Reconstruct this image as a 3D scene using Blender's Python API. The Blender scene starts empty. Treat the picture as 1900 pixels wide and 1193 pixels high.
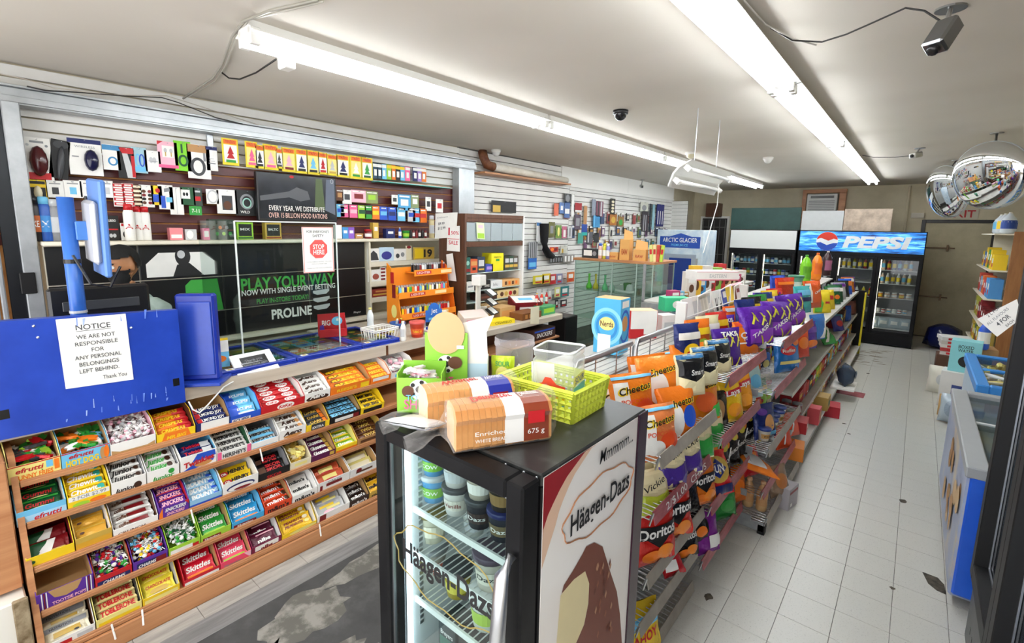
import bpy, math, random
from mathutils import Vector, Matrix
random.seed(7)
S = bpy.context.scene
COL = S.collection
R = math.radians
# ---------------------------------------------------------------- camera (17 mm, principal point 37 px above the frame centre)
FPX, CX, CY = 898.75, 950.0, 559.5
YAW, PIT, ROL, CZ = .694674, .152395, .016882, 1.97594
_r = Vector((math.cos(YAW), math.sin(YAW), 0)); _f = Vector((-math.sin(YAW), math.cos(YAW), 0)); _u = Vector((0, 0, 1))
FW = _f*math.cos(PIT) - _u*math.sin(PIT); UP0 = _u*math.cos(PIT) + _f*math.sin(PIT)
RT = _r*math.cos(ROL) + UP0*math.sin(ROL); UPV = UP0*math.cos(ROL) - _r*math.sin(ROL)
CAM = Vector((0, 0, CZ))
cd = bpy.data.cameras.new('camera'); co = bpy.data.objects.new('camera', cd); COL.objects.link(co)
cd.sensor_width = 36; cd.lens = 36*FPX/1900; cd.shift_y = -37/1900; cd.clip_start = .05
co.matrix_world = Matrix(((RT.x, UPV.x, -FW.x, 0), (RT.y, UPV.y, -FW.y, 0), (RT.z, UPV.z, -FW.z, CZ), (0, 0, 0, 1)))
S.camera = co
# ---------------------------------------------------------------- daylight outside the shop window, exposure
W = bpy.data.worlds.new('sky'); S.world = W; W.use_nodes = True
W.node_tree.nodes['Background'].inputs[0].default_value = (.97, .97, 1, 1)
W.node_tree.nodes['Background'].inputs[1].default_value = 4.6
vs = S.view_settings; vs.view_transform = 'Standard'; vs.look = 'None'; vs.exposure = .1; vs.gamma = 1; vs.use_curve_mapping = False
def portal(x, y, z, w, h):
    l = bpy.data.lights.new('window_portal', 'AREA'); l.shape = 'RECTANGLE'; l.size = w; l.size_y = h; l.cycles.is_portal = True
    o = bpy.data.objects.new('window_portal', l); COL.objects.link(o); o.location = (x, y, z); o.rotation_euler = (R(90), 0, 0)
portal(-1.2, -1.22, 1.55, 5.4, 2.2)
TUBE = 29.0       # emission of the ceiling tubes
# ---------------------------------------------------------------- pixel -> point on a plane the thing touches
def P(px, py, X=None, Y=None, Z=None):
    d = RT*((px-CX)/FPX) - UPV*((py-CY)/FPX) + FW
    t = X/d.x if X is not None else Y/d.y if Y is not None else (Z-CZ)/d.z
    return CAM + d*t
def PX(p):
    d = Vector(p)-CAM
    return CX+FPX*d.dot(RT)/d.dot(FW), CY-FPX*d.dot(UPV)/d.dot(FW)
def ypx(px, X, Z):                       # the Y of the point at pixel column px on the line X, Z
    k = (px-CX)/FPX; a = RT-FW*k; d = Vector((X, 0, Z-CZ))
    return -(d.dot(a))/a.y
# ---------------------------------------------------------------- materials
PAL = dict(w='f2f1ec', k='121214', r='c01820', dr='7c1218', o='ee7a1a', y='f4cf1e', ly='f3e58a', g='2f9a3a', dg='12512c', lg='9fcf3a', b='1f50c0',
    db='14215e', lb='6fc0e8', t='2aa39a', pu='5a2a98', lp='a98ad0', pk='ec5f92', lk='f5b8c8', br='5a3319', lbr='b98a55', kr='b9925f', cr='ece3c4',
    gy='8b8d90', lgy='c3c5c6', dgy='3b3d40', ch='3a2013', gold='c9a545', sil='c9cbd0', ivory='e6dfcb', bread='c98d4e')
MC = {}
def lin(h):
    h = PAL.get(h, h)
    v = [int(h[i:i+2], 16)/255 for i in (0, 2, 4)]
    return tuple((c/12.92 if c <= .04045 else ((c+.055)/1.055)**2.4) for c in v)
KIND = dict(c=(.55, 0), p=(.35, 0), f=(.27, .15), m=(.35, 1), x=(.85, 0), l=(.18, 0))
def mat(col, k='c', var=.06, sc=14):
    key = (col, k, var, sc)
    if key in MC: return MC[key]
    m = bpy.data.materials.new('%s_%s' % (col, k)); m.use_nodes = True; nt = m.node_tree; N = nt.nodes; L = nt.links
    b = N['Principled BSDF']; ro, me = KIND[k]
    c = lin(col)
    n = N.new('ShaderNodeTexNoise'); n.inputs['Scale'].default_value = sc; n.inputs['Detail'].default_value = 2
    tc = N.new('ShaderNodeTexCoord'); L.new(tc.outputs['Object'], n.inputs['Vector'])
    mx = N.new('ShaderNodeMix'); mx.data_type = 'RGBA'
    mx.inputs[6].default_value = (*[v*(1-var) for v in c], 1); mx.inputs[7].default_value = (*[min(1, v*(1+var)) for v in c], 1)
    L.new(n.outputs['Fac'], mx.inputs[0]); L.new(mx.outputs[2], b.inputs['Base Color'])
    b.inputs['Roughness'].default_value = ro; b.inputs['Metallic'].default_value = me
    if k == 'f':
        bu = N.new('ShaderNodeBump'); bu.inputs['Strength'].default_value = .5; bu.inputs['Distance'].default_value = .01
        n2 = N.new('ShaderNodeTexNoise'); n2.inputs['Scale'].default_value = 38; n2.inputs['Detail'].default_value = 3; L.new(tc.outputs['Object'], n2.inputs['Vector'])
        L.new(n2.outputs['Fac'], bu.inputs['Height']); L.new(bu.outputs[0], b.inputs['Normal'])
    MC[key] = m
    return m
def emit(col, s):
    key = ('emit', col, s)
    if key not in MC:
        m = bpy.data.materials.new('lamp_'+col); m.use_nodes = True; b = m.node_tree.nodes['Principled BSDF']
        b.inputs['Base Color'].default_value = (*lin(col), 1); b.inputs['Emission Color'].default_value = (*lin(col), 1); b.inputs['Emission Strength'].default_value = s
        MC[key] = m
    return MC[key]
def glass(col='f4fbf8', t=.93, r=.03):   # thin clear sheet: mostly see-through with a Fresnel sheen
    key = ('glass', col, t, r)
    if key not in MC:
        m = bpy.data.materials.new('clear_'+col); m.use_nodes = True; N = m.node_tree.nodes; L = m.node_tree.links
        N.remove(N['Principled BSDF'])
        tr = N.new('ShaderNodeBsdfTransparent'); tr.inputs[0].default_value = (*[v*t for v in lin(col)], 1)
        gl = N.new('ShaderNodeBsdfGlossy'); gl.inputs['Roughness'].default_value = r
        lw = N.new('ShaderNodeLayerWeight'); lw.inputs['Blend'].default_value = .5
        pw = N.new('ShaderNodeMath'); pw.operation = 'POWER'; pw.inputs[1].default_value = 4; L.new(lw.outputs['Facing'], pw.inputs[0])
        fr = N.new('ShaderNodeMath'); fr.operation = 'MULTIPLY_ADD'; fr.inputs[1].default_value = .6; fr.inputs[2].default_value = .025; L.new(pw.outputs[0], fr.inputs[0])
        mx = N.new('ShaderNodeMixShader'); L.new(fr.outputs[0], mx.inputs[0]); L.new(tr.outputs[0], mx.inputs[1]); L.new(gl.outputs[0], mx.inputs[2])
        L.new(mx.outputs[0], N['Material Output'].inputs[0]); MC[key] = m
    return MC[key]
def plastic(col='eef2f4', a=.25, r=.2, kf=.5):   # see-through plastic film: part clear, part glossy skin
    key = ('plastic', col, a, r, kf)
    if key not in MC:
        m = bpy.data.materials.new('film_'+col); m.use_nodes = True; N = m.node_tree.nodes; L = m.node_tree.links; b = N['Principled BSDF']
        b.inputs['Base Color'].default_value = (*lin(col), 1); b.inputs['Roughness'].default_value = r
        tr = N.new('ShaderNodeBsdfTransparent'); tr.inputs[0].default_value = (.97, .97, .97, 1); lw = N.new('ShaderNodeLayerWeight'); lw.inputs['Blend'].default_value = .35
        ma = N.new('ShaderNodeMath'); ma.operation = 'MULTIPLY_ADD'; ma.inputs[1].default_value = kf; ma.inputs[2].default_value = a; ma.use_clamp = True; L.new(lw.outputs['Facing'], ma.inputs[0])
        mx = N.new('ShaderNodeMixShader'); L.new(ma.outputs[0], mx.inputs[0]); L.new(tr.outputs[0], mx.inputs[1]); L.new(b.outputs[0], mx.inputs[2]); L.new(mx.outputs[0], N['Material Output'].inputs[0]); MC[key] = m
    return MC[key]
def procmat(name, c1, c2, scale=5, rough=.6, stretch=(1, 1, 1), kind='noise', detail=4, bump=0, metal=0, c3=None, lo=.35, hi=.65):
    m = bpy.data.materials.new(name); m.use_nodes = True; N = m.node_tree.nodes; L = m.node_tree.links; b = N['Principled BSDF']
    tc = N.new('ShaderNodeTexCoord'); mp = N.new('ShaderNodeMapping'); mp.inputs['Scale'].default_value = stretch
    L.new(tc.outputs['Object'], mp.inputs[0])
    if kind == 'wave':
        n = N.new('ShaderNodeTexWave'); n.inputs['Scale'].default_value = scale; n.inputs['Distortion'].default_value = 6; n.inputs['Detail'].default_value = detail; out = n.outputs['Fac']
    else:
        n = N.new('ShaderNodeTexNoise'); n.inputs['Scale'].default_value = scale; n.inputs['Detail'].default_value = detail; n.inputs['Roughness'].default_value = .65; out = n.outputs['Fac']
    L.new(mp.outputs[0], n.inputs['Vector'])
    cr = N.new('ShaderNodeValToRGB'); e = cr.color_ramp.elements
    e[0].position = lo; e[0].color = (*lin(c1), 1); e[1].position = hi; e[1].color = (*lin(c2), 1)
    if c3: x = e.new((lo+hi)/2); x.color = (*lin(c3), 1)
    L.new(out, cr.inputs[0]); L.new(cr.outputs[0], b.inputs['Base Color']); b.inputs['Roughness'].default_value = rough; b.inputs['Metallic'].default_value = metal
    if bump:
        bu = N.new('ShaderNodeBump'); bu.inputs['Strength'].default_value = bump; bu.inputs['Distance'].default_value = .004
        L.new(out, bu.inputs['Height']); L.new(bu.outputs[0], b.inputs['Normal'])
    return m
# ---------------------------------------------------------------- mesh builder
class MB:
    def __init__(s): s.v = []; s.f = []; s.m = []; s.sm = []; s.mi = 0; s.smooth = False; s.T = None
    def add(s, vs_, fs):
        o = len(s.v)
        s.v += [tuple(s.T @ Vector(p)) if s.T is not None else tuple(p) for p in vs_]
        for f in fs: s.f.append(tuple(o+i for i in f)); s.m.append(s.mi); s.sm.append(s.smooth)
        return s
    def box(s, x0, y0, z0, x1, y1, z1):
        v = [(x, y, z) for z in (z0, z1) for y in (y0, y1) for x in (x0, x1)]
        return s.add(v, [(0, 2, 3, 1), (4, 5, 7, 6), (0, 1, 5, 4), (2, 6, 7, 3), (0, 4, 6, 2), (1, 3, 7, 5)])
    def rbox(s, x0, y0, z0, x1, y1, z1, b=.004):
        b = min(b, abs(x1-x0)*.45, abs(y1-y0)*.45, abs(z1-z0)*.45)
        v = []; ix = {}
        for i, (x, sx) in enumerate(((x0, b), (x1, -b))):
            for j, (y, sy) in enumerate(((y0, b), (y1, -b))):
                for k, (z, sz) in enumerate(((z0, b), (z1, -b))):
                    for a, p in enumerate(((x, y+sy, z+sz), (x+sx, y, z+sz), (x+sx, y+sy, z))): ix[i, j, k, a] = len(v); v.append(p)
        g = lambda i, j, k, a: ix[i, j, k, a]
        f = [tuple(g(i, j, k, 0) for j, k in (((0, 0), (0, 1), (1, 1), (1, 0)) if i == 0 else ((0, 0), (1, 0), (1, 1), (0, 1)))) for i in (0, 1)]
        f += [tuple(g(i, j, k, 1) for i, k in (((0, 0), (1, 0), (1, 1), (0, 1)) if j == 0 else ((0, 0), (0, 1), (1, 1), (1, 0)))) for j in (0, 1)]
        f += [tuple(g(i, j, k, 2) for i, j in (((0, 0), (0, 1), (1, 1), (1, 0)) if k == 0 else ((0, 0), (1, 0), (1, 1), (0, 1)))) for k in (0, 1)]
        for j in (0, 1):
            for k in (0, 1): f.append((g(0, j, k, 1), g(1, j, k, 1), g(1, j, k, 2), g(0, j, k, 2)) if (j+k) % 2 == 1 else (g(0, j, k, 2), g(1, j, k, 2), g(1, j, k, 1), g(0, j, k, 1)))
        for i in (0, 1):
            for k in (0, 1): f.append((g(i, 0, k, 0), g(i, 1, k, 0), g(i, 1, k, 2), g(i, 0, k, 2)) if (i+k) % 2 == 0 else (g(i, 0, k, 2), g(i, 1, k, 2), g(i, 1, k, 0), g(i, 0, k, 0)))
        for i in (0, 1):
            for j in (0, 1): f.append((g(i, j, 0, 0), g(i, j, 1, 0), g(i, j, 1, 1), g(i, j, 0, 1)) if (i+j) % 2 == 1 else (g(i, j, 0, 1), g(i, j, 1, 1), g(i, j, 1, 0), g(i, j, 0, 0)))
        for i in (0, 1):
            for j in (0, 1):
                for k in (0, 1): f.append((g(i, j, k, 0), g(i, j, k, 1), g(i, j, k, 2)) if (i+j+k) % 2 == 0 else (g(i, j, k, 2), g(i, j, k, 1), g(i, j, k, 0)))
        return s.add(v, f)
    def prism(s, poly, h, ax='z', o=0):            # polygon (a,b) extruded by h along ax from o
        n = len(poly)
        def q(a, b, c): return (a, b, c) if ax == 'z' else (a, c, b) if ax == 'y' else (c, a, b)
        v = [q(a, b, o) for a, b in poly]+[q(a, b, o+h) for a, b in poly]
        return s.add(v, [tuple(range(n))[::-1], tuple(range(n, 2*n))]+[(i, (i+1) % n, n+(i+1) % n, n+i) for i in range(n)])
    def tube(s, pts, r, n=6, cap=True):
        pts = [Vector(p) for p in pts]; v = []; f = []; m = len(pts); up = Vector((0, 0, 1))
        for i, p in enumerate(pts):
            t = (pts[min(i+1, m-1)]-pts[max(i-1, 0)]).normalized()
            a = t.cross(up if abs(t.z) < .95 else Vector((1, 0, 0))).normalized(); b = t.cross(a)
            rr = r[i] if isinstance(r, (list, tuple)) else r
            v += [p+a*(rr*math.cos(2*math.pi*k/n))+b*(rr*math.sin(2*math.pi*k/n)) for k in range(n)]
        for i in range(m-1):
            for k in range(n): f.append((i*n+k, (i+1)*n+k, (i+1)*n+(k+1) % n, i*n+(k+1) % n))
        if cap: f += [tuple(range(n)), tuple(range((m-1)*n, m*n))[::-1]]
        return s.add(v, f)
    def lathe(s, prof, n=16, cx=0, cy=0, z0=0, cap=True):
        v = [(cx+r*math.cos(2*math.pi*k/n), cy+r*math.sin(2*math.pi*k/n), z0+z) for r, z in prof for k in range(n)]
        f = [(i*n+k, i*n+(k+1) % n, (i+1)*n+(k+1) % n, (i+1)*n+k) for i in range(len(prof)-1) for k in range(n)]
        if cap: f += [tuple(range(n))[::-1], tuple(range((len(prof)-1)*n, len(prof)*n))]
        return s.add(v, f)
    def quad(s, a, b, c, d): return s.add([a, b, c, d], [(0, 1, 2, 3)])
    def slab(s, a, b, c, d, t):                    # four corners given thickness t along the normal
        a, b, c, d = map(Vector, (a, b, c, d)); n = (b-a).cross(d-a).normalized()*t
        return s.add([a, b, c, d, a-n, b-n, c-n, d-n], [(0, 1, 2, 3), (7, 6, 5, 4), (0, 4, 5, 1), (1, 5, 6, 2), (2, 6, 7, 3), (3, 7, 4, 0)])
    def ball(s, c, r, n=8, sz=1):
        pr = [(max(1e-4, r*math.sin(math.pi*i/n)), -r*sz*math.cos(math.pi*i/n)) for i in range(n+1)]
        return s.lathe(pr, n+2, c[0], c[1], c[2], cap=False)
    def mesh(s, name, mats):
        me = bpy.data.meshes.new(name); me.from_pydata(s.v, [], s.f); me.polygons.foreach_set('material_index', s.m); me.polygons.foreach_set('use_smooth', s.sm)
        for m in (mats if isinstance(mats, (list, tuple)) else [mats]): me.materials.append(m)
        me.update(); return me
    def build(s, name, mats, parent=None, **k): return ob(name, s.mesh(name, mats), parent, **k)
def ob(name, me, parent=None, loc=None, rot=None, kind=None):
    o = bpy.data.objects.new(name, me); COL.objects.link(o)
    if parent is not None: o.parent = parent
    if loc is not None: o.location = loc
    if rot is not None: o.rotation_euler = rot
    if kind: o['kind'] = kind
    return o
def tag(o, label, cat, group=None):
    o['label'] = label; o['category'] = cat
    if group: o['group'] = group
    return o
def thing(name, label, cat, loc=(0, 0, 0), rot=(0, 0, 0), group=None): return tag(ob(name, None, None, loc, rot), label, cat, group)
def dup(root, loc=None, rot=None, label=None, group=None):
    c = root.copy(); COL.objects.link(c)
    if loc is not None: c.location = loc
    if rot is not None: c.rotation_euler = rot
    if label: c['label'] = label
    if group: c['group'] = group
    for ch in root.children:
        d = ch.copy(); COL.objects.link(d); d.parent = c
        for g in ch.children: e = g.copy(); COL.objects.link(e); e.parent = d
    return c
FX = (0, 0, R(90))        # local -y (front) turned to face +X
# ---------------------------------------------------------------- printed artwork: flat shapes and lettering laid on a surface
TC = {}
def glyphs(t, bold=0):
    key = (t, bold)
    if key not in TC:
        cu = bpy.data.curves.new('lettering', 'FONT'); cu.body = t; cu.resolution_u = 3; cu.fill_mode = 'FRONT'; cu.offset = bold*.9
        o = bpy.data.objects.new('lettering', cu); me = bpy.data.meshes.new_from_object(o)
        v = [(p.co.x, p.co.y) for p in me.vertices]; f = [tuple(p.vertices) for p in me.polygons]
        bpy.data.objects.remove(o); bpy.data.curves.remove(cu); bpy.data.meshes.remove(me)
        x0 = min(p[0] for p in v); x1 = max(p[0] for p in v)
        TC[key] = ([((x-x0)/.7, y/.7) for x, y in v], f, (x1-x0)/.7)
    return TC[key]
def T(t, x, y, h, c, w=0, b=.012, sh=0, rot=0, arc=0): return ('t', t, x, y, h, c, w, b, sh, rot, arc)
def flat(o, ux, uy):
    o, ux, uy = Vector(o), Vector(ux), Vector(uy); n = ux.cross(uy).normalized()
    return lambda u, v, d: o+ux*u+uy*v+n*d
def art(items, mp, parent, name='printed_label', k='c', d0=.0006, dd=.0004, sub=1):
    b = MB(); mats = []; ix = {}
    for i, it in enumerate(items):
        d = d0+dd*i
        if it[0] == 't':
            _, t, x, y, h, c, w, bo, sh, rot, arc = it
            v, f, tw = glyphs(t, bo); sx = h if not w else w/tw; ca, sa = math.cos(rot), math.sin(rot); pts = []
            for p in v:
                a = (p[0]-tw/2)*sx; q = (p[1]-.5)*h; a += q*sh
                if arc: q += arc*(1-(2*a/(tw*sx))**2)
                pts.append(mp(x+a*ca-q*sa, y+a*sa+q*ca, d))
        elif it[0] == 'e':
            _, x, y, rx, ry, c = it; n = 20
            pts = [mp(x, y, d)]+[mp(x+rx*math.cos(2*math.pi*j/n)*.5, y+ry*math.sin(2*math.pi*j/n)*.5, d) for j in range(n)]+[mp(x+rx*math.cos(2*math.pi*j/n), y+ry*math.sin(2*math.pi*j/n), d) for j in range(n)]
            f = [(0, 1+j, 1+(j+1) % n) for j in range(n)]+[(1+j, 1+n+j, 1+n+(j+1) % n, 1+(j+1) % n) for j in range(n)]
        elif it[0] == 'r':
            _, x, y, w, h, c = it; n = sub
            pts = [mp(x-w/2+w*i_/n, y-h/2+h*j/n, d) for j in range(n+1) for i_ in range(n+1)]
            f = [(j*(n+1)+i_, j*(n+1)+i_+1, (j+1)*(n+1)+i_+1, (j+1)*(n+1)+i_) for j in range(n) for i_ in range(n)]
        elif it[0] == 'p':
            _, pl, c = it
            if sub > 1:                          # fan with rings so that it follows a curved surface
                pl = [((a[0]*(2-j)+b_[0]*j)/2, (a[1]*(2-j)+b_[1]*j)/2) for a, b_ in zip(pl, pl[1:]+pl[:1]) for j in (0, 1)]; n = len(pl); gx0, gy0 = sum(p[0] for p in pl)/n, sum(p[1] for p in pl)/n
                pts = [mp(gx0, gy0, d)]+[mp(gx0+(x-gx0)*r/4, gy0+(y-gy0)*r/4, d) for r in (1, 2, 3, 4) for x, y in pl]
                f = [(0, 1+j, 1+(j+1) % n) for j in range(n)]+[(1+r*n+j, 1+r*n+n+j, 1+r*n+n+(j+1) % n, 1+r*n+(j+1) % n) for r in range(3) for j in range(n)]
            else: pts = [mp(x, y, d) for x, y in pl]; f = [tuple(range(len(pl)))]
        elif it[0] == 'n':                       # thin ring (outline)
            _, x, y, rx, ry, wd, c = it; n = 28
            pts = [mp(x+(rx-q)*math.cos(2*math.pi*j/n), y+(ry-q)*math.sin(2*math.pi*j/n), d) for q in (0, wd) for j in range(n)]
            f = [(j, (j+1) % n, n+(j+1) % n, n+j) for j in range(n)]
        if c not in ix: ix[c] = len(mats); mats.append(mat(c, k))
        b.mi = ix[c]; b.add(pts, f)
    return b.build(name, mats, parent)
# ================================================================ ROOM
XL, XR, YF, YB, ZC = -4.45, 1.75, -1.25, 12.4, 2.93
def worldpos(m):                                    # drive a material's pattern by world position so that alike pieces differ
    N = m.node_tree.nodes; L = m.node_tree.links; g = N.new('ShaderNodeNewGeometry'); mp = N.get('Mapping')
    L.new(g.outputs['Position'], mp.inputs[0]); return m
m_tile = worldpos(procmat('vinyl_tile', '5c5a54', 'c9c8c1', 40, .3, (2.4, 6, 1), detail=5, lo=.30, hi=.40))
m_grout = procmat('grout', '4a4843', '6a675f', 30, .8)
m_ceil = procmat('ceiling_paint', 'cfc8bc', 'd8d1c6', .8, .85, detail=2)
m_wall = procmat('tan_wall', 'c4baa0', 'd4cab0', 2, .8, detail=6)
m_white = mat('w', 'c', .03, 3)
m_slat = procmat('white_slat', 'dcdbd6', 'e6e5e1', 3, .5); m_bslat = procmat('burgundy_slat', '4c2222', '5c2a29', 4, .4)
m_core = procmat('board_core', 'a06a35', 'b98147', 9, .8); m_dcore = procmat('groove', '53504c', '6b6863', 9, .8)
m_galv = procmat('grey_metal', 'a4a8ab', 'b6babd', 6, .35, metal=.6)
m_oak = procmat('oak', 'a56c44', 'c08a5e', 3, .45, (1, .15, 6), 'noise', 6); m_wood = procmat('brown_veneer', '4a2c1c', '5d3a26', 5, .45, (8, 8, .6))
fl = ob('floor', None); fl['kind'] = 'structure'
MB().box(XL, YF, -.06, XR, YB, -.004).build('floor_slab', m_grout, fl)
TS = .2286
tb = MB(); tb.rbox(-TS/2+.001, -TS/2+.001, -.004, TS/2-.001, TS/2-.001, 0, .0012); tme = tb.mesh('tile', m_tile)
rest = MB(); n_t = 0
for i in range(-12, 9):
    for j in range(-8, 54):
        x, y = .0968+TS*(i+.5), .1348+TS*(j+.5)
        if x < -1.75 and y < 4.2 or x+TS/2 > XR or y+TS/2 > YB or y < YF+.1: continue
        if -.85 < x < .5 and y > 1.55:
            ob('tile', tme, fl, (x, y, 0)); n_t += 1
        else: rest.box(x-TS/2+.0007, y-TS/2+.0007, -.004, x+TS/2-.0007, y+TS/2-.0007, 0)
rest.build('tile_field', m_tile, fl, kind='stuff')
# worn asphalt-grey mat and vinyl planks in front of the counter
m_mat = procmat('worn_mat', '3c3c3c', '5a5a59', 4, .9, detail=9, bump=.4, c3='474746', lo=.3, hi=.72)
m_patch = procmat('scuffed_adhesive', '626059', '8f8c84', 9, .9, detail=10, lo=.45, hi=.6)
mt = MB(); mt.box(-2.42, YF, -.003, -1.62, 4.2, .004).build('worn_mat', m_mat, fl)
pt = MB(); q = random.Random(5)
for cx_, cy_, rx, ry in ((-2.2, 1.05, .16, .22), (-2.02, .75, .2, .16), (-1.82, .95, .12, .22), (-2.3, 1.6, .09, .4)):
    n = 22; ring = [(cx_+rx*math.cos(6.283*k/n)*q.uniform(.7, 1.15), cy_+ry*math.sin(6.283*k/n)*q.uniform(.7, 1.15), .0052) for k in range(n)]
    pt.add([(cx_, cy_, .0052)]+ring, [(0, 1+k, 1+(k+1) % n) for k in range(n)])
pt.build('scuffed_patch', m_patch, fl)
m_pl = worldpos(procmat('grey_plank', '8c8983', 'b3afa7', 3, .5, (8, .7, 1), detail=6)); m_pl2 = worldpos(procmat('grey_plank_strip', '6c6b6a', '8a8988', 3, .55, (10, .7, 1), detail=5))
y = -1.2
while y < 4:
    l = .27; MB().rbox(-2.665, y, -.003, -2.55, y+l-.002, .006, .001).build('plank', m_pl, fl); y += l
MB().rbox(-2.549, -1.2, -.003, -2.42, 4.2, .0055, .001).build('plank', m_pl2, fl)
# worn spots and tape of the tile floor
def blot(name, m, pts, z=.0009): MB().add([(p.x, p.y, z) for p in pts], [tuple(range(len(pts)))]).build(name, m, fl)
m_worn = procmat('worn_brown', '6b5438', 'b9b3a4', 8, .8, (2, 14, 1), detail=8, lo=.42, hi=.6)
q = random.Random(9)
for k in range(26):
    c = P(q.uniform(1588, 1655), q.uniform(650, 677), Z=0); l, w = q.uniform(.04, .14), q.uniform(.008, .03); blot('worn_patch', m_worn, [c+Vector(v) for v in ((-l, -w*.3, 0), (-l*.3, -w, 0), (l*.6, -w*.7, 0), (l, w*.2, 0), (l*.2, w, 0), (-l*.7, w*.6, 0))])
m_dark = procmat('broken_tile', '2e2a24', '5a5347', 20, .9)
blot('broken_corner', m_dark, [P(a, b, Z=0) for a, b in ((1711, 1061), (1740, 1072), (1752, 1085), (1756, 1104), (1738, 1096), (1722, 1083))])
for k, (a, b, w) in enumerate(((1610, 693, 5), (1566, 786, 4), (1575, 805, 3), (1677, 930, 5), (1313, 1107, 5), (1656, 1092, 2.5))):
    c = P(a, b, Z=0); n = 9; blot('floor_stain', m_dark, [c+Vector((math.cos(6.28*i/n)*.006*w*random.uniform(.5, 1.2), math.sin(6.28*i/n)*.006*w*random.uniform(.5, 1.4), 0)) for i in range(n)])
tp = [P(a, b, Z=.0012) for a, b in ((1552, 720), (1606, 730), (1602, 739), (1549, 728))]
tag(MB().slab(*tp[::-1], .0011).build('floor_tape', procmat('red_tape', '7a2f38', '9a4a50', 12, .7)), 'faded red tape strip stuck on the floor beside the shelving', 'tape')
# ceiling and walls
c_ = MB().box(XL, YF, ZC, XR, YB, ZC+.08).build('ceiling', m_ceil); c_['kind'] = 'structure'
def wall(name, x0, y0, z0, x1, y1, z1, m=None):
    o = MB().box(x0, y0, z0-.06, x1, y1, z1+.05).build(name, m or m_wall); o['kind'] = 'structure'; return o
wl = wall('wall_left', XL-.1, YF, 0, XL, YB+.1, ZC); wb = wall('wall_back', XL, YB, 0, XR+.1, YB+.1, ZC); wr = wall('wall_right', XR, YF, 0, XR+.1, YB, ZC)
fw_ = MB()
for a in ((XL, 0, XR+.1, .45), (XL, 2.66, XR+.1, ZC), (XL, .45, -3.9, 2.66), (1.5, .45, XR+.1, 2.66)): fw_.box(a[0], YF-.1, a[1], a[2], YF, a[3])
o = fw_.build('wall_front', m_wall); o['kind'] = 'structure'
wn = ob('window_1', None, None, (-1.2, YF-.05, 1.55)); wn['kind'] = 'structure'
fm = MB()
for x in (-2.7, -1.35, 0, 1.35, 2.7): fm.box(x-.03, -.03, -1.1, x+.03, .03, 1.1)
for z in (-1.1, 1.06): fm.box(-2.7, -.03, z, 2.7, .03, z+.04)
fm.build('window_frame', m_galv, wn)
# slats of the display wall: each board its own piece, joints recessed
def slats(y0, y1, z0, z1, m, pitch=.0775, groove=m_core, x=-4.432, t=.016, gap=.011):
    me = MB().rbox(0, 0, 0, t, y1-y0, pitch-gap, .0015).mesh('slat', m); z = z1-pitch
    while z > z0-pitch*.5: ob('slat', me, wl, (x, y0, z)); z -= pitch
slats(.15, 4.25, 2.43, 2.926, m_slat)
MB().box(XL, .15, 1.2, -4.432, 4.25, 2.445).build('slat_backing', m_core, wl)
slats(.15, 4.25, 1.84, 2.43, m_bslat)
MB().box(-4.435, .15, 2.425, -4.41, 4.25, 2.437).build('white_strip', m_white, wl)
MB().box(XL, 4.25, 0, -4.434, 10.95, ZC).build('slat_backing', m_dcore, wl)
for ya, yb in ((4.25, 6.7), (6.703, 9.2), (9.203, 10.95)): slats(ya, yb, .25, 2.66 if ya > 5 else 2.92, m_slat, .08, gap=.009)
MB().box(-4.436, 6.45, 2.66, -4.40, 8.7, ZC).build('plain_panel', m_white, wl); MB().box(-4.436, 8.703, 2.66, -4.40, 10.95, ZC).build('plain_panel', m_white, wl)
MB().box(-4.436, 6.45, 2.63, -4.385, 10.95, 2.66).build('panel_ledge', m_white, wl)
rt = ob('slat_return', None, wl); MB().box(-4.44, 10.95, 0, -4.06, 10.97, 2.62).build('return_backing', m_dcore, rt)
me = MB().rbox(0, 0, 0, .37, .014, .075, .0015).mesh('slat', m_slat)
for k in range(30): ob('slat', me, rt, (-4.432, 10.94, 2.54-.08*k))
# grey gate track over the counter opening and its posts
tr = ob('trim_1', None, None, (-4.3, .1, 2.66)); tr['kind'] = 'structure'
b = MB(); b.rbox(-.11, 0, 0, 0, 4.32, .10, .004); b.rbox(0, 0, .012, .012, 4.32, .05, .002); b.build('header_rail', m_galv, tr)
MB().rbox(-.11, 0, .101, .02, 4.32, .115, .002).build('rail_lip', m_galv, tr)
for n_, ya, yb in (('trim_2', 4.12, 4.4),):
    o = MB().rbox(-4.4, ya, 1.05, -4.28, ya+.05, 2.66, .004).rbox(-4.36, ya+.05, 1.05, -4.30, yb, 2.66, .004).build(n_, m_galv); o['kind'] = 'structure'
for n_, yy in (('trim_3', 1.49), ('trim_4', 2.93)):
    o = MB().rbox(-4.412, yy, 2.44, -4.395, yy+.045, 2.66, .003).build(n_, m_galv); o['kind'] = 'structure'
gt = thing('folding_gate', 'stack of grey folding gate bars at the left edge', 'gate', (-4.24, .3, .9))
for k in range(6):
    MB().rbox(.0, -.06-.035*k, 0, .045, -.035-.035*k, 1.78, .006).build('gate_bar', m_galv, gt)
MB().rbox(0, .05, 0, .05, .13, 1.76, .005).build('post', m_galv, gt); MB().rbox(.0, -.02, 0, .02, .05, 1.76, .002).build('channel', mat('dgy', 'm'), gt)
MB().rbox(.045, .03, .62, .065, .1, .75, .004).build('latch', mat('k', 'p'), gt)
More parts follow.
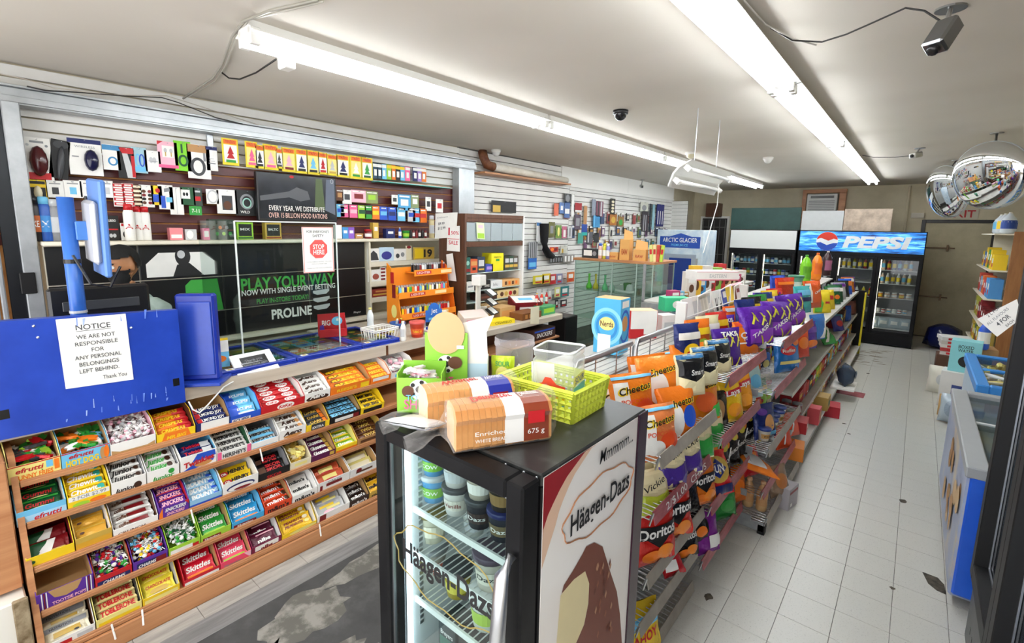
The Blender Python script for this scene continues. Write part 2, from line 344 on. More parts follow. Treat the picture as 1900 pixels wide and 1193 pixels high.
# ================================================================ CEILING LIGHTS
m_tube = emit('f6fbff', TUBE); m_fix = mat('w', 'p', .02, 2)
def fixture_parts(root):
    b = MB(); b.prism([(-.06, 0), (-.06, -.04), (-.10, -.052), (-.10, -.056), (-.05, -.062), (-.025, -.07), (.025, -.07), (.05, -.062), (.10, -.056), (.10, -.052), (.06, -.04), (.06, 0)], 2.42, 'y'); b.build('housing', m_fix, root)  # side wings are added to the strip housing to keep tube glow off the ceiling
    for s in (-1, 1):
        t = MB(); t.smooth = True; t.tube([(s*.055, .05, -.085), (s*.055, 2.37, -.085)], .016, 10); t.build('tube', m_tube, root)
        for y in (.0, 2.37): MB().rbox(s*.055-.016, y, -.108, s*.055+.016, y+.05, -.03, .003).build('socket', m_fix, root)
f0 = None
for gi, (x, ys, d) in enumerate(((-2.61, (1.08, 3.53, 5.98, 8.43), 'left'), (-.76, (-1.38, 1.07, 3.52, 5.97, 8.42), 'right'))):
    nm = ['nearest', 'second nearest', 'third', 'farthest'] if gi == 0 else ['unseen rear', 'nearest', 'second', 'third', 'farthest']
    for n_, y in zip(nm, ys):
        lb = '%s twin-tube ceiling light of the %s row' % (n_, 'counter-side' if gi == 0 else 'aisle-side')
        if f0 is None: f0 = thing('ceiling_light', lb, 'light', (x, y, ZC), group='fluorescent ceiling lights'); fixture_parts(f0)
        else: dup(f0, (x, y, ZC), None, lb)
hf = thing('hanging_light', 'white fluorescent fixture hanging on two chains below the ceiling', 'light', (-1.46, 3.72, 2.40))
MB().prism([(-.13, 0), (-.12, .012), (-.03, .05), (.03, .05), (.12, .012), (.13, 0), (.03, .035), (-.03, .035)], 1.1, 'y').build('reflector', m_fix, hf)
for s in (-1, 1):
    t = MB(); t.smooth = True; t.tube([(s*.06, .05, -.01), (s*.06, 1.05, -.01)], .016, 10).build('tube', mat('w', 'l', .01), hf)
    for y in (.02, 1.03): MB().rbox(s*.06-.018, y, -.035, s*.06+.018, y+.05, .02, .003).build('socket', m_fix, hf)
for y in (.28, .82):
    c = MB(); c.tube([(0, y, .05), (0, y+.01, .53)], .003, 5); c.build('chain', mat('sil', 'm'), hf)
for c_h in hf.children:
    if c_h.name[:4] in ('refl', 'tube', 'sock'): c_h.rotation_euler = (0, R(-48), 0)
MB().tube([(.06, .75, -.02), (.05, .78, -.2), (.03, .68, -.45), (.02, .6, -.62)], .004, 5).build('pull_cord', m_white, hf)
# ================================================================ PRODUCT KIT
ORD = 'first second third fourth fifth sixth seventh eighth ninth tenth eleventh twelfth thirteenth fourteenth fifteenth sixteenth seventeenth eighteenth nineteenth twentieth'.split(); ORD += ['twenty-'+o for o in ORD[:9]]+['thirtieth']+['thirty-'+o for o in ORD[:9]]+['fortieth']+['forty-'+o for o in ORD[:9]]
def rel(items, w, h, x0=None):
    """items in units of the face (0..1) -> metres; x runs -w/2..w/2, y 0..h"""
    out = []
    for it in items:
        if it[0] == 't': out.append(('t', it[1], (it[2]-.5)*w, it[3]*h, it[4]*h, it[5], it[6]*w, it[7], it[8], it[9], it[10]*h))
        elif it[0] in 're': out.append((it[0], (it[1]-.5)*w, it[2]*h, it[3]*w, it[4]*h, it[5]))
        elif it[0] == 'n': out.append(('n', (it[1]-.5)*w, it[2]*h, it[3]*w, it[4]*h, it[5]*h, it[6]))
        elif it[0] == 'p': out.append(('p', [((a-.5)*w, b*h) for a, b in it[1]], it[2]))
    return out
FRONT = lambda y=0: (lambda u, v, d: Vector((u, y-d, v)))
def thick(u, v, w, h, t):
    a = min(1, abs(2*u/w)); c = min(1, abs(2*v/h-1)); c = min(1, c*1.06)
    return .5*t*((1-a**2.6)*(1-c**3.2))**.62 + .0012
def bsurf(u, v, w, h, t, ph, kn=.1):          # wrinkled front (s=-1) of a bag and its narrowing outline
    c = 2*v/h-1; a = 2*u/w
    y = thick(u, v, w, h, t)+kn*t*abs(c)**3*math.sin(9*a+ph[0])*(1-min(1, abs(c))**9)+.05*t*math.sin(9*v/h+ph[1])*math.sin(3.5*a+ph[2])*(1-a*a)+.07*t*math.sin(5*a+7*c+ph[3])*abs(a*c)
    return u*(1-.05*(1-c*c)+.015*math.sin(11*v/h+ph[1])), y
def phases(seed): q = random.Random(seed); return [q.uniform(0, 6.3) for _ in range(4)]
BAGC = {}
def bagmesh(w, h, t, col, k='f', nu=10, nv=14, seed=1, ends=None, kn=.05):
    key = (w, h, t, col, k, seed, ends)
    if key in BAGC: return BAGC[key]
    b = MB(); b.smooth = True; ph = phases(seed)
    def pt(i, j, s):
        u = (i/nu-.5)*w; v = j/nv*h; x, y = bsurf(u, v, w, h, t, ph)
        return (x, -y if s < 0 else max(y*.8, -y+.002), v)
    v = [pt(i, j, s) for s in (-1, 1) for j in range(nv+1) for i in range(nu+1)]; n = (nu+1)*(nv+1); f = []
    for j in range(nv):
        for i in range(nu):
            a = j*(nu+1)+i; f.append((a, a+1, a+nu+2, a+nu+1)); f.append((n+a, n+a+nu+1, n+a+nu+2, n+a+1))
    for j in range(nv):
        for i in (0, nu):
            a = j*(nu+1)+i; f.append((a, a+nu+1, n+a+nu+1, n+a))
    b.add(v, f)
    me = b.mesh('bag', [mat(col, k)]+([mat(ends, k)] if ends else []))
    if ends:
        for p in me.polygons:
            z = p.center.z/h
            if z < .14 or z > .86: p.material_index = 1
    BAGC[key] = me
    return me
def bag(name, w, h, t, col, items, label, cat, M, group=None, k='f', seed=1, ends=None, sub=6):
    o = tag(ob(name, bagmesh(w, h, t, col, k, seed=seed, ends=ends)), label, cat, group)
    ph = phases(seed)
    def mp(u, v, d): x, y = bsurf(u, v, w, h, t, ph); return Vector((x, -y-d, v))
    if items: art(rel(items, w, h), mp, o, sub=10, d0=.004*max(1, t/.07), k='p')
    o.matrix_basis = M
    return o
def carton(name, w, d, h, col, items, label, cat, M, group=None, side=None, top=None, k='c'):
    b = MB(); b.rbox(-w/2, 0, 0, w/2, d, h, .0012)
    o = tag(ob(name, b.mesh(name, mat(col, k))), label, cat, group)
    if items: art(rel(items, w, h), FRONT(), o)
    if side: art(rel(side, d, h), lambda u, v, e: Vector((w/2+e, u+d/2, v)), o)
    if top: art(rel(top, w, d), lambda u, v, e: Vector((u, v, h+e)), o)
    o.matrix_basis = M
    return o
BOTP = dict(can=[(.026, 0), (.031, .004), (.033, .012), (.033, .108), (.027, .12), (.026, .122)],
    bot=[(.026, 0), (.033, .012), (.034, .05), (.031, .08), (.034, .12), (.033, .15), (.02, .19), (.013, .205), (.013, .215)],
    big=[(.04, 0), (.053, .015), (.054, .1), (.05, .13), (.054, .17), (.052, .22), (.03, .275), (.014, .29), (.014, .3)],
    jar=[(.035, 0), (.04, .005), (.04, .075), (.034, .085)], spray=[(.03, 0), (.033, .004), (.033, .2), (.026, .222), (.014, .23)],
    tub=[(.036, 0), (.047, .085), (.05, .088), (.05, .09)], jug=[(.05, 0), (.075, .02), (.078, .15), (.06, .2), (.03, .24), (.02, .26)])
def bottle(name, prof, sc, col, lid, label, cat, loc, group=None, band=None, k='p', rot=0, text=None, tcol='w', body=None, sz=1):
    p = [(r*sc, z*sc*sz) for r, z in BOTP[prof]]; b = MB(); b.smooth = True; b.lathe(p, 14); H = p[-1][1]; Rm = max(r for r, z in p)
    o = tag(ob(name, b.mesh(name, body or mat(col, k))), label, cat, group); o.location = loc; o.rotation_euler = (0, 0, rot)
    if lid:
        l = MB(); l.smooth = True
        if prof == 'tub': l.lathe([(.052*sc, 0), (.052*sc, .014*sc), (.05*sc, .016*sc), (.002, .016*sc)], 16, z0=H-.004)
        elif prof in ('jar',): l.lathe([(.041*sc, 0), (.041*sc, .018*sc), (.002, .019*sc)], 14, z0=H-.002)
        elif prof == 'spray': l.lathe([(.027*sc, 0), (.026*sc, .04*sc), (.018*sc, .045*sc), (.002, .045*sc)], 12, z0=H-.01*sc)
        elif prof == 'can': l.lathe([(.026*sc, 0), (.024*sc, .001), (.002, .001)], 12, z0=H)
        else: l.lathe([(.016*sc, 0), (.016*sc, .018*sc), (.002, .019*sc)], 10, z0=H-.004)
        l.build('lid', mat(lid, 'p'), o)
    its = []
    z0, z1 = (.25, .75)
    if band: its.append(('r', 0, H*.45, 2.6, H*.42, band))
    if text: its.append(T(text, 0, H*.45, H*.16, tcol, w=1.5))
    if its:
        def mp(a, v, d):
            rr = max([r for r, z in p if z <= v+1e-6] and [p[i][0]+(p[i+1][0]-p[i][0])*(v-p[i][1])/max(1e-6, p[i+1][1]-p[i][1]) for i in range(len(p)-1) if p[i][1] <= v <= p[i+1][1]] or [Rm])+d+.0006
            return Vector((rr*math.sin(a), -rr*math.cos(a), v))
        art(its, mp, o, sub=8)
    return o
def MT(loc, rz=0, rx=0, ry=0): return Matrix.Translation(loc) @ Matrix.Rotation(rz, 4, 'Z') @ Matrix.Rotation(ry, 4, 'Y') @ Matrix.Rotation(rx, 4, 'X')
def place(o, M): o.matrix_basis = M; return o
# ================================================================ COUNTER, CANDY RACK
CT = 1.09
m_top = procmat('counter_laminate', 'b3a796', 'c6bbab', 2, .4, (9, .6, 9), detail=6)
ct = thing('counter', 'long grey woodgrain sales counter above the candy shelves', 'counter', (0, 0, 0))
MB().prism([(-2.95, -.6), (-2.95, 3.02), (-3.85, 3.02), (-3.85, 1.95), (-3.66, 1.95), (-3.66, -.6)], CT-1.02, 'z', 1.02).build('worktop', m_top, ct)
MB().box(-3.6, -.6, 0, -3.2, 3.02, 1.019).build('carcass', m_wood, ct)
MB().rbox(-2.952, 2.09, 1.015, -2.9485, 2.11, CT+.001, .001).build('edge_joint', mat('br', 'c'), ct)
c2 = thing('end_counter', 'far end counter section holding chocolate boxes and baskets', 'counter', (0, 0, 0))
MB().rbox(-3.85, 3.03, 1.0, -2.88, 4.32, CT-.03, .006).build('worktop', m_top, c2)
MB().box(-3.84, 3.04, 0, -3.15, 4.3, .999).build('carcass', m_wood, c2); MB().rbox(-3.149, 3.2, .80, -2.9, 4.3, .82, .003).build('shelf', m_oak, c2)
LIP = [(-2.851, .86), (-2.816, .68), (-2.778, .49), (-2.739, .297), (-2.70, .12)]
TILT = R(13)
rk = thing('candy_rack', 'five-tier oak candy rack built into the front of the counter', 'rack', (0, 0, 0))
for k, (x, z) in enumerate(LIP):
    b = MB(); b.T = MT((x, .14, z-.006), R(90), TILT); b.rbox(0, 0, -.012, 2.62, .3, 0, .001); b.build('shelf', m_oak, rk)
    b = MB(); b.T = MT((x, .14, z), R(90), 0); b.rbox(0, -.012, -.024, 2.62, .0, .006, .002); b.rbox(0, -.015, -.012, 2.62, -.012, -.004, .001); b.build('lip', m_oak, rk)
sp = [(-2.66, 0), (-2.68, .12), (-2.862, .98), (-3.15, .98), (-3.15, 0)]
for y in (.115, 2.76): MB().prism([(x, z) for x, z in sp], .022, 'y', y).build('side_panel', m_oak, rk)
MB().rbox(-2.69, .14, .0, -2.672, 2.76, .095, .002).build('kick_board', m_oak, rk); MB().box(-3.16, .14, .02, -3.15, 2.76, 1.0).build('back_panel', m_oak, rk)
sc_ = thing('side_cabinet', 'worn oak cabinet with a peeling white base left of the candy rack', 'cabinet', (0, 0, 0))
b = MB(); b.rbox(-3.1, -.6, .42, -2.80, .105, .98, .004); b.build('body', m_oak, sc_)
for a in ((-.6, .42, .029, .5), (-.6, .62, .029, .68), (.03, .42, .1, .98)): MB().box(-2.7995, a[0], a[1], -2.785, a[2], a[3]).build('frame_rail', m_oak, sc_)
MB().rbox(-3.1, -.6, 0, -2.72, .105, .40, .006).build('base', procmat('peeling_paint', '8d7a5c', 'e9e6dc', 5, .7, detail=8, lo=.2, hi=.34), sc_)
MB().rbox(-2.72, .06, 0, -2.70, .108, .41, .004).build('edge_strip', procmat('worn_edge', '6d5a3d', 'a8977a', 16, .8), sc_)

m_stick = mat('w', 'p')
def lollies(w, d, h, cols, seed, tw=1.0):
    q = random.Random(seed); b = MB(); mats = [m_stick]+[mat(c, 'p') for c in cols]
    b.mi = 0
    for i in range(int(170*tw)):
        x, y = q.uniform(-.44, .44)*w, q.uniform(.06, .95)*d; z = h*q.uniform(.55, 1); a = q.uniform(0, 6.28); e = q.uniform(-.5, .6); L = .028
        dx, dy, dz = math.cos(a)*math.cos(e)*L, math.sin(a)*math.cos(e)*L, math.sin(e)*L
        x1 = min(max(x+dx, -.47*w), .47*w); y1 = min(max(y+dy, .02*d), .97*d)
        b.mi = 0; b.tube([(x, y, z), (x1, y1, z+dz)], .0016, 3, False)
        if i % 2 == 0: b.mi = 1+q.randrange(len(cols)); b.ball((x, y, z-.003), .009, 4)
    for i in range(130):
        b.mi = 1+q.randrange(len(cols)); b.ball((q.uniform(-.43, .43)*w, q.uniform(.06, .94)*d, h*q.uniform(.1, .8)), .011, 4)
    return b, mats
def wraps(w, d, h, cols, seed, n=60, s=.022):
    q = random.Random(seed); b = MB(); mats = [mat(c, 'f') for c in cols]
    for i in range(n):
        b.mi = q.randrange(len(cols)); b.T = Matrix.Translation((q.uniform(-.4, .4)*w, q.uniform(.12, .88)*d, h*q.uniform(.1, .85))) @ Matrix.Rotation(q.uniform(0, 6.28), 4, 'Z') @ Matrix.Rotation(q.uniform(-.5, .5), 4, 'X')
        a = s*q.uniform(.8, 1.2); b.prism([(-a*1.5, -a*.45), (-a, 0), (-a*1.5, a*.45), (-a, a*.6), (0, a*.75), (a, a*.6), (a*1.5, a*.45), (a, 0), (a*1.5, -a*.45), (a, -a*.6), (0, -a*.75), (-a, -a*.6)], a*.55)
    return b, mats
PACKN = {}
def candybox(row, p0, p1, col, inn, front, cont, label, d=.235, hf=.07, hb=.115, tiltx=0):
    x, z = LIP[row]; y0, y1 = ypx(p0, x, z), ypx(p1, x, z); w = (y1-y0)-.003
    M = MT((x-.001, (y0+y1)/2, z-.0055), R(90), TILT)
    t = .0025; b = MB()
    b.mi = 1; b.box(-w/2, 0, 0, w/2, d, t); b.box(-w/2, d-t, 0, w/2, d, hb)
    for s in (-1, 1):
        b.mi = 0; sx = s*w/2
        b.prism([(0, 0), (d, 0), (d, hb), (.09, hb), (0, hf)], -s*t, 'x', sx)
        b.mi = 1; b.prism([(t, t), (d-t, t), (d-t, hb-.002), (.09, hb-.002), (t, hf-.002)], -s*.0006, 'x', sx-s*(t+.0001))
    b.mi = 0; b.box(-w/2+t, 0, 0, w/2-t, t, hf); b.mi = 1; b.box(-w/2+t, t, t, w/2-t, t+.0006, hf-.001)
    o = tag(ob('candy_box', b.mesh('candy_box', [mat(col), mat(inn)])), label, 'candy box', 'open candy boxes on the rack')
    if front: art(rel(front, w, hf), FRONT(), o)
    o.matrix_basis = M
    kind = cont[0] if cont else None
    short = ' '.join(label.split()[:6])
    if kind == 'lol':
        bb, mm = lollies(w-.01, d-.01, hb*.85, cont[1], p0); h = ob('lollipops', bb.mesh('lollipops', mm)); tag(h, cont[2], 'lollipops'); h['kind'] = 'stuff'; h.matrix_basis = M @ Matrix.Translation((0, .004, .004))
    elif kind == 'wr':
        bb, mm = wraps(w-.02, d-.02, hb*.8, cont[1], p0); h = ob('wrapped_sweets', bb.mesh('wrapped_sweets', mm)); tag(h, cont[2], 'sweets'); h['kind'] = 'stuff'; h.matrix_basis = M @ Matrix.Translation((0, .008, .004))
    elif kind in ('pk', 'bar'):
        _, n, pc, its, lb = cont; base = None
        for i in range(n):
            if kind == 'pk':         # soft packs leaning back one behind the other
                wq, hq, tq = w*.9, .088, .018; Mi = M @ Matrix.Translation((0, .015+i*.058, .012+i*.012)) @ Matrix.Rotation(R(-60), 4, 'X')
            else:                    # bars lying flat, stepped up towards the back
                wq, hq, tq = w*.93, .04, .018; Mi = M @ Matrix.Translation((0, .008+i*.0425, hf-.02+i*.0095)) @ Matrix.Rotation(R(-74), 4, 'X')
            if base is None: base = bag('candy_pack' if kind == 'pk' else 'candy_bar', wq, hq, tq, pc, its, 'frontmost '+lb, 'candy', Mi, 'packs: '+lb, seed=p0 % 5, sub=4)
            else: place(dup(base, label=['', 'second ', 'third ', 'fourth ', 'fifth ', 'sixth '][i]+lb), Mi)
    return o
CB = candybox
sk = lambda c2: [T('Skittles', .5, .6, .3, 'w', .8, .03, .25), ('r', .5, .2, .8, .12, c2)]
mm_ = lambda c: [T("m&m's", .5, .55, .55, c, .8, .03)]
# row 1
CB(0, 16, 115, 'ly', 'kr', [('r', .5, .97, 1, .06, 'r'), T('efrutti', .4, .68, .26, 'r', .52, .03, .2), T('FUNNY FRIES', .48, .28, .26, 'o', .72, .03), ('r', .78, .72, .13, .4, 'lb'), ('r', .92, .6, .1, .6, 'o')], ('wr', ['r', 'g', 'lg', 'w', 'dgy'], 'red and green wrapped gummies in the fries candy box'), 'yellow gummy fries candy box at the left end of the top tier', hf=.085)
CB(0, 115, 205, 'lb', 'kr', [('r', .5, .97, 1, .06, 'r'), ('r', .5, .05, 1, .1, 'r'), T('efrutti', .4, .74, .24, 'r', .5, .03, .2), T('HOT DOG', .42, .34, .36, 'y', .68, .04), ('e', .85, .5, .06, .4, 'lbr'), ('e', .93, .55, .06, .4, 'o')], ('wr', ['o', 'g', 'w', 'lb'], 'small wrapped gummy hot dogs left in the light blue box'), 'light blue gummy hot dog candy box on the top tier', hf=.085)
CB(0, 205, 290, 'w', 'lk', [('p', [(.02, .05), (.98, .05), (.98, .5), (.8, .3), (.2, .3), (.02, .5)], 'kr'), ('r', .5, .1, .9, .08, 'lk')], ('lol', ['lk', 'w', 'lgy', 'w'], 'heap of pale pink and white wrapped lollipops on the top tier'), 'white and pink lollipop box on the top tier')
CB(0, 291, 363, 'y', 'br', [('p', [(.1, 0), (.9, 0), (.8, 1), (.2, 1)], 'o'), T('MR.BIG', .5, .45, .35, 'y', .5, .03, .2)], ('bar', 4, 'o', [('r', .8, .5, .4, 1, 'r'), T('CRISPERS', .45, .5, .5, 'y', .7, .03, .2)], 'orange and red wrapped bar in the yellow box under the blue board'), 'yellow candy box of orange bars under the blue notice board', hf=.055)
CB(0, 364, 427, 'db', 'kr', [('r', .55, .5, .84, .96, 'w')], ('bar', 3, 'db', [T('ALMOND JOY', .5, .5, .5, 'w', .85, .03), ('r', .1, .5, .15, .9, 'r')], 'dark blue almond bar in the nearly empty white fronted box'), 'nearly empty white fronted candy box by the white cable', hf=.06)
CB(0, 427, 484, 'b', 'lb', [('r', .35, .3, .6, .5, 'w'), T('ECLIPSE', .35, .32, .36, 'db', .52, .04, .2)], ('pk', 3, 'lb', [('r', .2, .5, .35, 1, 'b'), T('ECLIPSE', .6, .6, .18, 'w', .6, .03, .2), ('r', .6, .3, .6, .12, 'w')], 'light blue gum pack in the blue box'), 'blue gum box with light blue packs on the top tier', hf=.05)
CB(0, 484, 565, 'r', 'w', [('e', .55, .5, .2, .36, 'w'), T('KitKat', .55, .5, .34, 'r', .3, .04, .15)], ('bar', 5, 'r', [('e', .25, .5, .16, .42, 'w'), T('KitKat', .25, .5, .4, 'r', .24, .03, .15), ('e', .72, .5, .16, .42, 'w'), T('KitKat', .72, .5, .4, 'r', .24, .03, .15)], 'red wafer bar in the red box'), 'bright red wafer bar box in the middle of the top tier', hf=.06)
CB(0, 565, 612, 'w', 'w', [('e', .5, .35, .45, .3, 'ch'), T('Aero', .5, .55, .4, 'w', .6, .04, .2)], ('bar', 4, 'w', [T('Aero', .5, .5, .55, 'ch', .6, .04, .2), ('e', .2, .3, .08, .2, 'ch')], 'white chocolate bar with brown print in the top white box'), 'white and brown chocolate bar box on the top tier', hf=.07)
CB(0, 613, 686, 'o', 'kr', [('r', .86, .4, .22, .7, 'y'), T("REESE'S", .4, .5, .3, 'y', .5, .03)], ('bar', 4, 'o', [T("REESE'S", .5, .5, .6, 'y', .8, .04), ('n', .2, .5, .14, .4, .1, 'k')], 'orange peanut butter cup bar in the larger orange box'), 'large orange peanut butter cup box on the top tier', hf=.065)
CB(0, 687, 724, 'o', 'w', [('r', .5, .7, .8, .4, 'w')], ('bar', 4, 'o', [T("REESE'S", .5, .5, .6, 'y', .8, .04)], 'orange bar in the small box beside the freezer'), 'small orange candy box at the right end of the top tier', hf=.06)
CB(0, 725, 770, 'w', 'w', [('r', .5, .5, .7, .4, 'lb')], ('wr', ['w', 'lgy', 'lk'], 'clear wrapped mints heaped behind the soccer ball box'), 'white mint box partly hidden behind the freezer top', hf=.06)
# row 2
CB(1, 31, 125, 'lb', 'w', [('r', .5, .3, 1, .6, 'a8d4ee'), T('efrutti', .62, .35, .34, 'r', .55, .03, .2)], ('pk', 3, 'dg', [T('Gummi', .5, .6, .22, 'r', .7, .03, .2), ('e', .5, .3, .35, .14, 'ly'), ('r', .5, .85, .9, .1, 'g')], 'green gummy pack in the light blue box'), 'light blue gummy box with green packs at the left of the second tier')
CB(1, 126, 206, 'y', 'y', [('r', .5, .78, .96, .36, 'w'), T('2 FOR $2.99', .5, .78, .26, 'gy', .8, .012), ('e', .3, .25, .2, .18, 'lg'), ('e', .7, .3, .2, .16, 'o')], ('bar', 5, 'y', [T('Chewits', .45, .5, .6, 'w', .8, .03, .2), ('e', .85, .5, .1, .4, 't')], 'yellow lemon chew bar stacked in the yellow box'), 'bright yellow candy box with a two for price strip')
CB(1, 207, 272, 'w', 'gy', [T('Junior', .4, .3, .3, 'k', .6, .04, .25), ('e', .75, .35, .12, .25, 'ch')], ('bar', 4, 'w', [T('Junior', .42, .5, .7, 'k', .7, .04, .25), ('e', .85, .5, .09, .3, 'ch')], 'white mint box with dark lettering in the left mints carton'), 'white mints carton with dark brown lettering on the second tier', hf=.075)
CB(1, 273, 333, 'w', 'gy', [T('Junior', .5, .3, .3, 'g', .7, .04, .25), ('e', .75, .6, .1, .2, 'g')], ('bar', 4, 'w', [T('Junior', .4, .5, .7, 'g', .62, .04, .25), ('e', .78, .5, .1, .4, 'ch')], 'white mint box with green lettering in the right mints carton'), 'white mints carton with green lettering left of the sponge cakes', hf=.075)
CB(1, 335, 402, 'w', 'lb', [('p', [(.3, .5), (.45, .95), (.95, .95), (.98, .6), (.7, .55)], 'b'), ('p', [(.05, .1), (.2, .05), (.9, .3), (.95, .5), (.3, .35)], 'b'), ('e', .62, .3, .25, .16, 'bread'), T('Twinkies', .5, .52, .3, 'r', .85, .05, .15, .12)], ('bar', 2, 'db', [T('Twinkies', .4, .5, .5, 'r', .6, .03), ('r', .8, .5, .3, .9, 'lgy')], 'wrapped sponge cake behind the white carton front'), 'white sponge cake carton with blue swirl on the second tier', hf=.1, hb=.12)
CB(1, 403, 465, 'w', 'dg', [('r', .06, .5, .12, 1, 'pk'), ('r', .95, .5, .12, 1, 'pk'), T("HERSHEY'S", .5, .5, .4, 'dgy', .7, .04)], ('bar', 4, 'w', [T("HERSHEY'S", .5, .5, .62, 'k', .8, .04)], 'white chocolate bar with black lettering in the pink edged box'), 'white and pink chocolate box with black lettering on the second tier', hf=.06)
CB(1, 466, 517, 'w', 'gy', [('r', .5, .2, .9, .2, 'lb')], ('bar', 3, 'w', [('r', .5, .2, 1, .4, 'lb'), T("HERSHEY'S", .5, .6, .55, 'k', .85, .04)], 'blue and white cookies bar in the half empty box'), 'half empty white box of blue and white bars on the second tier', hf=.05)
CB(1, 518, 567, 'w', 'w', [('e', .5, .3, .35, .15, 'bread'), T('Aero', .5, .6, .35, 'ch', .7, .05, .2)], ('bar', 4, 'w', [T('Aero', .5, .5, .7, 'ch', .6, .05, .2), ('e', .85, .4, .1, .35, 'bread')], 'white bar with brown lettering in the second tier box'), 'white bubbly chocolate box in the middle of the second tier', hf=.075)
CB(1, 568, 611, 'y', 'kr', [('r', .5, .5, .6, 1, 'dgy'), T('EXTRA', .5, .5, .3, 'w', .5, .03)], ('bar', 3, 'dgy', [T('DARK', .5, .5, .5, 'gold', .6, .03), ('r', .9, .5, .2, .9, 'o')], 'black and gold bar in the yellow sided box'), 'yellow sided candy box with dark bars on the second tier', hf=.055)
CB(1, 612, 668, 'k', 'kr', [('r', .5, .5, .7, .4, 'w'), ('r', .85, .5, .2, .5, 'dr')], ('bar', 4, 'k', [('r', .5, .5, .95, .8, 'lb'), T("HERSHEY'S", .5, .5, .6, 'k', .8, .04)], 'light blue almond bar in the black box'), 'black chocolate box with light blue bars beside the freezer', hf=.06)
CB(1, 669, 712, 'y', 'y', [('r', .5, .5, .8, .5, 'k')], ('bar', 4, 'y', [T('MR.BIG', .5, .5, .6, 'k', .7, .04)], 'yellow bar at the right end of the second tier'), 'yellow candy box at the right end of the second tier', hf=.06)
# row 3
CB(2, 49, 140, 'y', 'dr', [('p', [(0, 0), (1, 0), (1, .25), (.2, .2), (0, .6)], 'y'), ('e', .12, .55, .06, .15, 'dg')], ('pk', 2, 'dr', [('r', .3, .6, .5, .6, 'dg'), ('r', .6, .2, .6, .3, 'gold'), ('p', [(.1, .1), (.5, .1), (.7, .9), (.5, .9)], 'w')], 'glossy green and red sour soda pack in the yellow box'), 'yellow box with loose sour candy packs at the left of the third tier', hf=.06)
CB(2, 141, 209, 'gold', 'w', [('r', .5, .3, 1, .6, 'd9a32a')], ('pk', 2, 'e0a834', [('r', .5, .8, .9, .06, 'gold'), ('e', .2, .6, .08, .06, 'br'), ('e', .3, .3, .2, .1, 'gold')], 'clear amber pack in the orange yellow box'), 'orange yellow candy box with clear packs on the third tier', hf=.07)
CB(2, 210, 294, 'w', 'br', [T('CRUNCH', .4, .3, .3, 'br', .6, .02, .2)], ('bar', 5, 'w', [('r', .6, .5, .5, .5, 'dr'), T('coffee', .25, .5, .5, 'br', .3, .03)], 'white and maroon wafer bar in the white box'), 'white box of maroon striped wafer bars on the third tier', hf=.045)
CB(2, 295, 351, 'pu', 'r', [('p', [(0, .5), (.12, 1), (.12, 0), (0, 0)], 'o'), ('p', [(.85, 1), (1, 1), (1, .6)], 'r'), T('SNICKERS', .55, .7, .26, 'w', .7, .04, .2), T('SNICKERS', .55, .35, .22, 'lk', .6, .04, .2)], ('bar', 4, 'pu', [T('SNICKERS', .5, .5, .6, 'lk', .8, .04, .2), ('r', .5, .12, .9, .1, 'r')], 'purple peanut bar in the purple and red box'), 'purple and red peanut bar box on the third tier', hf=.075)
CB(2, 352, 412, '8fbfe0', 'lb', [('r', .5, .3, 1, .3, 'b')], ('bar', 6, 'a8d0ea', [T('BOUNTY', .5, .5, .7, 'w', .85, .05, .15), ('r', .9, .2, .2, .3, 'b')], 'pale blue coconut bar stacked in the pale blue box'), 'pale blue coconut bar box in the third tier', hf=.05)
CB(2, 413, 479, 'w', 'w', [('e', .5, .45, .4, .3, 'db'), ('e', .5, .4, .36, .22, 'w'), ('e', .55, .3, .25, .1, 'dr')], ('pk', 2, 'y', [('e', .18, .55, .14, .16, 'r'), T('Oh', .18, .55, .14, 'w', .16, .05), T('HENRY', .62, .6, .24, 'k', .6, .05, .15)], 'yellow peanut bar pack in the white box'), 'white box of yellow peanut bars in the third tier', hf=.08)
CB(2, 480, 537, 'k', 'gy', [T('SKOR', .5, .4, .3, 'r', .5, .03)], ('pk', 2, 'k', [T('SKOR', .6, .7, .2, 'r', .6, .05), T('SKOR', .6, .42, .2, 'r', .6, .05), ('r', .15, .4, .25, .6, 'br')], 'black toffee bar pack with red lettering in the black box'), 'black toffee bar box with red lettering on the third tier', hf=.06)
CB(2, 538, 577, 'cr', 'cr', [('r', .5, .6, .6, .3, 'ly')], ('wr', ['gold', 'ly', 'cr'], 'gold foil wrapped rolls heaped in the cream box'), 'small cream box of gold foil rolls on the third tier', hf=.06)
CB(2, 578, 622, '5a1648', 'kr', [('r', .85, .6, .2, .5, 'gold')], ('bar', 5, '5a1648', [T('Glosette', .45, .5, .6, 'w', .7, .04), ('r', .9, .5, .18, .9, 'gold')], 'dark purple raisin box stacked on the third tier'), 'dark purple raisin candy box on the third tier', hf=.05)
CB(2, 623, 662, 'y', 'ly', [('r', .5, .3, 1, .4, 'o')], ('bar', 5, 'lg', [T('Glosette', .5, .5, .6, 'w', .75, .04), ('r', .5, .15, 1, .2, 'y')], 'yellow green peanut box stacked on the third tier'), 'yellow and green peanut candy box on the third tier', hf=.05)
CB(2, 663, 712, 'lbr', 'gold', [('r', .5, .5, .8, .4, 'br')], ('bar', 4, 'br', [T('TWIX', .5, .5, .6, 'gold', .5, .04)], 'brown bar in the tan box beside the freezer'), 'tan candy box at the right end of the third tier', hf=.055)
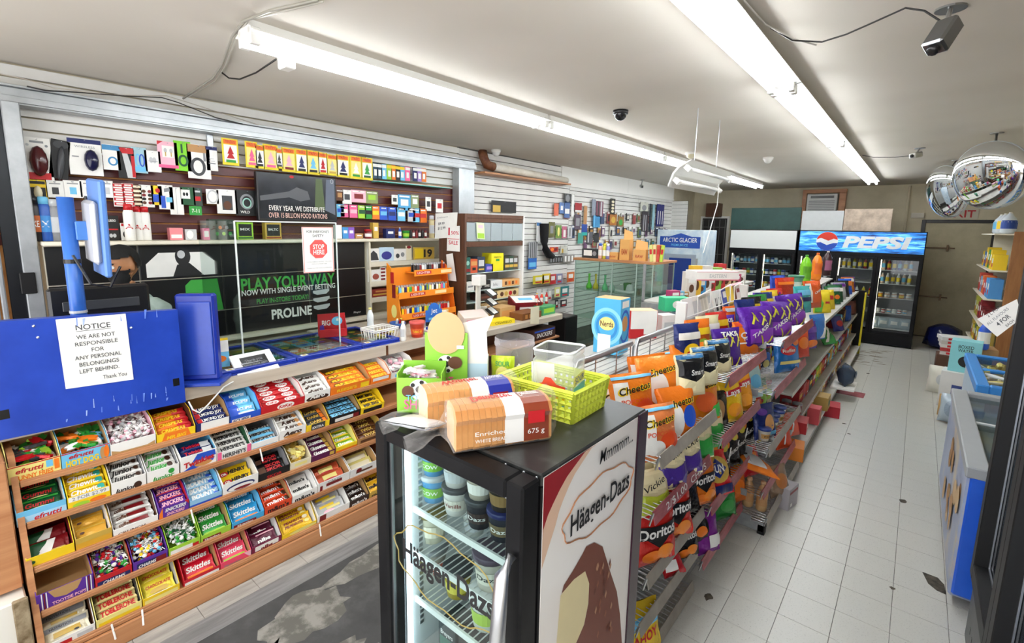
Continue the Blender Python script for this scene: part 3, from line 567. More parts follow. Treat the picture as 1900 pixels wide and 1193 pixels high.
# row 4
CB(3, 69, 176, 'pu', 'kr', [('p', [(.2, 1), (.3, .55), (.5, .42), (.7, .55), (.8, 1)], 'kr'), ('r', .09, .5, .02, 1, 'w'), ('r', .13, .5, .02, 1, 'dr'), ('r', .17, .5, .02, 1, 'w'), ('r', .87, .5, .02, 1, 'w'), ('r', .91, .5, .02, 1, 'dr'), ('r', .95, .5, .02, 1, 'w'), T('TOOTSIE POPS', .55, .28, .16, 'lk', .6, .03)], None, 'empty purple lollipop box with striped corners at the left of the fourth tier', hf=.1, hb=.12)
CB(3, 177, 246, 'r', 'kr', [('r', .5, .3, .9, .5, 'db'), T('CHARMS', .5, .3, .3, 'w', .6, .03, .2)], ('lol', ['r', 'pu', 'w', 'g'], 'heap of lollipops in the red box on the fourth tier'), 'red lollipop box beside the empty purple one', hf=.06)
CB(3, 247, 312, 'pu', 'pu', [('r', .4, .4, .6, .6, 'db'), T('CHARMS', .4, .4, .3, 'w', .5, .03, .2), ('r', .8, .4, .3, .6, 'dr')], ('lol', ['r', 'w', 'y', 'lb'], 'heap of lollipops in the purple box on the fourth tier'), 'purple lollipop box in the fourth tier', hf=.06)
CB(3, 313, 372, 'lg', 'lg', [('r', .4, .4, .7, .5, 'w'), ('r', .85, .3, .2, .5, 'r')], ('lol', ['w', 'lgy', 'g', 'w', 'dg'], 'heap of silvery green lollipops in the lime box'), 'lime green lollipop box beside the green candy packs', hf=.055)
CB(3, 373, 429, 'lg', 'kr', [('r', .35, .3, .6, .5, 'dr'), T('Skittles', .35, .3, .3, 'w', .5, .03, .2)], ('pk', 3, 'g', sk('lg'), 'green sour candy pack in the green box'), 'green sour candy box in the fourth tier', hf=.05)
CB(3, 430, 490, '3fa4d8', 'lb', [('r', .4, .3, .7, .5, 'dr'), T('Skittles', .4, .3, .3, 'w', .5, .03, .2)], ('pk', 3, '2f9ad0', sk('o'), 'turquoise blue candy pack in the blue box'), 'turquoise blue candy box in the fourth tier', hf=.05)
CB(3, 491, 541, 'd8431c', 'kr', [T("m&m's", .5, .5, .5, 'k', .8, .04)], ('bar', 4, 'd8431c', mm_('w')[:1]+[('e', .9, .5, .08, .4, 'ch')], 'orange red candy pack in the orange red box'), 'orange red candy coated chocolate box on the fourth tier', hf=.06)
CB(3, 542, 588, 'w', 'w', [T("m&m's", .5, .4, .5, 'k', .8, .04)], ('pk', 2, 'w', [T("m&m's", .5, .6, .22, 'k', .75, .05), ('r', .5, .25, .8, .1, 'lgy')], 'white almond candy pack in the white box'), 'white candy coated almond box on the fourth tier', hf=.06)
CB(3, 589, 648, 'w', 'kr', [('r', .5, .55, .5, .3, 'dr'), ('r', .1, .4, .08, .5, 'dr'), T('CAKES', .5, .8, .2, 'gy', .4, .01)], ('pk', 2, 'd8603c', [('r', .5, .6, .5, .4, 'ly'), ('e', .5, .3, .35, .2, 'r')], 'red and yellow fruit cake pack in the white tray'), 'white tray of red and yellow cakes on the fourth tier', hf=.075)
CB(3, 649, 700, 'w', 'kr', [('r', .5, .5, .6, .2, 'br'), ('e', .3, .7, .1, .2, 'dr')], ('pk', 2, 'ly', [('r', .5, .5, .8, .5, 'cr'), ('r', .8, .3, .2, .2, 'r')], 'pale yellow cake pack in the white tray by the freezer'), 'white tray of pale yellow cakes at the right of the fourth tier', hf=.075)
# row 5
CB(4, 77, 178, 'w', 'br', [('r', .3, .4, .5, .5, 'r'), ('r', .8, .5, .3, .4, 'lgy')], ('pk', 3, 'cr', [('r', .5, .75, .9, .25, 'gy'), ('r', .5, .4, .6, .25, 'gold'), T('NUTRITION', .4, .75, .1, 'k', .5, .01), ('e', .7, .3, .06, .05, 'k')], 'cream and gold biscuit pack in the bottom left box'), 'white box of cream biscuit packs at the left of the bottom tier', hf=.05)
CB(4, 179, 264, 'ly', 'dgy', [('r', .5, .3, .9, .5, 'y')], ('bar', 4, 'e8d38a', [T('TOBLERONE', .5, .5, .6, 'r', .85, .04)], 'cream triangular chocolate bar with red lettering'), 'cream box of long triangular chocolate bars on the bottom tier', hf=.055)
CB(4, 265, 334, 'y', 'lgy', [('r', .5, .4, .9, .6, 'ly')], ('pk', 3, 'ecd83a', [T('CHOCOLATE', .5, .65, .16, 'r', .8, .03, .2), ('e', .5, .35, .3, .15, 'gold'), ('r', .5, .15, .8, .08, 'w')], 'yellow chocolate pack on the bottom tier'), 'yellow box of glossy yellow packs on the bottom tier', hf=.05)
CB(4, 341, 408, 'c8102a', 'kr', [('r', .5, .4, .96, .5, 'w')], ('pk', 3, 'c8102a', sk('o'), 'red fruit candy pack in the red box'), 'red fruit candy box on the bottom tier', hf=.045)
CB(4, 409, 466, 'ee4a6a', 'kr', [('p', [(.75, 1), (1, 1), (1, 0)], 'lk'), T('Skittles', .4, .3, .3, 'gy', .6, .03, .2)], ('pk', 3, 'e0405e', sk('lg'), 'pink fruit candy pack in the pink box'), 'pink fruit candy box on the bottom tier', hf=.05)
CB(4, 467, 522, '7a1440', 'w', [('r', .5, .6, .8, .6, 'w'), T('nibs', .5, .4, .5, 'dr', .4, .05)], ('pk', 3, '5a1030', [T('nibs', .5, .4, .22, 'w', .5, .05), ('r', .6, .8, .7, .08, 'lk')], 'dark maroon licorice pack in the maroon box'), 'maroon licorice box on the bottom tier', hf=.055)
CB(4, 523, 587, 'y', 'w', [('e', .6, .6, .4, .3, 'ly')], ('pk', 3, 'e8b820', [T('PEANUTS', .42, .7, .16, 'dr', .6, .04, .2), T('PEANUTS', .42, .45, .16, 'dr', .6, .04, .2), ('e', .82, .7, .09, .12, 'cr'), ('e', .84, .4, .09, .12, 'ly')], 'yellow peanut pack with maroon lettering'), 'yellow box of peanut packs on the bottom tier', hf=.04)
CB(4, 589, 648, 'w', 'w', [('r', .15, .5, .2, .8, 'dr')], ('pk', 2, 'lgy', [('r', .4, .7, .5, .18, 'y'), ('r', .6, .5, .5, .18, 'ly'), ('e', .4, .25, .2, .15, 'lk')], 'clear cake pack with yellow band in the white tray'), 'white tray with clear wrapped cakes on the bottom tier', hf=.06)
CB(4, 649, 684, '33201a', 'kr', [T("m&m's", .5, .4, .5, 'w', .8, .04)], ('bar', 4, '2a1a14', mm_('w'), 'dark brown candy pack with white lettering'), 'dark brown candy coated chocolate box on the bottom tier', hf=.055)
CB(4, 685, 725, 'gold', 'kr', [T("m&m's", .5, .4, .5, 'k', .8, .04)], ('pk', 2, 'e8b01a', [T("m&m's", .5, .6, .25, 'k', .8, .05)], 'yellow orange candy pack beside the freezer'), 'yellow orange candy box at the right of the bottom tier', hf=.055)
# price tags clipped to the lips
for k, (r_, px, a) in enumerate(((1, 480, .3), (2, 352, .5), (4, 205, .6), (4, 262, -.5), (4, 590, -.35))):
    x, z = LIP[r_]; b = MB(); b.rbox(-.004, -.003, -.075, .004, 0, .0, .001)
    tag(ob('price_tag', b.mesh('price_tag', m_white), None, (x+.017, ypx(px, x, z), z+.004), (R(-15), 0, R(90)+a*.5)), ['slim white price tag hanging below the second tier', 'slim white price tag hanging below the third tier', 'slim white tag on the cream chocolate bar box', 'slim white tag right of the long chocolate bars', 'slim white tag on the clear cake tray'][k], 'price tag', 'clip-on price tags')
# ================================================================ BEHIND THE COUNTER
m_blk = mat('101012', 'p', .1); m_crm = mat('ivory', 'c', .03)
WX = lambda X: (lambda u, v, d: Vector((X+d, u, v)))
def WP(px, py, X): p = P(px, py, X=X); return p.y, p.z
bc = thing('back_cabinet', 'black fronted tobacco cabinet with cream top shelf behind the counter', 'cabinet', (0, 0, 0))
MB().box(-4.42, .45, 0, -4.215, 2.76, 1.81).build('carcass', m_crm, bc)
MB().rbox(-4.43, .445, 1.812, -4.13, 3.95, 1.838, .004).build('top_shelf', m_crm, bc)
MB().rbox(-4.42, .45, 1.045, -4.12, 2.76, 1.07, .003).build('ledge', m_crm, bc)
cols = [.452, .93, 1.58, 2.17, 2.755]; rows = [1.075, 1.285, 1.555, 1.808]
for i in range(4):
    for j in range(3): MB().rbox(-4.215, cols[i]+.004, rows[j]+.004, -4.2, cols[i+1]-.004, rows[j+1]-.004, .002).build('flip_panel', m_blk, bc)
X0 = -4.199; A = []
y0, z0 = WP(446, 528, X0); y1, z1 = WP(622, 515, X0)
A += [T('PLAY YOUR WAY', (y0+y1)/2, (z0+z1)/2-.005, .1, '3ba43e', y1-y0-.01, .03), T('NOW WITH SINGLE EVENT BETTING', (y0+y1)/2, 1.405, .044, 'w', y1-y0-.01, .018)]
A += [T('PLAY IN-STORE TODAY!', 1.93, 1.325, .04, '3ba43e', .45, .018), T('PROLINE', 2.0, 1.2, .08, 'w', .36, .035)]
for k in range(3): A.append(('p', [(2.2, 1.37-k*.07), (2.36, 1.38-k*.07), (2.36, 1.36-k*.07), (2.33, 1.335-k*.07), (2.24, 1.33-k*.07), (2.2, 1.35-k*.07)], 'lgy'))
A += [('p', [(.97, 1.575), (.97, 1.67), (1.05, 1.75), (1.33, 1.75), (1.41, 1.68), (1.41, 1.575)], 'w'), ('e', 1.2, 1.72, .05, .07, 'k'), ('p', [(1.13, 1.575), (1.16, 1.66), (1.24, 1.67), (1.33, 1.575)], 'k'), ('e', 1.19, 1.735, .025, .03, 'lgy')]
A += [('p', [(1.2, 1.29), (1.2, 1.5), (1.24, 1.54), (1.42, 1.54), (1.45, 1.29)], '3ba43e'), ('p', [(1.2, 1.29), (1.22, 1.42), (1.32, 1.4), (1.34, 1.29)], '1f6a24'), T('Player', 2.65, 1.12, .018, 'w', .08, .005)]
art(A[:4], WX(X0), bc, 'poster_lettering')
for a_ in A[4:7]: art([a_], WX(X0), bc, 'poster_shape')
art(A[7:11], WX(X0), bc, 'poster_picture'); art(A[11:13], WX(X0), bc, 'poster_picture'); art(A[13:], WX(X0), bc, 'poster_lettering')
# cream cubby shelves right of the cabinet with small goods
cu = thing('cream_shelf_unit', 'cream pigeonhole shelf unit right of the black cabinet', 'shelf', (0, 0, 0))
MB().box(-4.42, 2.77, .3, -4.40, 3.9, 1.81).build('back_panel', m_crm, cu)
for y in (2.77, 3.88): MB().rbox(-4.40, y, .3, -4.15, y+.02, 1.81, .002).build('side_panel', m_crm, cu)
for z in (1.02, 1.2, 1.36, 1.56): MB().rbox(-4.40, 2.79, z, -4.15, 3.88, z+.05, .003).build('shelf', m_crm, cu)
def PXB(px0, py0, px1, py1, X):           # pixel rectangle on a plane x=X -> y0,y1,z0,z1
    a = P(px0, py1, X=X); b = P(px1, py0, X=X); return a.y, b.y, a.z, b.z
def card(px0, py0, px1, py1, col, items, label, cat='package', X=-4.33, group=None, k='c', t=.006, bulge=None, hook=True, name='hanging_pack', tilt=0):
    y0, y1, z0, z1 = PXB(px0, py0, px1, py1, X); w, h = y1-y0, z1-z0
    o = tag(ob(name, MB().rbox(-w/2, 0, 0, w/2, t, h, .0015).mesh(name, mat(col, k))), label, cat, group)
    if items: art(rel(items, w, h), FRONT(), o)
    for bl in (bulge or []):
        cx_, cz_, rx, rz, dp, c, kk = bl
        b = MB(); b.smooth = True; n = 12
        b.T = Matrix.Translation(((cx_-.5)*w, 0, cz_*h)) @ Matrix.Rotation(R(90), 4, 'X')
        b.lathe([(1, 0), (.98, .5), (.75, .9), (.02, 1)], n, cap=False); b.v = [((p[0]-(cx_-.5)*w)*rx*w+(cx_-.5)*w, p[1]*dp, (p[2]-cz_*h)*rz*h+cz_*h) for p in b.v]
        b.build('blister', glass() if c == 'glass' else mat(c, kk), o)
    if hook: b = MB(); b.tube([(0, -.03, h-.012), (0, t, h-.012), (0, .09, h-.004)], .002, 4); b.build('hook', mat('sil', 'm'), o)
    o.matrix_basis = MT((X, (y0+y1)/2, z0), R(90), 0, tilt)
    return o
# goods hanging on the slats, first row
CD = card
CD(50, 258, 92, 333, 'w', [('r', .5, .9, .5, .05, 'gy'), ('r', .5, .1, .8, .16, 'r'), ('e', .84, .82, .06, .03, 'gy'), ('e', .16, .82, .06, .03, 'lgy')], 'white blister pack with a maroon computer mouse at the far left', 'mouse', bulge=[(.5, .45, .34, .36, .04, '4a1518', 'l')])
CD(90, 260, 118, 330, 'k', [('e', .5, .88, .4, .1, 'dgy')], 'black hanging pack with a dark strap beside the maroon mouse', 'strap', tilt=R(8), bulge=[(.55, .4, .2, .45, .02, 'dgy', 'p')])
CD(131, 261, 186, 323, 'w', [('r', .5, .93, 1, .12, 'db'), T('WIRELESS', .5, .78, .06, 'gy', .6, .005), ('r', .2, .5, .2, .03, 'gy')], 'large clear pack with a navy round computer mouse', 'mouse', bulge=[(.66, .42, .22, .3, .04, '16163c', 'l')])
CD(193, 270, 221, 314, 'w', [('r', .5, .88, 1, .2, '3c86b8'), ('n', .55, .35, .28, .18, .06, '3c86b8')], 'white and blue pack with a coiled blue cable', 'cable')
CD(221, 275, 248, 330, 'k', [('p', [(.1, .98), (.95, .98), (.95, .8), (.3, .8)], 'r'), ('p', [(.3, .8), (.6, .8), (.95, .02), (.5, .02)], 'lgy'), ('r', .88, .4, .2, .7, 'r')], 'black pack with red edge and silver strap on the slat wall', 'strap')
CD(247, 275, 271, 320, '9fc4d0', [('n', .4, .5, .2, .25, .05, 'lb'), ('n', .65, .5, .2, .25, .05, 'b'), ('r', .5, .15, .7, .2, 'lb')], 'pale blue pack with looped blue cable', 'cable')
CD(270, 281, 297, 318, 'w', [('e', .4, .55, .12, .14, 'lgy'), ('e', .6, .55, .12, .14, 'lgy'), ('r', .5, .5, .6, .02, 'gy')], 'white pouch pack with white earbuds', 'earbuds')
CD(295, 265, 328, 310, 'lk', [('r', .5, .06, 1, .12, 'pk'), ('p', [(0, .85), (.3, 1), (0, 1)], 'r'), ('r', .52, .62, .6, .44, 'w'), ('e', .38, .66, .08, .09, 'lgy'), ('e', .66, .66, .08, .09, 'lgy'), ('r', .38, .52, .05, .16, 'gold'), ('r', .66, .52, .05, .16, 'gold')], 'pink and white pack with two earphones', 'earphones')
CD(326, 264, 353, 316, '7ed321', [('n', .5, .35, .3, .2, .07, 'dg'), ('r', .45, .75, .12, .3, 'dg')], 'bright lime green pack with a green cable', 'cable')
CD(350, 271, 388, 330, 'w', [('r', .45, .88, .8, .22, 'lbr'), ('n', .45, .35, .33, .27, .08, 'dgy'), ('r', .75, .65, .1, .25, 'gy')], 'white and tan pack with a thick grey cable loop', 'cable')
CD(384, 273, 402, 316, 'w', [('r', .5, .92, 1, .14, 'db'), ('r', .5, .3, .6, .04, 'gy'), ('r', .5, .4, .5, .03, 'lgy'), ('r', .45, .5, .4, .03, 'lgy')], 'white pack with a navy header beside the grey post', 'package')
# second row
CD(54, 333, 86, 376, 'y', [('r', .5, .85, .8, .12, 'k'), ('p', [(.1, .2), (.9, .2), (.9, .65), (.1, .65)], 'k')], 'yellow and black pack with light bulbs at the far left', 'light bulbs', bulge=[(.5, .42, .22, .3, .03, 'cr', 'l')])
for i, (a, c_, lb) in enumerate(((87, 'dgy', 'first white adapter pack right of the light bulbs'), (120, 'lb', 'second white adapter pack right of the light bulbs'), (150, 'lgy', 'white adapter pack behind the blue pole display'), (190, 'lgy', 'white adapter pack just right of the pole display'))):
    CD(a, 336, a+31 if i < 3 else 209, 366, 'w', [('r', .5, .4, .36, .4, c_), ('r', .5, .82, .6, .06, 'gy'), ('e', .5, .92, .08, .03, 'gy')], lb, 'adapter', group='white adapter packs')
for i, x in enumerate((212, 230)):
    CD(x, 341, x+17, 383, 'w', [('r', .5, .12+.2*j, .9, .13, 'r') for j in range(5)]+[('r', .5, .12+.2*j, .6, .06, 'w') for j in range(5)], ['left strip of red and white sachets on the burgundy slats', 'right strip of red and white sachets on the burgundy slats'][i], 'sachets')
CD(248, 343, 262, 382, 'br', [('r', .5, .1+.2*j, .8, .1, 'cr') for j in range(5)], 'narrow brown strip pack beside the sachets', 'package')
CD(261, 344, 284, 384, 'w', [('e', .3+.4*(j % 2), .2+.17*(j//2), .14, .07, ['br', 'dr', 'k'][j % 3]) for j in range(8)], 'white card with rows of dark buttons', 'card')
CD(282, 345, 300, 380, 'y', [('r', .4, .35, .5, .4, 'b'), ('e', .6, .75, .2, .12, 'r')], 'small yellow and blue hanging pack', 'package')
CD(296, 344, 320, 388, 'w', [('r', .3, .3, .3, .5, 'b'), ('p', [(.4, .7), (.8, .75), (.75, .9), (.4, .85)], 'gy'), ('r', .7, .4, .4, .2, 'lb')], 'white and blue card with a grey lighter gun', 'card')
CD(317, 348, 338, 398, 'w', [('r', .5, .5, .04, .95, 'lgy')], 'plain white tall hanging box', 'box')
CD(336, 348, 361, 380, 'dg', [('r', .35, .6, .6, .5, 'w'), ('e', .25, .6, .08, .1, 'k'), ('e', .45, .6, .08, .1, 'k')], 'dark green pack with black earbuds on white', 'earbuds')
CD(360, 349, 374, 382, '33423a', [('r', .5, .4, .6, .25, 'r'), ('r', .5, .8, .6, .1, 'lgy')], 'dark grey pack with red square beside the green one', 'package')
CD(352, 383, 374, 399, 'g', [T('7-11', .5, .5, .4, 'w', .6, .02)], 'small green gift card on the slats', 'card')
CD(384, 352, 405, 378, 'w', [('n', .5, .5, .46, .46, .1, 'lgy')], 'white looped charging cable hanging alone', 'cable')
CD(404, 353, 439, 396, 'w', [('r', .5, .45, .5, .6, 'dgy'), ('e', .5, .35, .2, .18, 'br')], 'white pack with dark picture left of the television', 'package')
CD(438, 354, 478, 400, '1b1d1d', [('n', .5, .55, .3, .3, .08, 'gy'), ('n', .5, .5, .2, .2, .05, '9fd0c0'), T('WILD', .4, .15, .1, 'w', .4, .01)], 'black pack with silver swirl pattern left of the television', 'package')
# air fresheners in yellow sleeves
fr = [(414, 259, 441, 305, 'r', 'g'), (457, 264, 477, 310, 'pk', 'pk'), (474, 270, 490, 312, 'k', 'k'), (490, 270, 515, 314, 'lk', 'pk'), (512, 276, 524, 312, 'dgy', 'dgy'), (524, 276, 548, 318, 'lk', 'dr'), (549, 278, 570, 321, 'db', 'k'), (570, 281, 592, 323, 'lb', 'k'), (591, 284, 607, 323, 'r', 'r'), (607, 288, 626, 325, 'lgy', 'gold'), (625, 289, 648, 328, 'db', 'k'), (650, 291, 671, 331, 'w', 'g'), (671, 294, 691, 333, 'g', 'dg')]
ord_ = ['far left red', 'bright pink', 'black', 'light pink', 'narrow grey', 'pale pink', 'navy', 'light blue', 'bright red', 'golden grey', 'dark navy', 'white and green', 'green']
for i, (a, b_, c, d, c1, c2) in enumerate(fr):
    CD(a, b_, c, d, 'ecd62a', [('r', .5, .87, .8, .16, 'o'), T('TREES', .5, .87, .1, 'r', .6, .01), ('r', .5, .43, .8, .66, 'ly' if i % 2 else 'w'), ('p', [(.25, .25), (.75, .25), (.6, .42), (.7, .42), (.5, .72), (.3, .42), (.4, .42)], c1), ('r', .5, .15, .6, .1, c2)], '%s tree air freshener in a yellow sleeve above the television' % ord_[i] if i < 11 else '%s tree air freshener in a yellow sleeve right of the grey strip' % ord_[i], 'air freshener', group='tree air fresheners')
for i, (a, c1) in enumerate(((692, '26465c'), (700, '26465c'), (708, 'lb'), (718, 'lg'), (726, 'o'), (734, 'k'), (742, 'lb'), (752, 'pk'), (766, 'db'), (774, 'lp'), (782, 'o'))):
    CD(a, 303+i, a+9, 331+i*.6, c1, [('r', .5, .85, .9, .2, 'y' if 2 < i < 7 else 'w'), ('r', .5, .4, .5, .4, 'w')], 'slim %s card, number %s from the left on the teal shelf' % (dict(zip(('26465c', 'lb', 'lg', 'o', 'k', 'pk', 'db', 'lp'), ('slate', 'light blue', 'lime', 'orange', 'black', 'pink', 'navy', 'lilac')))[c1], ['one', 'two', 'three', 'four', 'five', 'six', 'seven', 'eight', 'nine', 'ten', 'eleven'][i]), 'card', group='slim cards on the teal shelf', hook=False)
a, b_ = P(690, 336, X=-4.40), P(822, 348, X=-4.40)
tag(MB().rbox(-4.41, a.y, a.z-.012, -4.27, b_.y, a.z-.004, .001).build('teal_glass_shelf', mat('4fb3a6', 'l')), 'teal glass shelf on the slat wall above the toiletries', 'shelf')
# television
tv = thing('television', 'flat television showing a food donation message on the slat wall', 'television', (0, 0, 0))
y0, y1, z0, z1 = 1.785, 2.5, 1.995, 2.4
MB().rbox(-4.30, y0, z0, -4.25, y1, z1, .006).build('bezel', m_blk, tv); MB().box(-4.41, y0+.2, z0+.1, -4.29, y1-.2, z1-.1).build('bracket', m_blk, tv)
MB().box(-4.25, y0+.012, z0+.02, -4.2493, y1-.012, z1-.012).build('screen', procmat('screen_picture', '07080a', '30343c', 2.2, .15, detail=3), tv)
TVM = WX(-4.249); art([('p', [(y0+.02, 2.2), (2.05, 2.25), (2.12, 2.29), (2.22, 2.26), (2.24, 2.19), (2.15, 2.17), (2.05, 2.2), (y0+.02, 2.16)], '54565a'), ('p', [(2.28, 2.1), (2.3, 2.38), (2.36, 2.38), (2.38, 2.1)], '4a5a34'), ('p', [(2.4, 2.38), (2.48, 2.38), (2.48, 2.06), (2.38, 2.1)], '5c6474'), ('e', 2.08, 2.375, .02, .012, 'r'), T('EVERY YEAR, WE DISTRIBUTE', (y0+y1)/2-.02, 2.105, .042, 'w', .5, .008), T('OVER 15 BILLION FOOD RATIONS', (y0+y1)/2-.01, 2.045, .042, 'e6bcb0', .53, .008), ('n', 2.455, 2.365, .015, .02, .004, 'lgy')], TVM, tv, 'screen_text')
# right of the television: two rows of small packs
for i, (a, t_, c, bt, c1, c2) in enumerate(((624, 352, 637, 372, 'br', 'lbr'), (636, 353, 652, 378, 'w', 'dgy'), (652, 354, 679, 375, 'lk', 'dr'), (679, 356, 701, 377, '8a9a5a', 'lg'), (727, 362, 738, 379, 'w', 'dgy'), (739, 362, 762, 390, '4aa0d0', 'w'), (763, 362, 777, 386, '8a9a6a', 'w'), (790, 366, 800, 391, 'w', 'dgy'), (809, 370, 822, 394, 'w', 'r'))):
    CD(a, t_, c, bt, c1, [('r', .5, .5, .6, .4, c2), ('r', .5, .88, .8, .1, 'w')], '%s pack in the upper row right of the television' % ['small brown', 'white and grey', 'pink and maroon', 'olive striped', 'narrow white', 'sky blue pouch', 'khaki', 'tall white', 'white and red'][i], 'package', group='small packs right of the television')
for i, (a, c1, c2) in enumerate(((625, 'lb', 'b'), (632, 'pk', 'w'), (649, 'pk', 'lk'), (665, 'lg', 'dg'), (677, 'g', 'k'), (690, 'o', 'y'), (705, 'b', 'lb'), (721, 'b', 'db'), (738, 'lb', 'w'), (757, 'lgy', 'b'), (766, 'lb', 'r'), (778, 'o', 'r'))):
    CD(a, 379+i*.8, a+14, 402+i, c1, [('r', .5, .5, .8, .3, c2), ('r', .5, .88, .6, .08, 'w')], '%s sachet in the lower row right of the television' % ['light blue', 'first pink', 'second pink', 'lime', 'green and black', 'orange', 'blue', 'dark blue', 'sky blue', 'grey', 'pale blue and red', 'orange and red'][i], 'sachet', group='small sachets right of the television')
# things standing on the cream top shelf (x about -4.28)
SX = -4.27; SZ = 1.8385
def onshelf(px, prof, sc, col, lid, label, cat, band=None, text=None, tcol='w', X=SX, sz=1, name=None):
    return bottle(name or 'bottle', prof, sc, col, lid, label, cat, (X, ypx(px, X, SZ), SZ), None, band, 'p', R(75), text, tcol, sz=sz)
onshelf(69, 'spray', 1.05, '1a1416', 'k', 'black spray can with orange flames at the far left of the shelf', 'spray can', 'b85a1a', 'AXE', name='spray_can')
onshelf(88, 'spray', 1.05, '2a5ab0', 'lb', 'blue spray can beside the black one', 'spray can', '3c8ad0', '1X', name='spray_can')
onshelf(107, 'spray', 1.0, 'gy', 'lgy', 'grey spray can behind the blue pole', 'spray can', 'lgy', name='spray_can')
onshelf(243, 'spray', .95, 'w', 'r', 'tall white butane can with red cap in front of the pair', 'spray can', None, 'A', 'r', X=-4.22, name='spray_can')
onshelf(258, 'spray', .9, 'w', 'r', 'left white butane can of the pair with red caps', 'spray can', None, 'A', 'r', name='spray_can')
onshelf(273, 'spray', .9, 'w', 'r', 'right white butane can of the pair with red caps', 'spray can', None, 'A', 'r', name='spray_can')
def sbox(px0, px1, h, col, items, label, cat='box', d=.06, X=SX, Z=SZ, side=None, name='small_box', rz=0):
    y0, y1 = ypx(px0, X, Z), ypx(px1, X, Z)
    return carton(name, y1-y0, d, h, col, items, label, cat, MT((X, (y0+y1)/2, Z), R(90)+rz), None, side)
sbox(181, 196, .15, 'y', [('e', .5, .5, .2, .1, 'k')], 'yellow carton behind the cashier on the shelf')
sbox(197, 224, .17, '14110f', [T('KUBERO', .5, .8, .09, 'w', .6, .01), ('r', .5, .45, .8, .05, 'r'), ('e', .38, .2, .12, .08, 'lgy'), ('e', .62, .2, .12, .08, 'lgy')], 'black carton with round motifs behind the cashier')
sbox(226, 243, .12, 'w', [('r', .5, .9, .8, .15, 'r'), ('e', .5, .35, .3, .2, 'k')], 'white and black carton left of the butane cans')
sbox(316, 341, .09, 'e88a90', [('r', .5, .3, .8, .3, 'w')], 'pink small display box right of the butane cans')
sbox(378, 390, .09, 'pk', [('r', .5, .5, .7, .5, 'w')], 'pink carton behind the clear shield')
sbox(390, 436, .16, '20301f', [('e', .3+.13*j, .3+.3*(j % 2), .07, .09, ['g', 'o', 'lg', 'gy'][j % 4]) for j in range(5)], 'dark picture carton behind the clear shield')
for i, (a, c1, c2) in enumerate(((441, '3a6a3a', 'lg'), (493, '8a3a1c', 'gold'))):
    sbox(a, a+30, .14, c2, [('r', .5, .55, .8, .7, '1a1a16'), T(['MIX', 'BALTIC'][i], .5, .6, .14, 'w', .6, .02), ('r', .5, .1, .9, .1, c1)], ['green framed dark card box on the shelf', 'gold framed dark card box under the television'][i])
sbox(345, 366, .08, 'lgy', [('e', .4, .5, .3, .4, 'w')], 'grey tray of white coils on the shelf')
for a in ((625, 635, .13, 'w', 'plain white carton right of the television'), (636, 647, .11, '3c8ac8', 'blue half of a two tone carton pair'), (647, 658, .11, '8a5ac0', 'purple carton beside the blue one'), (660, 674, .05, 'lbr', 'low tan box on the cream shelf'), (693, 703, .16, 'gold', 'tall golden yellow carton on the cream shelf'), (717, 733, .1, 'db', 'navy and white carton on the cream shelf')):
    sbox(a[0], a[1], a[2], a[3], [('r', .5, .6, .6, .25, 'w')], a[4])
onshelf(683, 'jar', .9, 'dr', 'r', 'small maroon jar on the cream shelf', 'jar', 'w', name='jar'); onshelf(742, 'bot', .5, 'b', 'w', 'small blue bottle on the cream shelf', 'bottle', 'w')
onshelf(753, 'tub', .9, 'g', None, 'green cup on the cream shelf', 'cup', 'lg', name='cup')
for i in range(6): onshelf(762+i*5.5, 'bot', .42, ['k', 'dr', 'dr', 'k', 'k', 'dr'][i], 'k', '%s small dark bottle of six near the brown cabinet' % ['first', 'second', 'third', 'fourth', 'fifth', 'sixth'][i], 'bottle', 'w' if i % 2 else None)
onshelf(801, 'spray', .95, 'c9b98a', 'sil', 'tall champagne coloured spray can near the brown cabinet', 'spray can', 'sil', name='spray_can')
# things in the cream cubbies
def cub(px0, px1, z, h, col, items, label, cat='box', d=.05): return sbox(px0, px1, h, col, items, label, cat, d, -4.17, z)
cub(683, 704, 1.612, .13, 'w', [('p', [(.05, .1), (.95, .1), (.8, .6), (.5, .85), (.2, .6)], 'dgy')], 'white card with a dark purse picture in the top cubby', 'card', .01)
cub(704, 731, 1.612, .14, 'c4dcee', [('e', .5, .4, .35, .3, '3a3a8a')], 'pale blue card with a navy crown picture in the top cubby', 'card', .01)
cub(731, 754, 1.612, .12, 'w', [('e', .3, .4, .15, .2, 'dgy'), ('e', .7, .5, .15, .2, 'gy')], 'white card with small animal prints in the top cubby', 'card', .01)
cub(754, 764, 1.612, .15, 'cr', [('e', .5, .9, .4, .1, 'dr')], 'cream bottle shaped card in the top cubby', 'card', .01)
cub(768, 806, 1.612, .13, 'gold', [('r', .25, .5, .4, .8, 'y'), T('19', .68, .5, .6, 'k', .4, .04)], 'yellow age limit sign reading 19', 'sign', .01)
cub(683, 707, 1.412, .12, 'w', [('e', .6, .4, .25, .25, '9a4a3a')], 'white card with a brick red picture in the middle cubby', 'card', .01)
cub(706, 716, 1.412, .14, 'w', [('r', .5, .12+.25*j, .8, .13, 'dr') for j in range(4)], 'white card with a red striped lighthouse', 'card', .01)
cub(716, 734, 1.412, .12, 'w', [('p', [(.1, .1), (.9, .1), (.5, .7)], 'dr')], 'white card with a maroon sail picture', 'card', .01)
cub(690, 735, 1.252, .08, '8a2a24', [('r', .5, .3, .9, .2, 'gold'), ('r', .5, .7, .7, .2, 'bread')], 'stack of red and gold folded cloths in the lower cubby', 'cloth', .12)
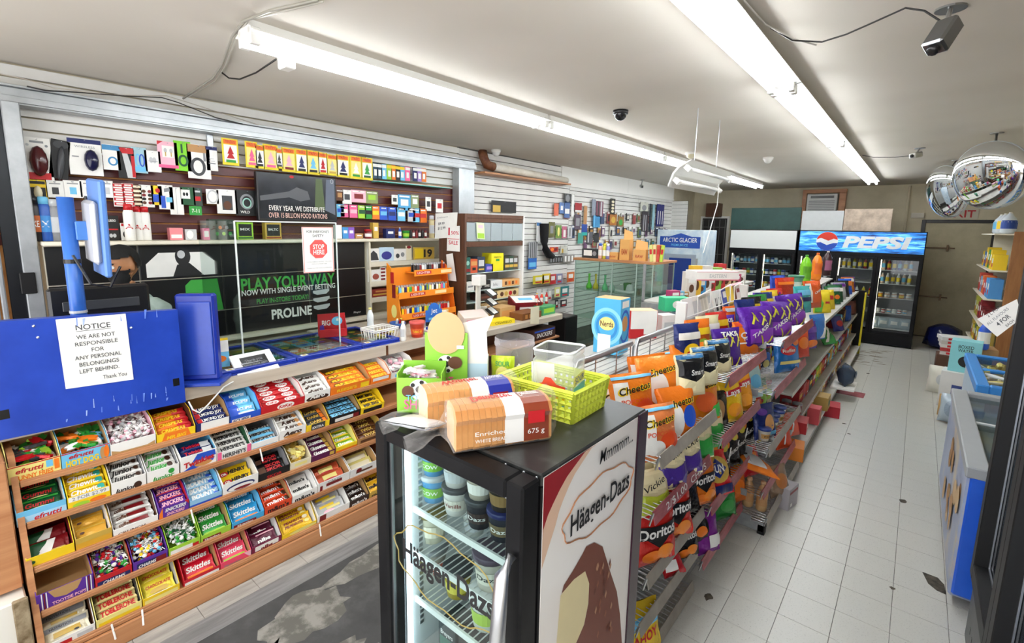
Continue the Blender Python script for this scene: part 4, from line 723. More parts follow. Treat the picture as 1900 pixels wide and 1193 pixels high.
# ================================================================ ON THE COUNTER
m_blue = procmat('terminal_blue', '1b3a9c', '2748b4', 3, .3); m_blue2 = procmat('dark_terminal_blue', '142a8e', '1c38a6', 3, .35)
bt = thing('lottery_terminal', 'bright blue lottery terminal with a big front board on the counter', 'terminal', (0, 0, 0))
bp = [P(0, 593, X=-2.9), P(329.5, 574.7, X=-2.9), P(345, 746, X=-2.9), P(0, 815, X=-2.9)]
L0 = Vector((0, -.35, 0))
MB().slab(bp[3]+L0*.6, bp[2], bp[1], bp[0]+L0*.6, .05).build('front_board', m_blue, bt)
MB().rbox(-3.14, .0, 1.092, -2.955, .7, 1.26, .01).build('housing', m_blue2, bt)
for p in ((243, 608), (70, 626), (62, 605)): q_ = P(*p, X=-2.899); b = MB(); b.ball((q_.x, q_.y, q_.z), .006, 5); b.build('rivet', mat('sil', 'm'), bt)
SC = []; q = random.Random(12)
for k in range(22):
    c = P(q.uniform(10, 330), 0, X=-2.899); y_ = c.y if c.y < .76 else .7; z_ = 1.06+abs(q.gauss(0, .03)) if k < 17 else 1.5; h_ = q.uniform(.012, .045); SC.append(('p', [(y_, z_), (y_+.004, z_), (y_+.006+q.uniform(-.006, .006), z_+h_), (y_+.002, z_+h_)], q.choice(['7f9be0', 'a8bcec', '5f7fd4'])))
art(SC, WX(-2.8995), bt, 'scuff_marks')['kind'] = 'stuff'
q_ = P(327, 709, X=-2.899); MB().box(-2.9, q_.y-.014, q_.z-.02, -2.8985, q_.y+.014, q_.z+.02).build('sensor_square', m_blk, bt)
q_ = P(5, 770, X=-2.899); MB().box(-2.9, q_.y-.03, q_.z-.02, -2.8985, q_.y+.02, q_.z+.02).build('sensor_square', m_blk, bt)
nt_ = [P(103, 593, X=-2.896), P(233, 582, X=-2.896), P(248, 704, X=-2.896), P(122, 722, X=-2.896)]
ns = tag(MB().slab(nt_[3], nt_[2], nt_[1], nt_[0], .0008).build('notice_sheet', m_white), 'white NOTICE sheet about personal belongings on the blue board', 'notice')
na = [P(*p, X=-2.896) for p in ((103, 593), (233, 582), (122, 722))]
ux = (na[1]-na[0]); uy = (na[0]-na[2]); W_, H_ = ux.length, uy.length
art([T('NOTICE', .5*W_, .86*H_, .075*H_, 'dgy', .5*W_, .008), ('r', .5*W_, .805*H_, .5*W_, .006*H_, 'dgy')]+[T(t, .5*W_+o_*W_, z*H_, .058*H_, 'dgy', w*W_, .004) for t, z, w, o_ in (('WE ARE NOT', .72, .56, .02), ('RESPONSIBLE', .62, .62, .02), ('FOR', .52, .18, .02), ('ANY PERSONAL', .42, .68, .02), ('BELONGINGS', .32, .58, .02), ('LEFT BEHIND.', .22, .58, .01), ('Thank You', .09, .36, .22))], flat(na[2], ux.normalized(), uy.normalized()), ns)
# blue side screen on its arm, pole display, cash register monitor
sd = thing('side_screen', 'thick blue terminal screen turned edge-on right of the notice board', 'screen', (-2.99, .90, CT), (0, 0, R(-38)))
MB().rbox(-.03, -.095, .02, .03, .095, .5, .01).build('casing', m_blue2, sd); MB().rbox(.03, -.08, .05, .038, .08, .46, .004).build('back_plate', m_blue, sd)
for z in (.1, .2, .3, .4): b = MB(); b.ball((.039, -.085, z), .004, 4); b.build('bolt', mat('sil', 'm'), sd)
MB().rbox(-.09, -.11, 0, .09, .12, .02, .004).build('base', m_blue, sd); MB().rbox(-.01, -.16, .22, .03, -.09, .26, .004).build('arm', m_blue, sd)
pl = thing('pole_display', 'blue pole with a customer display panel behind the terminal', 'display', (-3.1, .43, CT))
b = MB(); b.smooth = True; b.lathe([(.031, 0), (.031, .99)], 18).build('pole', procmat('pole_blue', '2a5fb4', '3a74cc', 3, .3), pl)
b = MB(); b.lathe([(.034, .44), (.034, .452)], 18).build('band', mat('lgy', 'p'), pl); b = MB(); b.lathe([(.033, .68), (.033, .7)], 18).build('band', m_blk, pl)
MB().rbox(-.02, .02, .79, .035, .13, .88, .004).build('bracket', mat('4a80cc', 'p'), pl)
dv = ob('display_panel', MB().rbox(-.014, -.10, 0, .014, .10, .46, .008).mesh('display_panel', mat('5a86cc', 'p')), pl, (.02, .105, .62), (R(-5), 0, R(-87)))
MB().rbox(.013, -.08, .06, .045, .08, .36, .02).build('display_back', mat('b8bac0', 'p'), dv)
MB().tube([(.03, .0, .72), (.05, .05, .58), (.06, .12, .56), (.05, .17, .66)], .006, 6).build('cable', m_blk, pl); MB().tube([(.0, .07, .88), (.0, .075, 1.0)], .006, 5).build('antenna', m_blk, pl)
mo = thing('register_monitor', 'black cash register monitor seen from behind the blue board', 'monitor', (-3.34, .56, CT))
MB().rbox(-.03, -.21, .2, .03, .21, .54, .012).build('casing', m_blk, mo); MB().rbox(.03, -.16, .42, .036, .16, .47, .003).build('vent', mat('dgy', 'p'), mo)
MB().rbox(-.04, -.04, .02, .02, .04, .22, .004).build('stand', m_blk, mo); MB().rbox(-.1, -.12, 0, .08, .12, .02, .004).build('base', m_blk, mo)
# raised floor behind the counter and the cashier
pf = MB().box(-4.2, -.6, 0, -3.62, 3.0, .06).build('floor_platform', m_wood); pf['kind'] = 'structure'
def person():
    H0 = Vector((-3.93, .80, .06)); f = Vector((.75, -.66, 0)).normalized(); s = Vector((-f.y, f.x, 0))     # s: person's left
    def g(a, b, c): return H0+f*a+s*b+Vector((0, 0, c))
    B = MB(); tb_ = lambda pts, r: B.tube([g(*p) for p in pts], r, 12)
    tb_([(0, 0, .88), (0, 0, 1.0), (.0, 0, 1.15), (.0, 0, 1.30), (-.01, 0, 1.40)], [.15, .14, .135, .145, .09])
    for q in (-1, 1):
        tb_([(0, q*.06, 1.02), (.0, q*.08, 1.2), (0, q*.09, 1.34), (-.01, q*.06, 1.42)], [.11, .11, .1, .05])
        tb_([(-.01, q*.12, 1.375), (-.01, q*.18, 1.335), (.0, q*.215, 1.22), (.03, q*.235, 1.12), (.10, q*.22, 1.10), (.2, q*.18, 1.12)], [.048, .056, .054, .045, .04, .028])
        tb_([(.2, q*.18, 1.12), (.25, q*.17, 1.115), (.29, q*.165, 1.11)], [.024, .03, .02])
        for i in range(4): tb_([(.29, q*(.145+i*.014), 1.11), (.325, q*(.143+i*.014), 1.102), (.355-.006*abs(i-1.5), q*(.143+i*.014), 1.085)], [.009, .0085, .007])
        tb_([(.24, q*.145, 1.115), (.27, q*.12, 1.105), (.295, q*.112, 1.095)], [.011, .01, .008])
        tb_([(0, q*.085, .92), (.01, q*.095, .7), (.015, q*.1, .47), (0, q*.1, .25), (-.01, q*.1, .06)], [.105, .085, .062, .05, .04])
        tb_([(-.03, q*.1, .035), (.06, q*.11, .035), (.17, q*.12, .03)], [.035, .04, .03])
    tb_([(-.01, 0, 1.40), (.01, 0, 1.47), (.02, 0, 1.52)], [.065, .055, .055])
    hf_ = Vector((.42, -.88, -.2)).normalized(); hs = Vector((.9, .43, 0)).normalized(); hu = hs.cross(hf_)*-1
    if hu.z < 0: hu = -hu
    hc = g(.03, 0, 1.63)
    hm = Matrix((( hf_.x, hs.x, hu.x, hc.x), (hf_.y, hs.y, hu.y, hc.y), (hf_.z, hs.z, hu.z, hc.z), (0, 0, 0, 1)))
    B.T = hm; B.smooth = True
    n = 12
    def ell(c, rx, ry, rz):
        B.add([(c[0]+rx*math.sin(math.pi*i/n)*math.cos(2*math.pi*k/14), c[1]+ry*math.sin(math.pi*i/n)*math.sin(2*math.pi*k/14), c[2]-rz*math.cos(math.pi*i/n)) for i in range(n+1) for k in range(14)], [(i*14+k, i*14+(k+1) % 14, (i+1)*14+(k+1) % 14, (i+1)*14+k) for i in range(n) for k in range(14)])
    ell((0, 0, .02), .098, .076, .105); ell((.03, 0, -.055), .065, .056, .06); ell((.1, 0, -.01), .018, .013, .026); ell((.06, 0, -.1), .03, .03, .02)
    for q in (-1, 1): ell((-.005, q*.078, -.005), .02, .009, .03)
    o = ob('person', B.mesh('person', mat('a8744e', 'c')))
    md = o.modifiers.new('r', 'REMESH'); md.mode = 'VOXEL'; md.voxel_size = .0095; sm = o.modifiers.new('s', 'SMOOTH'); sm.factor = .5; sm.iterations = 3
    dg = bpy.context.evaluated_depsgraph_get(); me = bpy.data.meshes.new_from_object(o.evaluated_get(dg)); o.modifiers.clear(); o.data = me
    me.polygons.foreach_set('use_smooth', [True]*len(me.polygons)); me.materials.clear(); me.materials.append(mat('a8744e', 'c'))
    tag(o, 'person in a pale grey green shirt and black face mask behind the counter', 'person')
    inv = hm.inverted(); hw = [inv @ v.co for v in me.vertices]
    def shell(name, sel, off, m):
        idx = {}; b = MB(); b.smooth = True
        for p in me.polygons:
            if all(sel(me.vertices[i].co, hw[i], me.vertices[i].normal) for i in p.vertices):
                fs = []
                for i in p.vertices:
                    if i not in idx: idx[i] = len(b.v); b.v.append(tuple(me.vertices[i].co+me.vertices[i].normal*off))
                    fs.append(idx[i])
                b.f.append(tuple(fs)); b.m.append(0); b.sm.append(True)
        b.build(name, m, o)
    arm = lambda v: (v-H0).dot(f) > .16 and v.z < 1.3
    shell('shirt', lambda v, h, n_: 1.0 < v.z < H0.z+1.435 and not arm(v), .011, procmat('shirt_cloth', '93a39a', 'a9b8af', 9, .9, bump=.2))
    shell('trousers', lambda v, h, n_: .16 < v.z < 1.03 and not arm(v), .009, mat('22242c', 'x'))
    shell('hair', lambda v, h, n_: h.z > -.02 and (h.z > .055 or h.x < -.01) and abs(h.y) < .11 and h.z < .2 and h.x < .09 and v.z > 1.56, .014, mat('0c0b0b', 'x'))
    shell('face_mask', lambda v, h, n_: -.115 < h.z < -.008 and h.x > .012 and v.z > 1.5, .007, mat('101012', 'x'))
    for q in (-1, 1):
        b = MB(); b.T = hm; b.smooth = True; b.ball((.085, q*.032, .012), .0105, 6); b.build('eye', mat('e8e4de', 'l'), o)
        b = MB(); b.T = hm; b.ball((.0925, q*.032, .012), .0052, 6); b.build('iris', mat('1c120c', 'l'), o)
        b = MB(); b.T = hm; b.tube([(.094, q*.015, .034), (.097, q*.032, .038), (.088, q*.05, .034)], .005, 5); b.build('eyebrow', mat('0c0b0b', 'x'), o)
person()
# clear shield with the stop sign
m_plx = glass('f2faf8', .92)
sh = thing('clear_shield', 'clear acrylic sneeze shield standing on the counter', 'shield', (0, 0, 0))
MB().box(-3.204, 1.2, CT+.03, -3.2, 1.87, 1.985).build('front_sheet', m_plx, sh); MB().box(-3.82, 1.196, CT+.03, -3.204, 1.2, 1.985).build('side_sheet', m_plx, sh)
for a in ((-3.207, 1.195, -3.198, 1.203), (-3.207, 1.866, -3.198, 1.873)): MB().box(a[0], a[1], CT, a[2], a[3], 1.985).build('edge', mat('dfe6e4', 'l'), sh)
MB().box(-3.206, 1.2, 1.981, -3.199, 1.87, 1.988).build('edge', mat('dfe6e4', 'l'), sh)
for y in (1.22, 1.82): MB().rbox(-3.24, y, CT, -3.16, y+.03, CT+.04, .004).build('foot', m_plx, sh)
sg = P(560, 421, X=-3.19); s2 = P(618, 421, X=-3.19); s3 = P(566, 507, X=-3.19); w, h = s2.y-s.y if False else s2.y-sg.y, sg.z-s3.z
st = tag(ob('stop_sign', MB().rbox(-w/2, -.002, 0, w/2, 0, h, .0008).mesh('stop_sign', m_white), None, (-3.196, (sg.y+s2.y)/2, s3.z), FX), 'white safety sheet with a red STOP HERE octagon on the clear shield', 'sign')
oc = [(.5+.30*math.cos(R(22.5+45*k)), .52+.30*.72*math.sin(R(22.5+45*k))) for k in range(8)]
art(rel([('r', .03, .5, .03, 1, 'e8a8a0'), ('r', .97, .5, .03, 1, 'e8a8a0'), ('r', .5, .99, 1, .02, 'e8a8a0'), ('r', .5, .01, 1, .02, 'e8a8a0'), T("FOR EVERYONE'S", .5, .9, .055, 'dgy', .72, .008), T('SAFETY', .5, .81, .055, 'dgy', .36, .008), ('p', oc, 'd8504c'), T('STOP', .5, .57, .1, 'w', .36, .015), T('HERE', .5, .45, .1, 'w', .36, .015), T('PLEASE REMAIN BEHIND THIS SIGN', .5, .24, .022, 'gy', .8, .002), T('UNTIL IT IS YOUR TURN', .5, .19, .022, 'gy', .5, .002), T('THANK YOU FOR YOUR COOPERATION', .5, .1, .022, 'gy', .8, .002)], w, h), FRONT(-.002), st)
# lottery ticket trays
yb = [.99, ypx(550, -3.0, 1.11), ypx(671, -3.0, 1.11), ypx(741, -3.0, 1.11)]
q = random.Random(3)
for i in range(3):
    tr_ = thing('lottery_tray', ['left blue ticket display tray behind the white tablet', 'middle blue ticket display tray under the clear shield', 'right blue ticket display tray next to the white basket'][i], 'tray', (0, 0, CT), group='blue lottery ticket trays')
    a, b_ = yb[i], yb[i+1]
    MB().box(-3.6, a+.003, 0, -2.99, b_-.003, .012).build('base', m_blue2, tr_)
    for r_ in ((-3.6, a+.003, -3.57, b_-.003), (-3.04, a+.003, -2.99, b_-.003), (-3.57, a+.003, -3.04, a+.035), (-3.57, b_-.035, -3.04, b_-.003)): MB().rbox(r_[0], r_[1], .012, r_[2], r_[3], .034, .004).build('rim', m_blue2, tr_)
    ny = max(2, int((b_-a)/.15)); dy = (b_-a-.07)/ny
    for j in range(ny):
        for k in range(4):
            c1, c2 = q.sample(['lbr', 'gy', 'cr', 'g', 'gold', 'dr', 'lb', 'w', 'lgy', 'o', 'dg', 'br'], 2)
            t_ = MB().box(-3.565+k*.13, a+.036+j*dy, .013, -3.565+k*.13+.125, a+.036+(j+1)*dy-.004, .015).build('ticket', mat(c1), tr_)
            t_['label'] = 'printed lottery ticket'
            art([('r', a+.036+(j+.5)*dy, -.065+.03, dy*.7, .03, c2), ('e', a+.036+(j+.4)*dy, -.065-.02, dy*.2, .025, q.choice(['r', 'y', 'w', 'b']))], lambda u, v, d, k=k: Vector((-3.565+k*.13-v, u, .0155+d)), t_)
    MB().box(-3.57, a+.035, .028, -3.04, b_-.035, .031).build('cover', glass('eef6f6', .95), tr_)
    art([('r', a+.06, 0, .045, .04, 'w'), ('e', a+.06, 0, .012, .013, 'gold'), ('r', b_-.09, 0, .07, .035, '24408e'), ('e', b_-.105, 0, .007, .007, 'w'), ('e', b_-.08, 0, .007, .007, 'w')], lambda u, v, d: Vector((-3.015-v, u, .0345+d)), tr_)
bk = tag(ob('booklet', MB().rbox(-.05, -.004, 0, .05, .004, .17, .001).mesh('booklet', mat('lb')), None, (-3.1, 1.03, CT+.035), (R(-12), 0, R(75))), 'upright blue and white booklet beside the side screen', 'booklet')
art([('r', 0, .13, .1, .08, 'w'), ('r', 0, .165, .1, .015, 'y'), ('e', 0, .05, .035, .02, 'o')], lambda u, v, d: Vector((u, -.0041-d, v)), bk)
# white tablet on a stand with its cable
tq = [P(445, 713, X=-2.965), P(520, 692, X=-2.965), P(500, 657, X=-3.09), P(425, 672, X=-3.09)]
up_ = Vector((0, 0, .035)); tq = [p+up_ for p in tq]
tw = thing('tablet', 'white tablet with a dark screen on the counter edge', 'tablet', (0, 0, 0)); MB().slab(*tq, .014).build('casing', mat('w', 'p'), tw)
e = lambda a, b: tq[0].lerp(tq[1], a).lerp(tq[3].lerp(tq[2], a), b)
nn = (tq[1]-tq[0]).cross(tq[3]-tq[0]).normalized()*.001
MB().quad(*[e(a, b)+nn for a, b in ((.2, .22), (.83, .22), (.83, .82), (.2, .82))]).build('screen', mat('14181c', 'l'), tw)
art([T('Thank you', .0, .02, .02, 'gy', .1, .002), T('Please come again', .0, -.012, .02, 'gy', .14, .002)], flat(e(.5, .52)+nn*1.2, (tq[1]-tq[0]).normalized(), (tq[3]-tq[0]).normalized()), tw, 'screen_text')
MB().box(-3.09, 1.12, CT, -3.03, 1.27, CT+.05).build('stand', mat('lgy', 'p'), tw)
cb = [P(438, 705, X=-2.96), P(415, 718, X=-2.93), P(400, 735, X=-2.92), P(385, 752, X=-2.9), P(370, 766, X=-2.885), P(358, 760, X=-2.885), P(350, 745, X=-2.9)]
MB().tube(cb, .004, 6).build('cable', m_white, tw)
# counter clutter
rc = thing('scratch_ticket_holder', 'red cardboard ticket holder behind the clear shield', 'holder', (-3.42, 1.93, CT+.035), (0, 0, R(70)))
MB().rbox(-.1, -.004, 0, .1, .004, .17, .001).build('back_card', mat('r'), rc); MB().rbox(-.1, -.07, 0, .1, -.064, .06, .001).build('front_card', mat('r'), rc); MB().prism([(0, 0), (0, .16), (-.07, .06), (-.07, 0)], .004, 'x', .096).build('side_card', mat('r'), rc)
art([('e', .04, .11, .04, .035, 'lb'), T('BIG', -.04, .1, .04, 'w', .06, .01), ('r', .05, .12, .03, .02, 'w'), ('p', [(-.09, .03), (-.05, .03), (-.06, .09), (-.085, .08)], 'pu')], lambda u, v, d: Vector((u, -.0042-d, v)), rc)
def basket(name, label, loc, rz, w, d, h, col, hol=True, rad=.0, seed=1, n=9):
    t = thing(name, label, 'basket', loc, (0, 0, rz)); m = mat(col, 'p'); fl_ = .012
    MB().rbox(-w/2, -d/2, 0, w/2, d/2, .004, .001).build('bottom', m, t)
    for s, (x0, y0, x1, y1) in enumerate(((-w/2-fl_, -d/2-fl_, w/2+fl_, -d/2-fl_), (-w/2-fl_, d/2+fl_, w/2+fl_, d/2+fl_), (-w/2-fl_, -d/2-fl_, -w/2-fl_, d/2+fl_), (w/2+fl_, -d/2-fl_, w/2+fl_, d/2+fl_))):
        L_ = w if s < 2 else d; k = max(3, int(L_/(.021 if hol else .026))); b = MB()
        ix = .7 if s < 2 else .7
        def q3(a, z): 
            f = z/h; o_ = fl_*f
            if s == 0: return (-(w/2+o_)+2*(w/2+o_)*a, -d/2-o_, z)
            if s == 1: return (-(w/2+o_)+2*(w/2+o_)*a, d/2+o_, z)
            if s == 2: return (-w/2-o_, -(d/2+o_)+2*(d/2+o_)*a, z)
            return (w/2+o_, -(d/2+o_)+2*(d/2+o_)*a, z)
        for j in range(k+1):            # ribs between the slots
            a = j/k; b.tube([q3(a, 0), q3(a, h)], .0075 if hol else .004, 4)
        for z in ((.0, .16*h, .4*h, .62*h, .84*h, .93*h, h) if hol else (0, .12*h, .85*h, h)): b.tube([q3(0, z), q3(1, z)], .0075 if hol else .0052, 4)
        b.build('wall', m, t)
    return t
wb_ = basket('white_basket', 'small white slotted plastic basket on the counter', (-3.18, 2.20, CT), R(95), .2, .16, .09, 'w', False)
b, mm = wraps(.17, .13, .06, ['dr', 'br', 'ly'], 3, 14, .02); h = tag(ob('candy_pieces', b.mesh('candy_pieces', mm), None, (-3.18, 2.135, CT+.005), FX), 'brown wrapped candies lying in the white basket', 'candy'); h['kind'] = 'stuff'; h.location = (-3.11, 2.20, CT+.006)
bottle('sanitizer_bottle', 'bot', .85, 'e8eef0', 'ly', 'clear sanitizer squeeze bottle behind the white basket', 'bottle', (-3.5, 2.33, CT))
bottle('white_pump_bottle', 'bot', .68, 'w', 'w', 'small white pump bottle beside the orange tub', 'bottle', (-2.99, 2.28, CT), band='lgy')
bu = bottle('bubble_gum_tub', 'tub', 1.25, 'd8432a', 'e0605a', 'orange red round gum tub on the counter edge', 'tub', (-3.03, 2.45, CT), band='e05a2c', text='TUBBO 88', tcol='y', rot=R(50))
cx2 = thing('gum_tray', 'white counter tray with blue gum packs beside the orange tub', 'tray', (-3.06, 2.68, CT), (0, 0, R(80)))
MB().rbox(-.12, -.08, 0, .12, .08, .03, .003).build('tray', m_white, cx2)
for k in range(5): tag(ob('gum_pack', MB().rbox(-.02, -.035, 0, .02, .035, .02, .003).mesh('gum_pack', mat(['b', 'db', 'b', 'lb', 'db'][k])), None, (-3.05+.012*(k % 2), 2.6+k*.042, CT+.0305), (0, 0, R(85))), '%s gum pack lying on the white counter tray' % ['nearest blue', 'dark navy', 'middle blue', 'light blue', 'farthest navy'][k], 'gum', 'blue gum packs on the tray')
bd = thing('blue_card_display', 'blue card display with a round top by the lighter stand', 'display', (-3.3, 2.86, CT), (0, 0, R(85)))
MB().rbox(-.09, -.003, 0, .09, .003, .14, .001).build('back_card', mat('2a6ac4'), bd)
b = MB(); b.prism([(.06*math.cos(R(a)), .14+.06*math.sin(R(a))) for a in range(0, 181, 15)], .006, 'y', -.003); b.build('round_top', mat('2a6ac4'), bd)
MB().rbox(-.09, -.07, 0, .09, -.003, .035, .002).build('tray', mat('1a1a20', 'p'), bd)
art([T('Jet', 0, .13, .04, 'w', .07, .01), ('r', 0, .06, .12, .02, 'lb')], lambda u, v, d: Vector((u, -.0035-d, v)), bd)
bo = thing('bowl_of_lighters', 'blue bowl with small lighters in front of the orange stand', 'bowl', (-3.42, 2.55, CT)); b = MB(); b.smooth = True
b.lathe([(.03, 0), (.05, .01), (.07, .05), (.072, .05), (.052, .008), (.001, .006)], 16, cap=False).build('bowl', mat('2a5aa0', 'p'), bo)
for k in range(4): tag(ob('disposable_lighter', MB().rbox(-.01, -.006, 0, .01, .006, .075, .003).mesh('disposable_lighter', mat(['r', 'lg', 'y', 'w'][k], 'p')), None, (-3.42+.02*math.cos(k*1.6), 2.55+.02*math.sin(k*1.6), CT+.012), (.3*math.sin(k), .3*math.cos(k), k)), '%s lighter standing in the blue bowl' % ['red', 'lime', 'yellow', 'white'][k], 'lighter', 'lighters in the blue bowl')
# orange lighter stand
ls = thing('lighter_stand', 'orange three-tier cardboard lighter display on the counter', 'display stand', (-3.62, 2.62, CT))
m_or = mat('ee8a1a'); m_or2 = mat('e06a10')
tiers = [(.08, .0, .66, .12), (.27, .0, .66, .06), (.46, .2, .66, .0)]
MB().rbox(-.05, .0, 0, -.04, .66, .5, .002).build('back_card', m_or, ls)
MB().prism([(-.04, 0), (-.04, .55), (.03, .5), (.06, .3), (.12, .25), (.17, .0)], .008, 'y', 0).build('side_card', m_or, ls)
MB().prism([(-.04, 0), (-.04, .55), (.03, .5), (.06, .3), (.12, .25), (.17, .0)], .008, 'y', .655).build('side_card', m_or2, ls)
art([('r', .04, .42, .05, .1, 'r'), ('r', .06, .3, .05, .12, 'dr'), ('e', .06, .12, .04, .06, 'ly')], lambda u, v, d: Vector((u, -.0002-d, v)), ls)
lc = ['lb', 'ly', 'db', 'y', 'g', 'o', 'w', 'r', 'lg', 'k', 'pk', 'b']; lm = {}; q = random.Random(8); nl = 0
for ti, (z, ya, yb_, dx) in enumerate(tiers):
    MB().rbox(-.04, ya+.005, z-.01, .1+dx*.5, yb_-.01, z, .001).build('tier', m_or, ls); MB().rbox(.1+dx*.5, ya, z-.035, .104+dx*.5, yb_, z+.022, .001).build('tier_front', m_or, ls)
    art([('r', (ya+yb_)/2-.12, z-.006, .18, .03, 'r'), ('r', (ya+yb_)/2+.16, z-.006, .14, .03, 'f6d8a0'), T('LIGHTER', (ya+yb_)/2-.12, z-.006, .02, 'w', .15, .004)], lambda u, v, d, dx=dx: Vector((.1043+dx*.5+d, u, v)), ls)
    for rr in range(2):
        for k in range(int((yb_-ya-.06)/.029)):
            if k % 12 == 11: continue
            c = lc[q.randrange(12)] if (ti, rr) != (1, 0) or k > 10 else lc[k % 8]
            if ti == 2: c = ['k', 'dgy', 'dr', 'w', 'sil'][k % 5]
            if c not in lm: lm[c] = (MB().rbox(-.006, -.0115, 0, .006, .0115, .062, .003).mesh('lighter', mat(c, 'p')), MB().rbox(-.005, -.0095, .062, .005, .0095, .078, .002).mesh('lighter_head', mat('sil', 'm')))
            o = tag(ob('lighter', lm[c][0], None, (-3.62+.07+dx*.5-rr*.05, 2.62+ya+.04+k*.029, CT+z+.0005)), '%s lighter, %s along the %s of the %s orange tier' % ({'lb': 'light blue', 'ly': 'cream', 'db': 'navy', 'y': 'yellow', 'g': 'green', 'o': 'orange', 'w': 'white', 'r': 'red', 'lg': 'lime', 'k': 'black', 'pk': 'pink', 'b': 'blue', 'dgy': 'charcoal', 'dr': 'maroon', 'sil': 'silver'}[c], ORD[k], ['front row', 'back row'][rr], ['bottom', 'middle', 'top'][ti]), 'lighter', 'lighters on the orange stand')
            ob('lighter_head', lm[c][1], o); nl += 1
# brown cabinet on the counter
cbn = thing('brown_cabinet', 'dark brown open display cabinet standing on the counter', 'cabinet', (0, 0, 0))
XA, XB_, YA, YC = -3.78, -3.4, 3.35, 4.28
MB().rbox(XA, YA, CT-.03, XB_, YA+.025, 2.1, .003).build('side_panel', m_wood, cbn); MB().rbox(XA, YC-.025, CT-.03, XB_, YC, 2.1, .003).build('side_panel', m_white, cbn)
MB().box(XA, YA+.025, CT-.03, XA+.012, YC-.025, 2.1).build('back_panel', m_slat, cbn); MB().rbox(XA, YA+.025, 2.06, XB_, YC-.025, 2.1, .002).build('top_board', m_wood, cbn)
for z in (1.92, 1.795): MB().rbox(XB_-.025, YA+.025, z-.02 if z < 1.9 else 2.02, XB_-.002, YC-.025, z+.03 if z < 1.9 else 2.06, .002).build('fascia_rail', m_wood, cbn)
for k in range(5): MB().rbox(XB_-.012, YA+.03+k*.175, 1.83, XB_-.006, YA+.2+k*.175, 2.015, .002).build('fascia_panel', mat('98a2a6', 'p'), cbn)
for z in (1.5, 1.32, 1.2): MB().rbox(XA+.012, YA+.027, z, XB_-.03, YC-.027, z+.008, .001).build('glass_shelf', mat('bfd0cc', 'l'), cbn)
def sheet(px, col, items, label, X=None, Y=None, cat='sheet', name='price_sheet'):
    ps = [P(a, b, X=X, Y=Y) for a, b in px]; o = tag(MB().slab(ps[3], ps[2], ps[1], ps[0], .0012).build(name, mat(col)), label, cat)
    ux, uy = ps[2]-ps[3], ps[0]-ps[3]
    art(rel(items, ux.length, uy.length), flat(ps[3]+ux*.5, ux.normalized(), uy.normalized()), o); return o
sheet(((808, 396), (849, 394), (846, 440), (807, 443)), 'w', [T('Delivery', .35, .82, .06, 'gy', .5, .003), T('$9.99', .3, .58, .1, 'dgy', .3, .008), T('$12.99', .32, .4, .1, 'dgy', .36, .008)], 'white price sheet taped on the brown cabinet side', Y=3.345)
sheet(((830, 420), (853, 419), (853, 467), (829, 465)), 'w', [T('1', .15, .8, .3, 'd0304a', .12, .02), T('50%', .6, .75, .14, 'd0304a', .6, .01), T('SALE', .5, .35, .16, 'd0304a', .7, .01), ('r', .5, .5, .9, .02, 'd0304a')], 'white sheet with red figures overlapping the price sheet', Y=3.335)
sheet(((884, 412), (898, 414), (900, 444), (885, 443)), 'd4e4b4', [('r', .5, .2, .8, .3, '9ac23a'), ('r', .5, .75, .6, .2, 'lk')], 'pale green card hanging from the brown cabinet rail', X=-3.39, name='hanging_card', cat='card')
sheet(((832, 520), (847, 522), (840, 470), (828, 472)), 'w', [('r', .5, .5, .6, .3, 'lb')], 'crumpled white pack hanging on the brown cabinet side', Y=3.33, name='hanging_card', cat='card')
def cabbox(px0, px1, z, h, col, items, label, X=-3.44, d=.14, cat='box', name='cigar_box', rz=0, side=None):
    y0, y1 = ypx(px0, X, z), ypx(px1, X, z); return carton(name, y1-y0, d, h, col, items, label, cat, MT((X, (y0+y1)/2, z), R(90)+rz), None, side)
zz = 1.509
cabbox(863, 873, zz, .16, '1f5a52', [('e', .5, .65, .3, .14, '8ac0b0'), ('r', .5, .2, .8, .2, 'dr')], 'teal carton with two pale circles on the upper cabinet shelf')
cabbox(873, 886, zz, .14, 'c2502a', [('r', .5, .7, .8, .3, 'bread'), ('r', .5, .3, .5, .2, 'k')], 'orange brown carton on the upper cabinet shelf')
cabbox(886, 900, zz, .16, '2e3a4a', [('r', .5, .6, .7, .4, 'lgy'), ('r', .5, .2, .7, .1, 'gold')], 'dark slate carton on the upper cabinet shelf')
cabbox(901, 915, zz, .08, '3a4a9a', [('r', .5, .5, .7, .4, 'lp')], 'small blue violet carton on the upper cabinet shelf')
yb_ = cabbox(912, 934, zz, .19, 'e6d81a', [('r', .5, .62, .3, .12, 'g'), T('PRESTO', .5, .78, .08, 'k', .6, .01)], 'bright yellow carton on the upper cabinet shelf')
for k, (a, c) in enumerate(((936, '3a3c2e'), (944, '2c4a3a'), (952, '50463a'))): cabbox(a, a+9, zz, .15, c, [('r', .5, .7, .7, .3, 'lgy'), ('r', .5, .3, .8, .2, 'gold')], '%s leaf pouch at the right of the upper cabinet shelf' % ['olive', 'green', 'brown'][k], cat='pouch', name='pouch')
zz = 1.329
cabbox(866, 880, zz, .09, 'e8e8e4', [('r', .5, .5, .7, .2, 'gy')], 'white carton on the middle cabinet shelf'); cabbox(880, 897, zz, .09, '17181a', [T('Omni', .5, .4, .3, 'w', .6, .01)], 'first black box on the middle cabinet shelf'); cabbox(897, 910, zz, .09, '1c1c1e', [T('SWAG', .5, .4, .3, 'w', .7, .01)], 'second black box on the middle cabinet shelf')
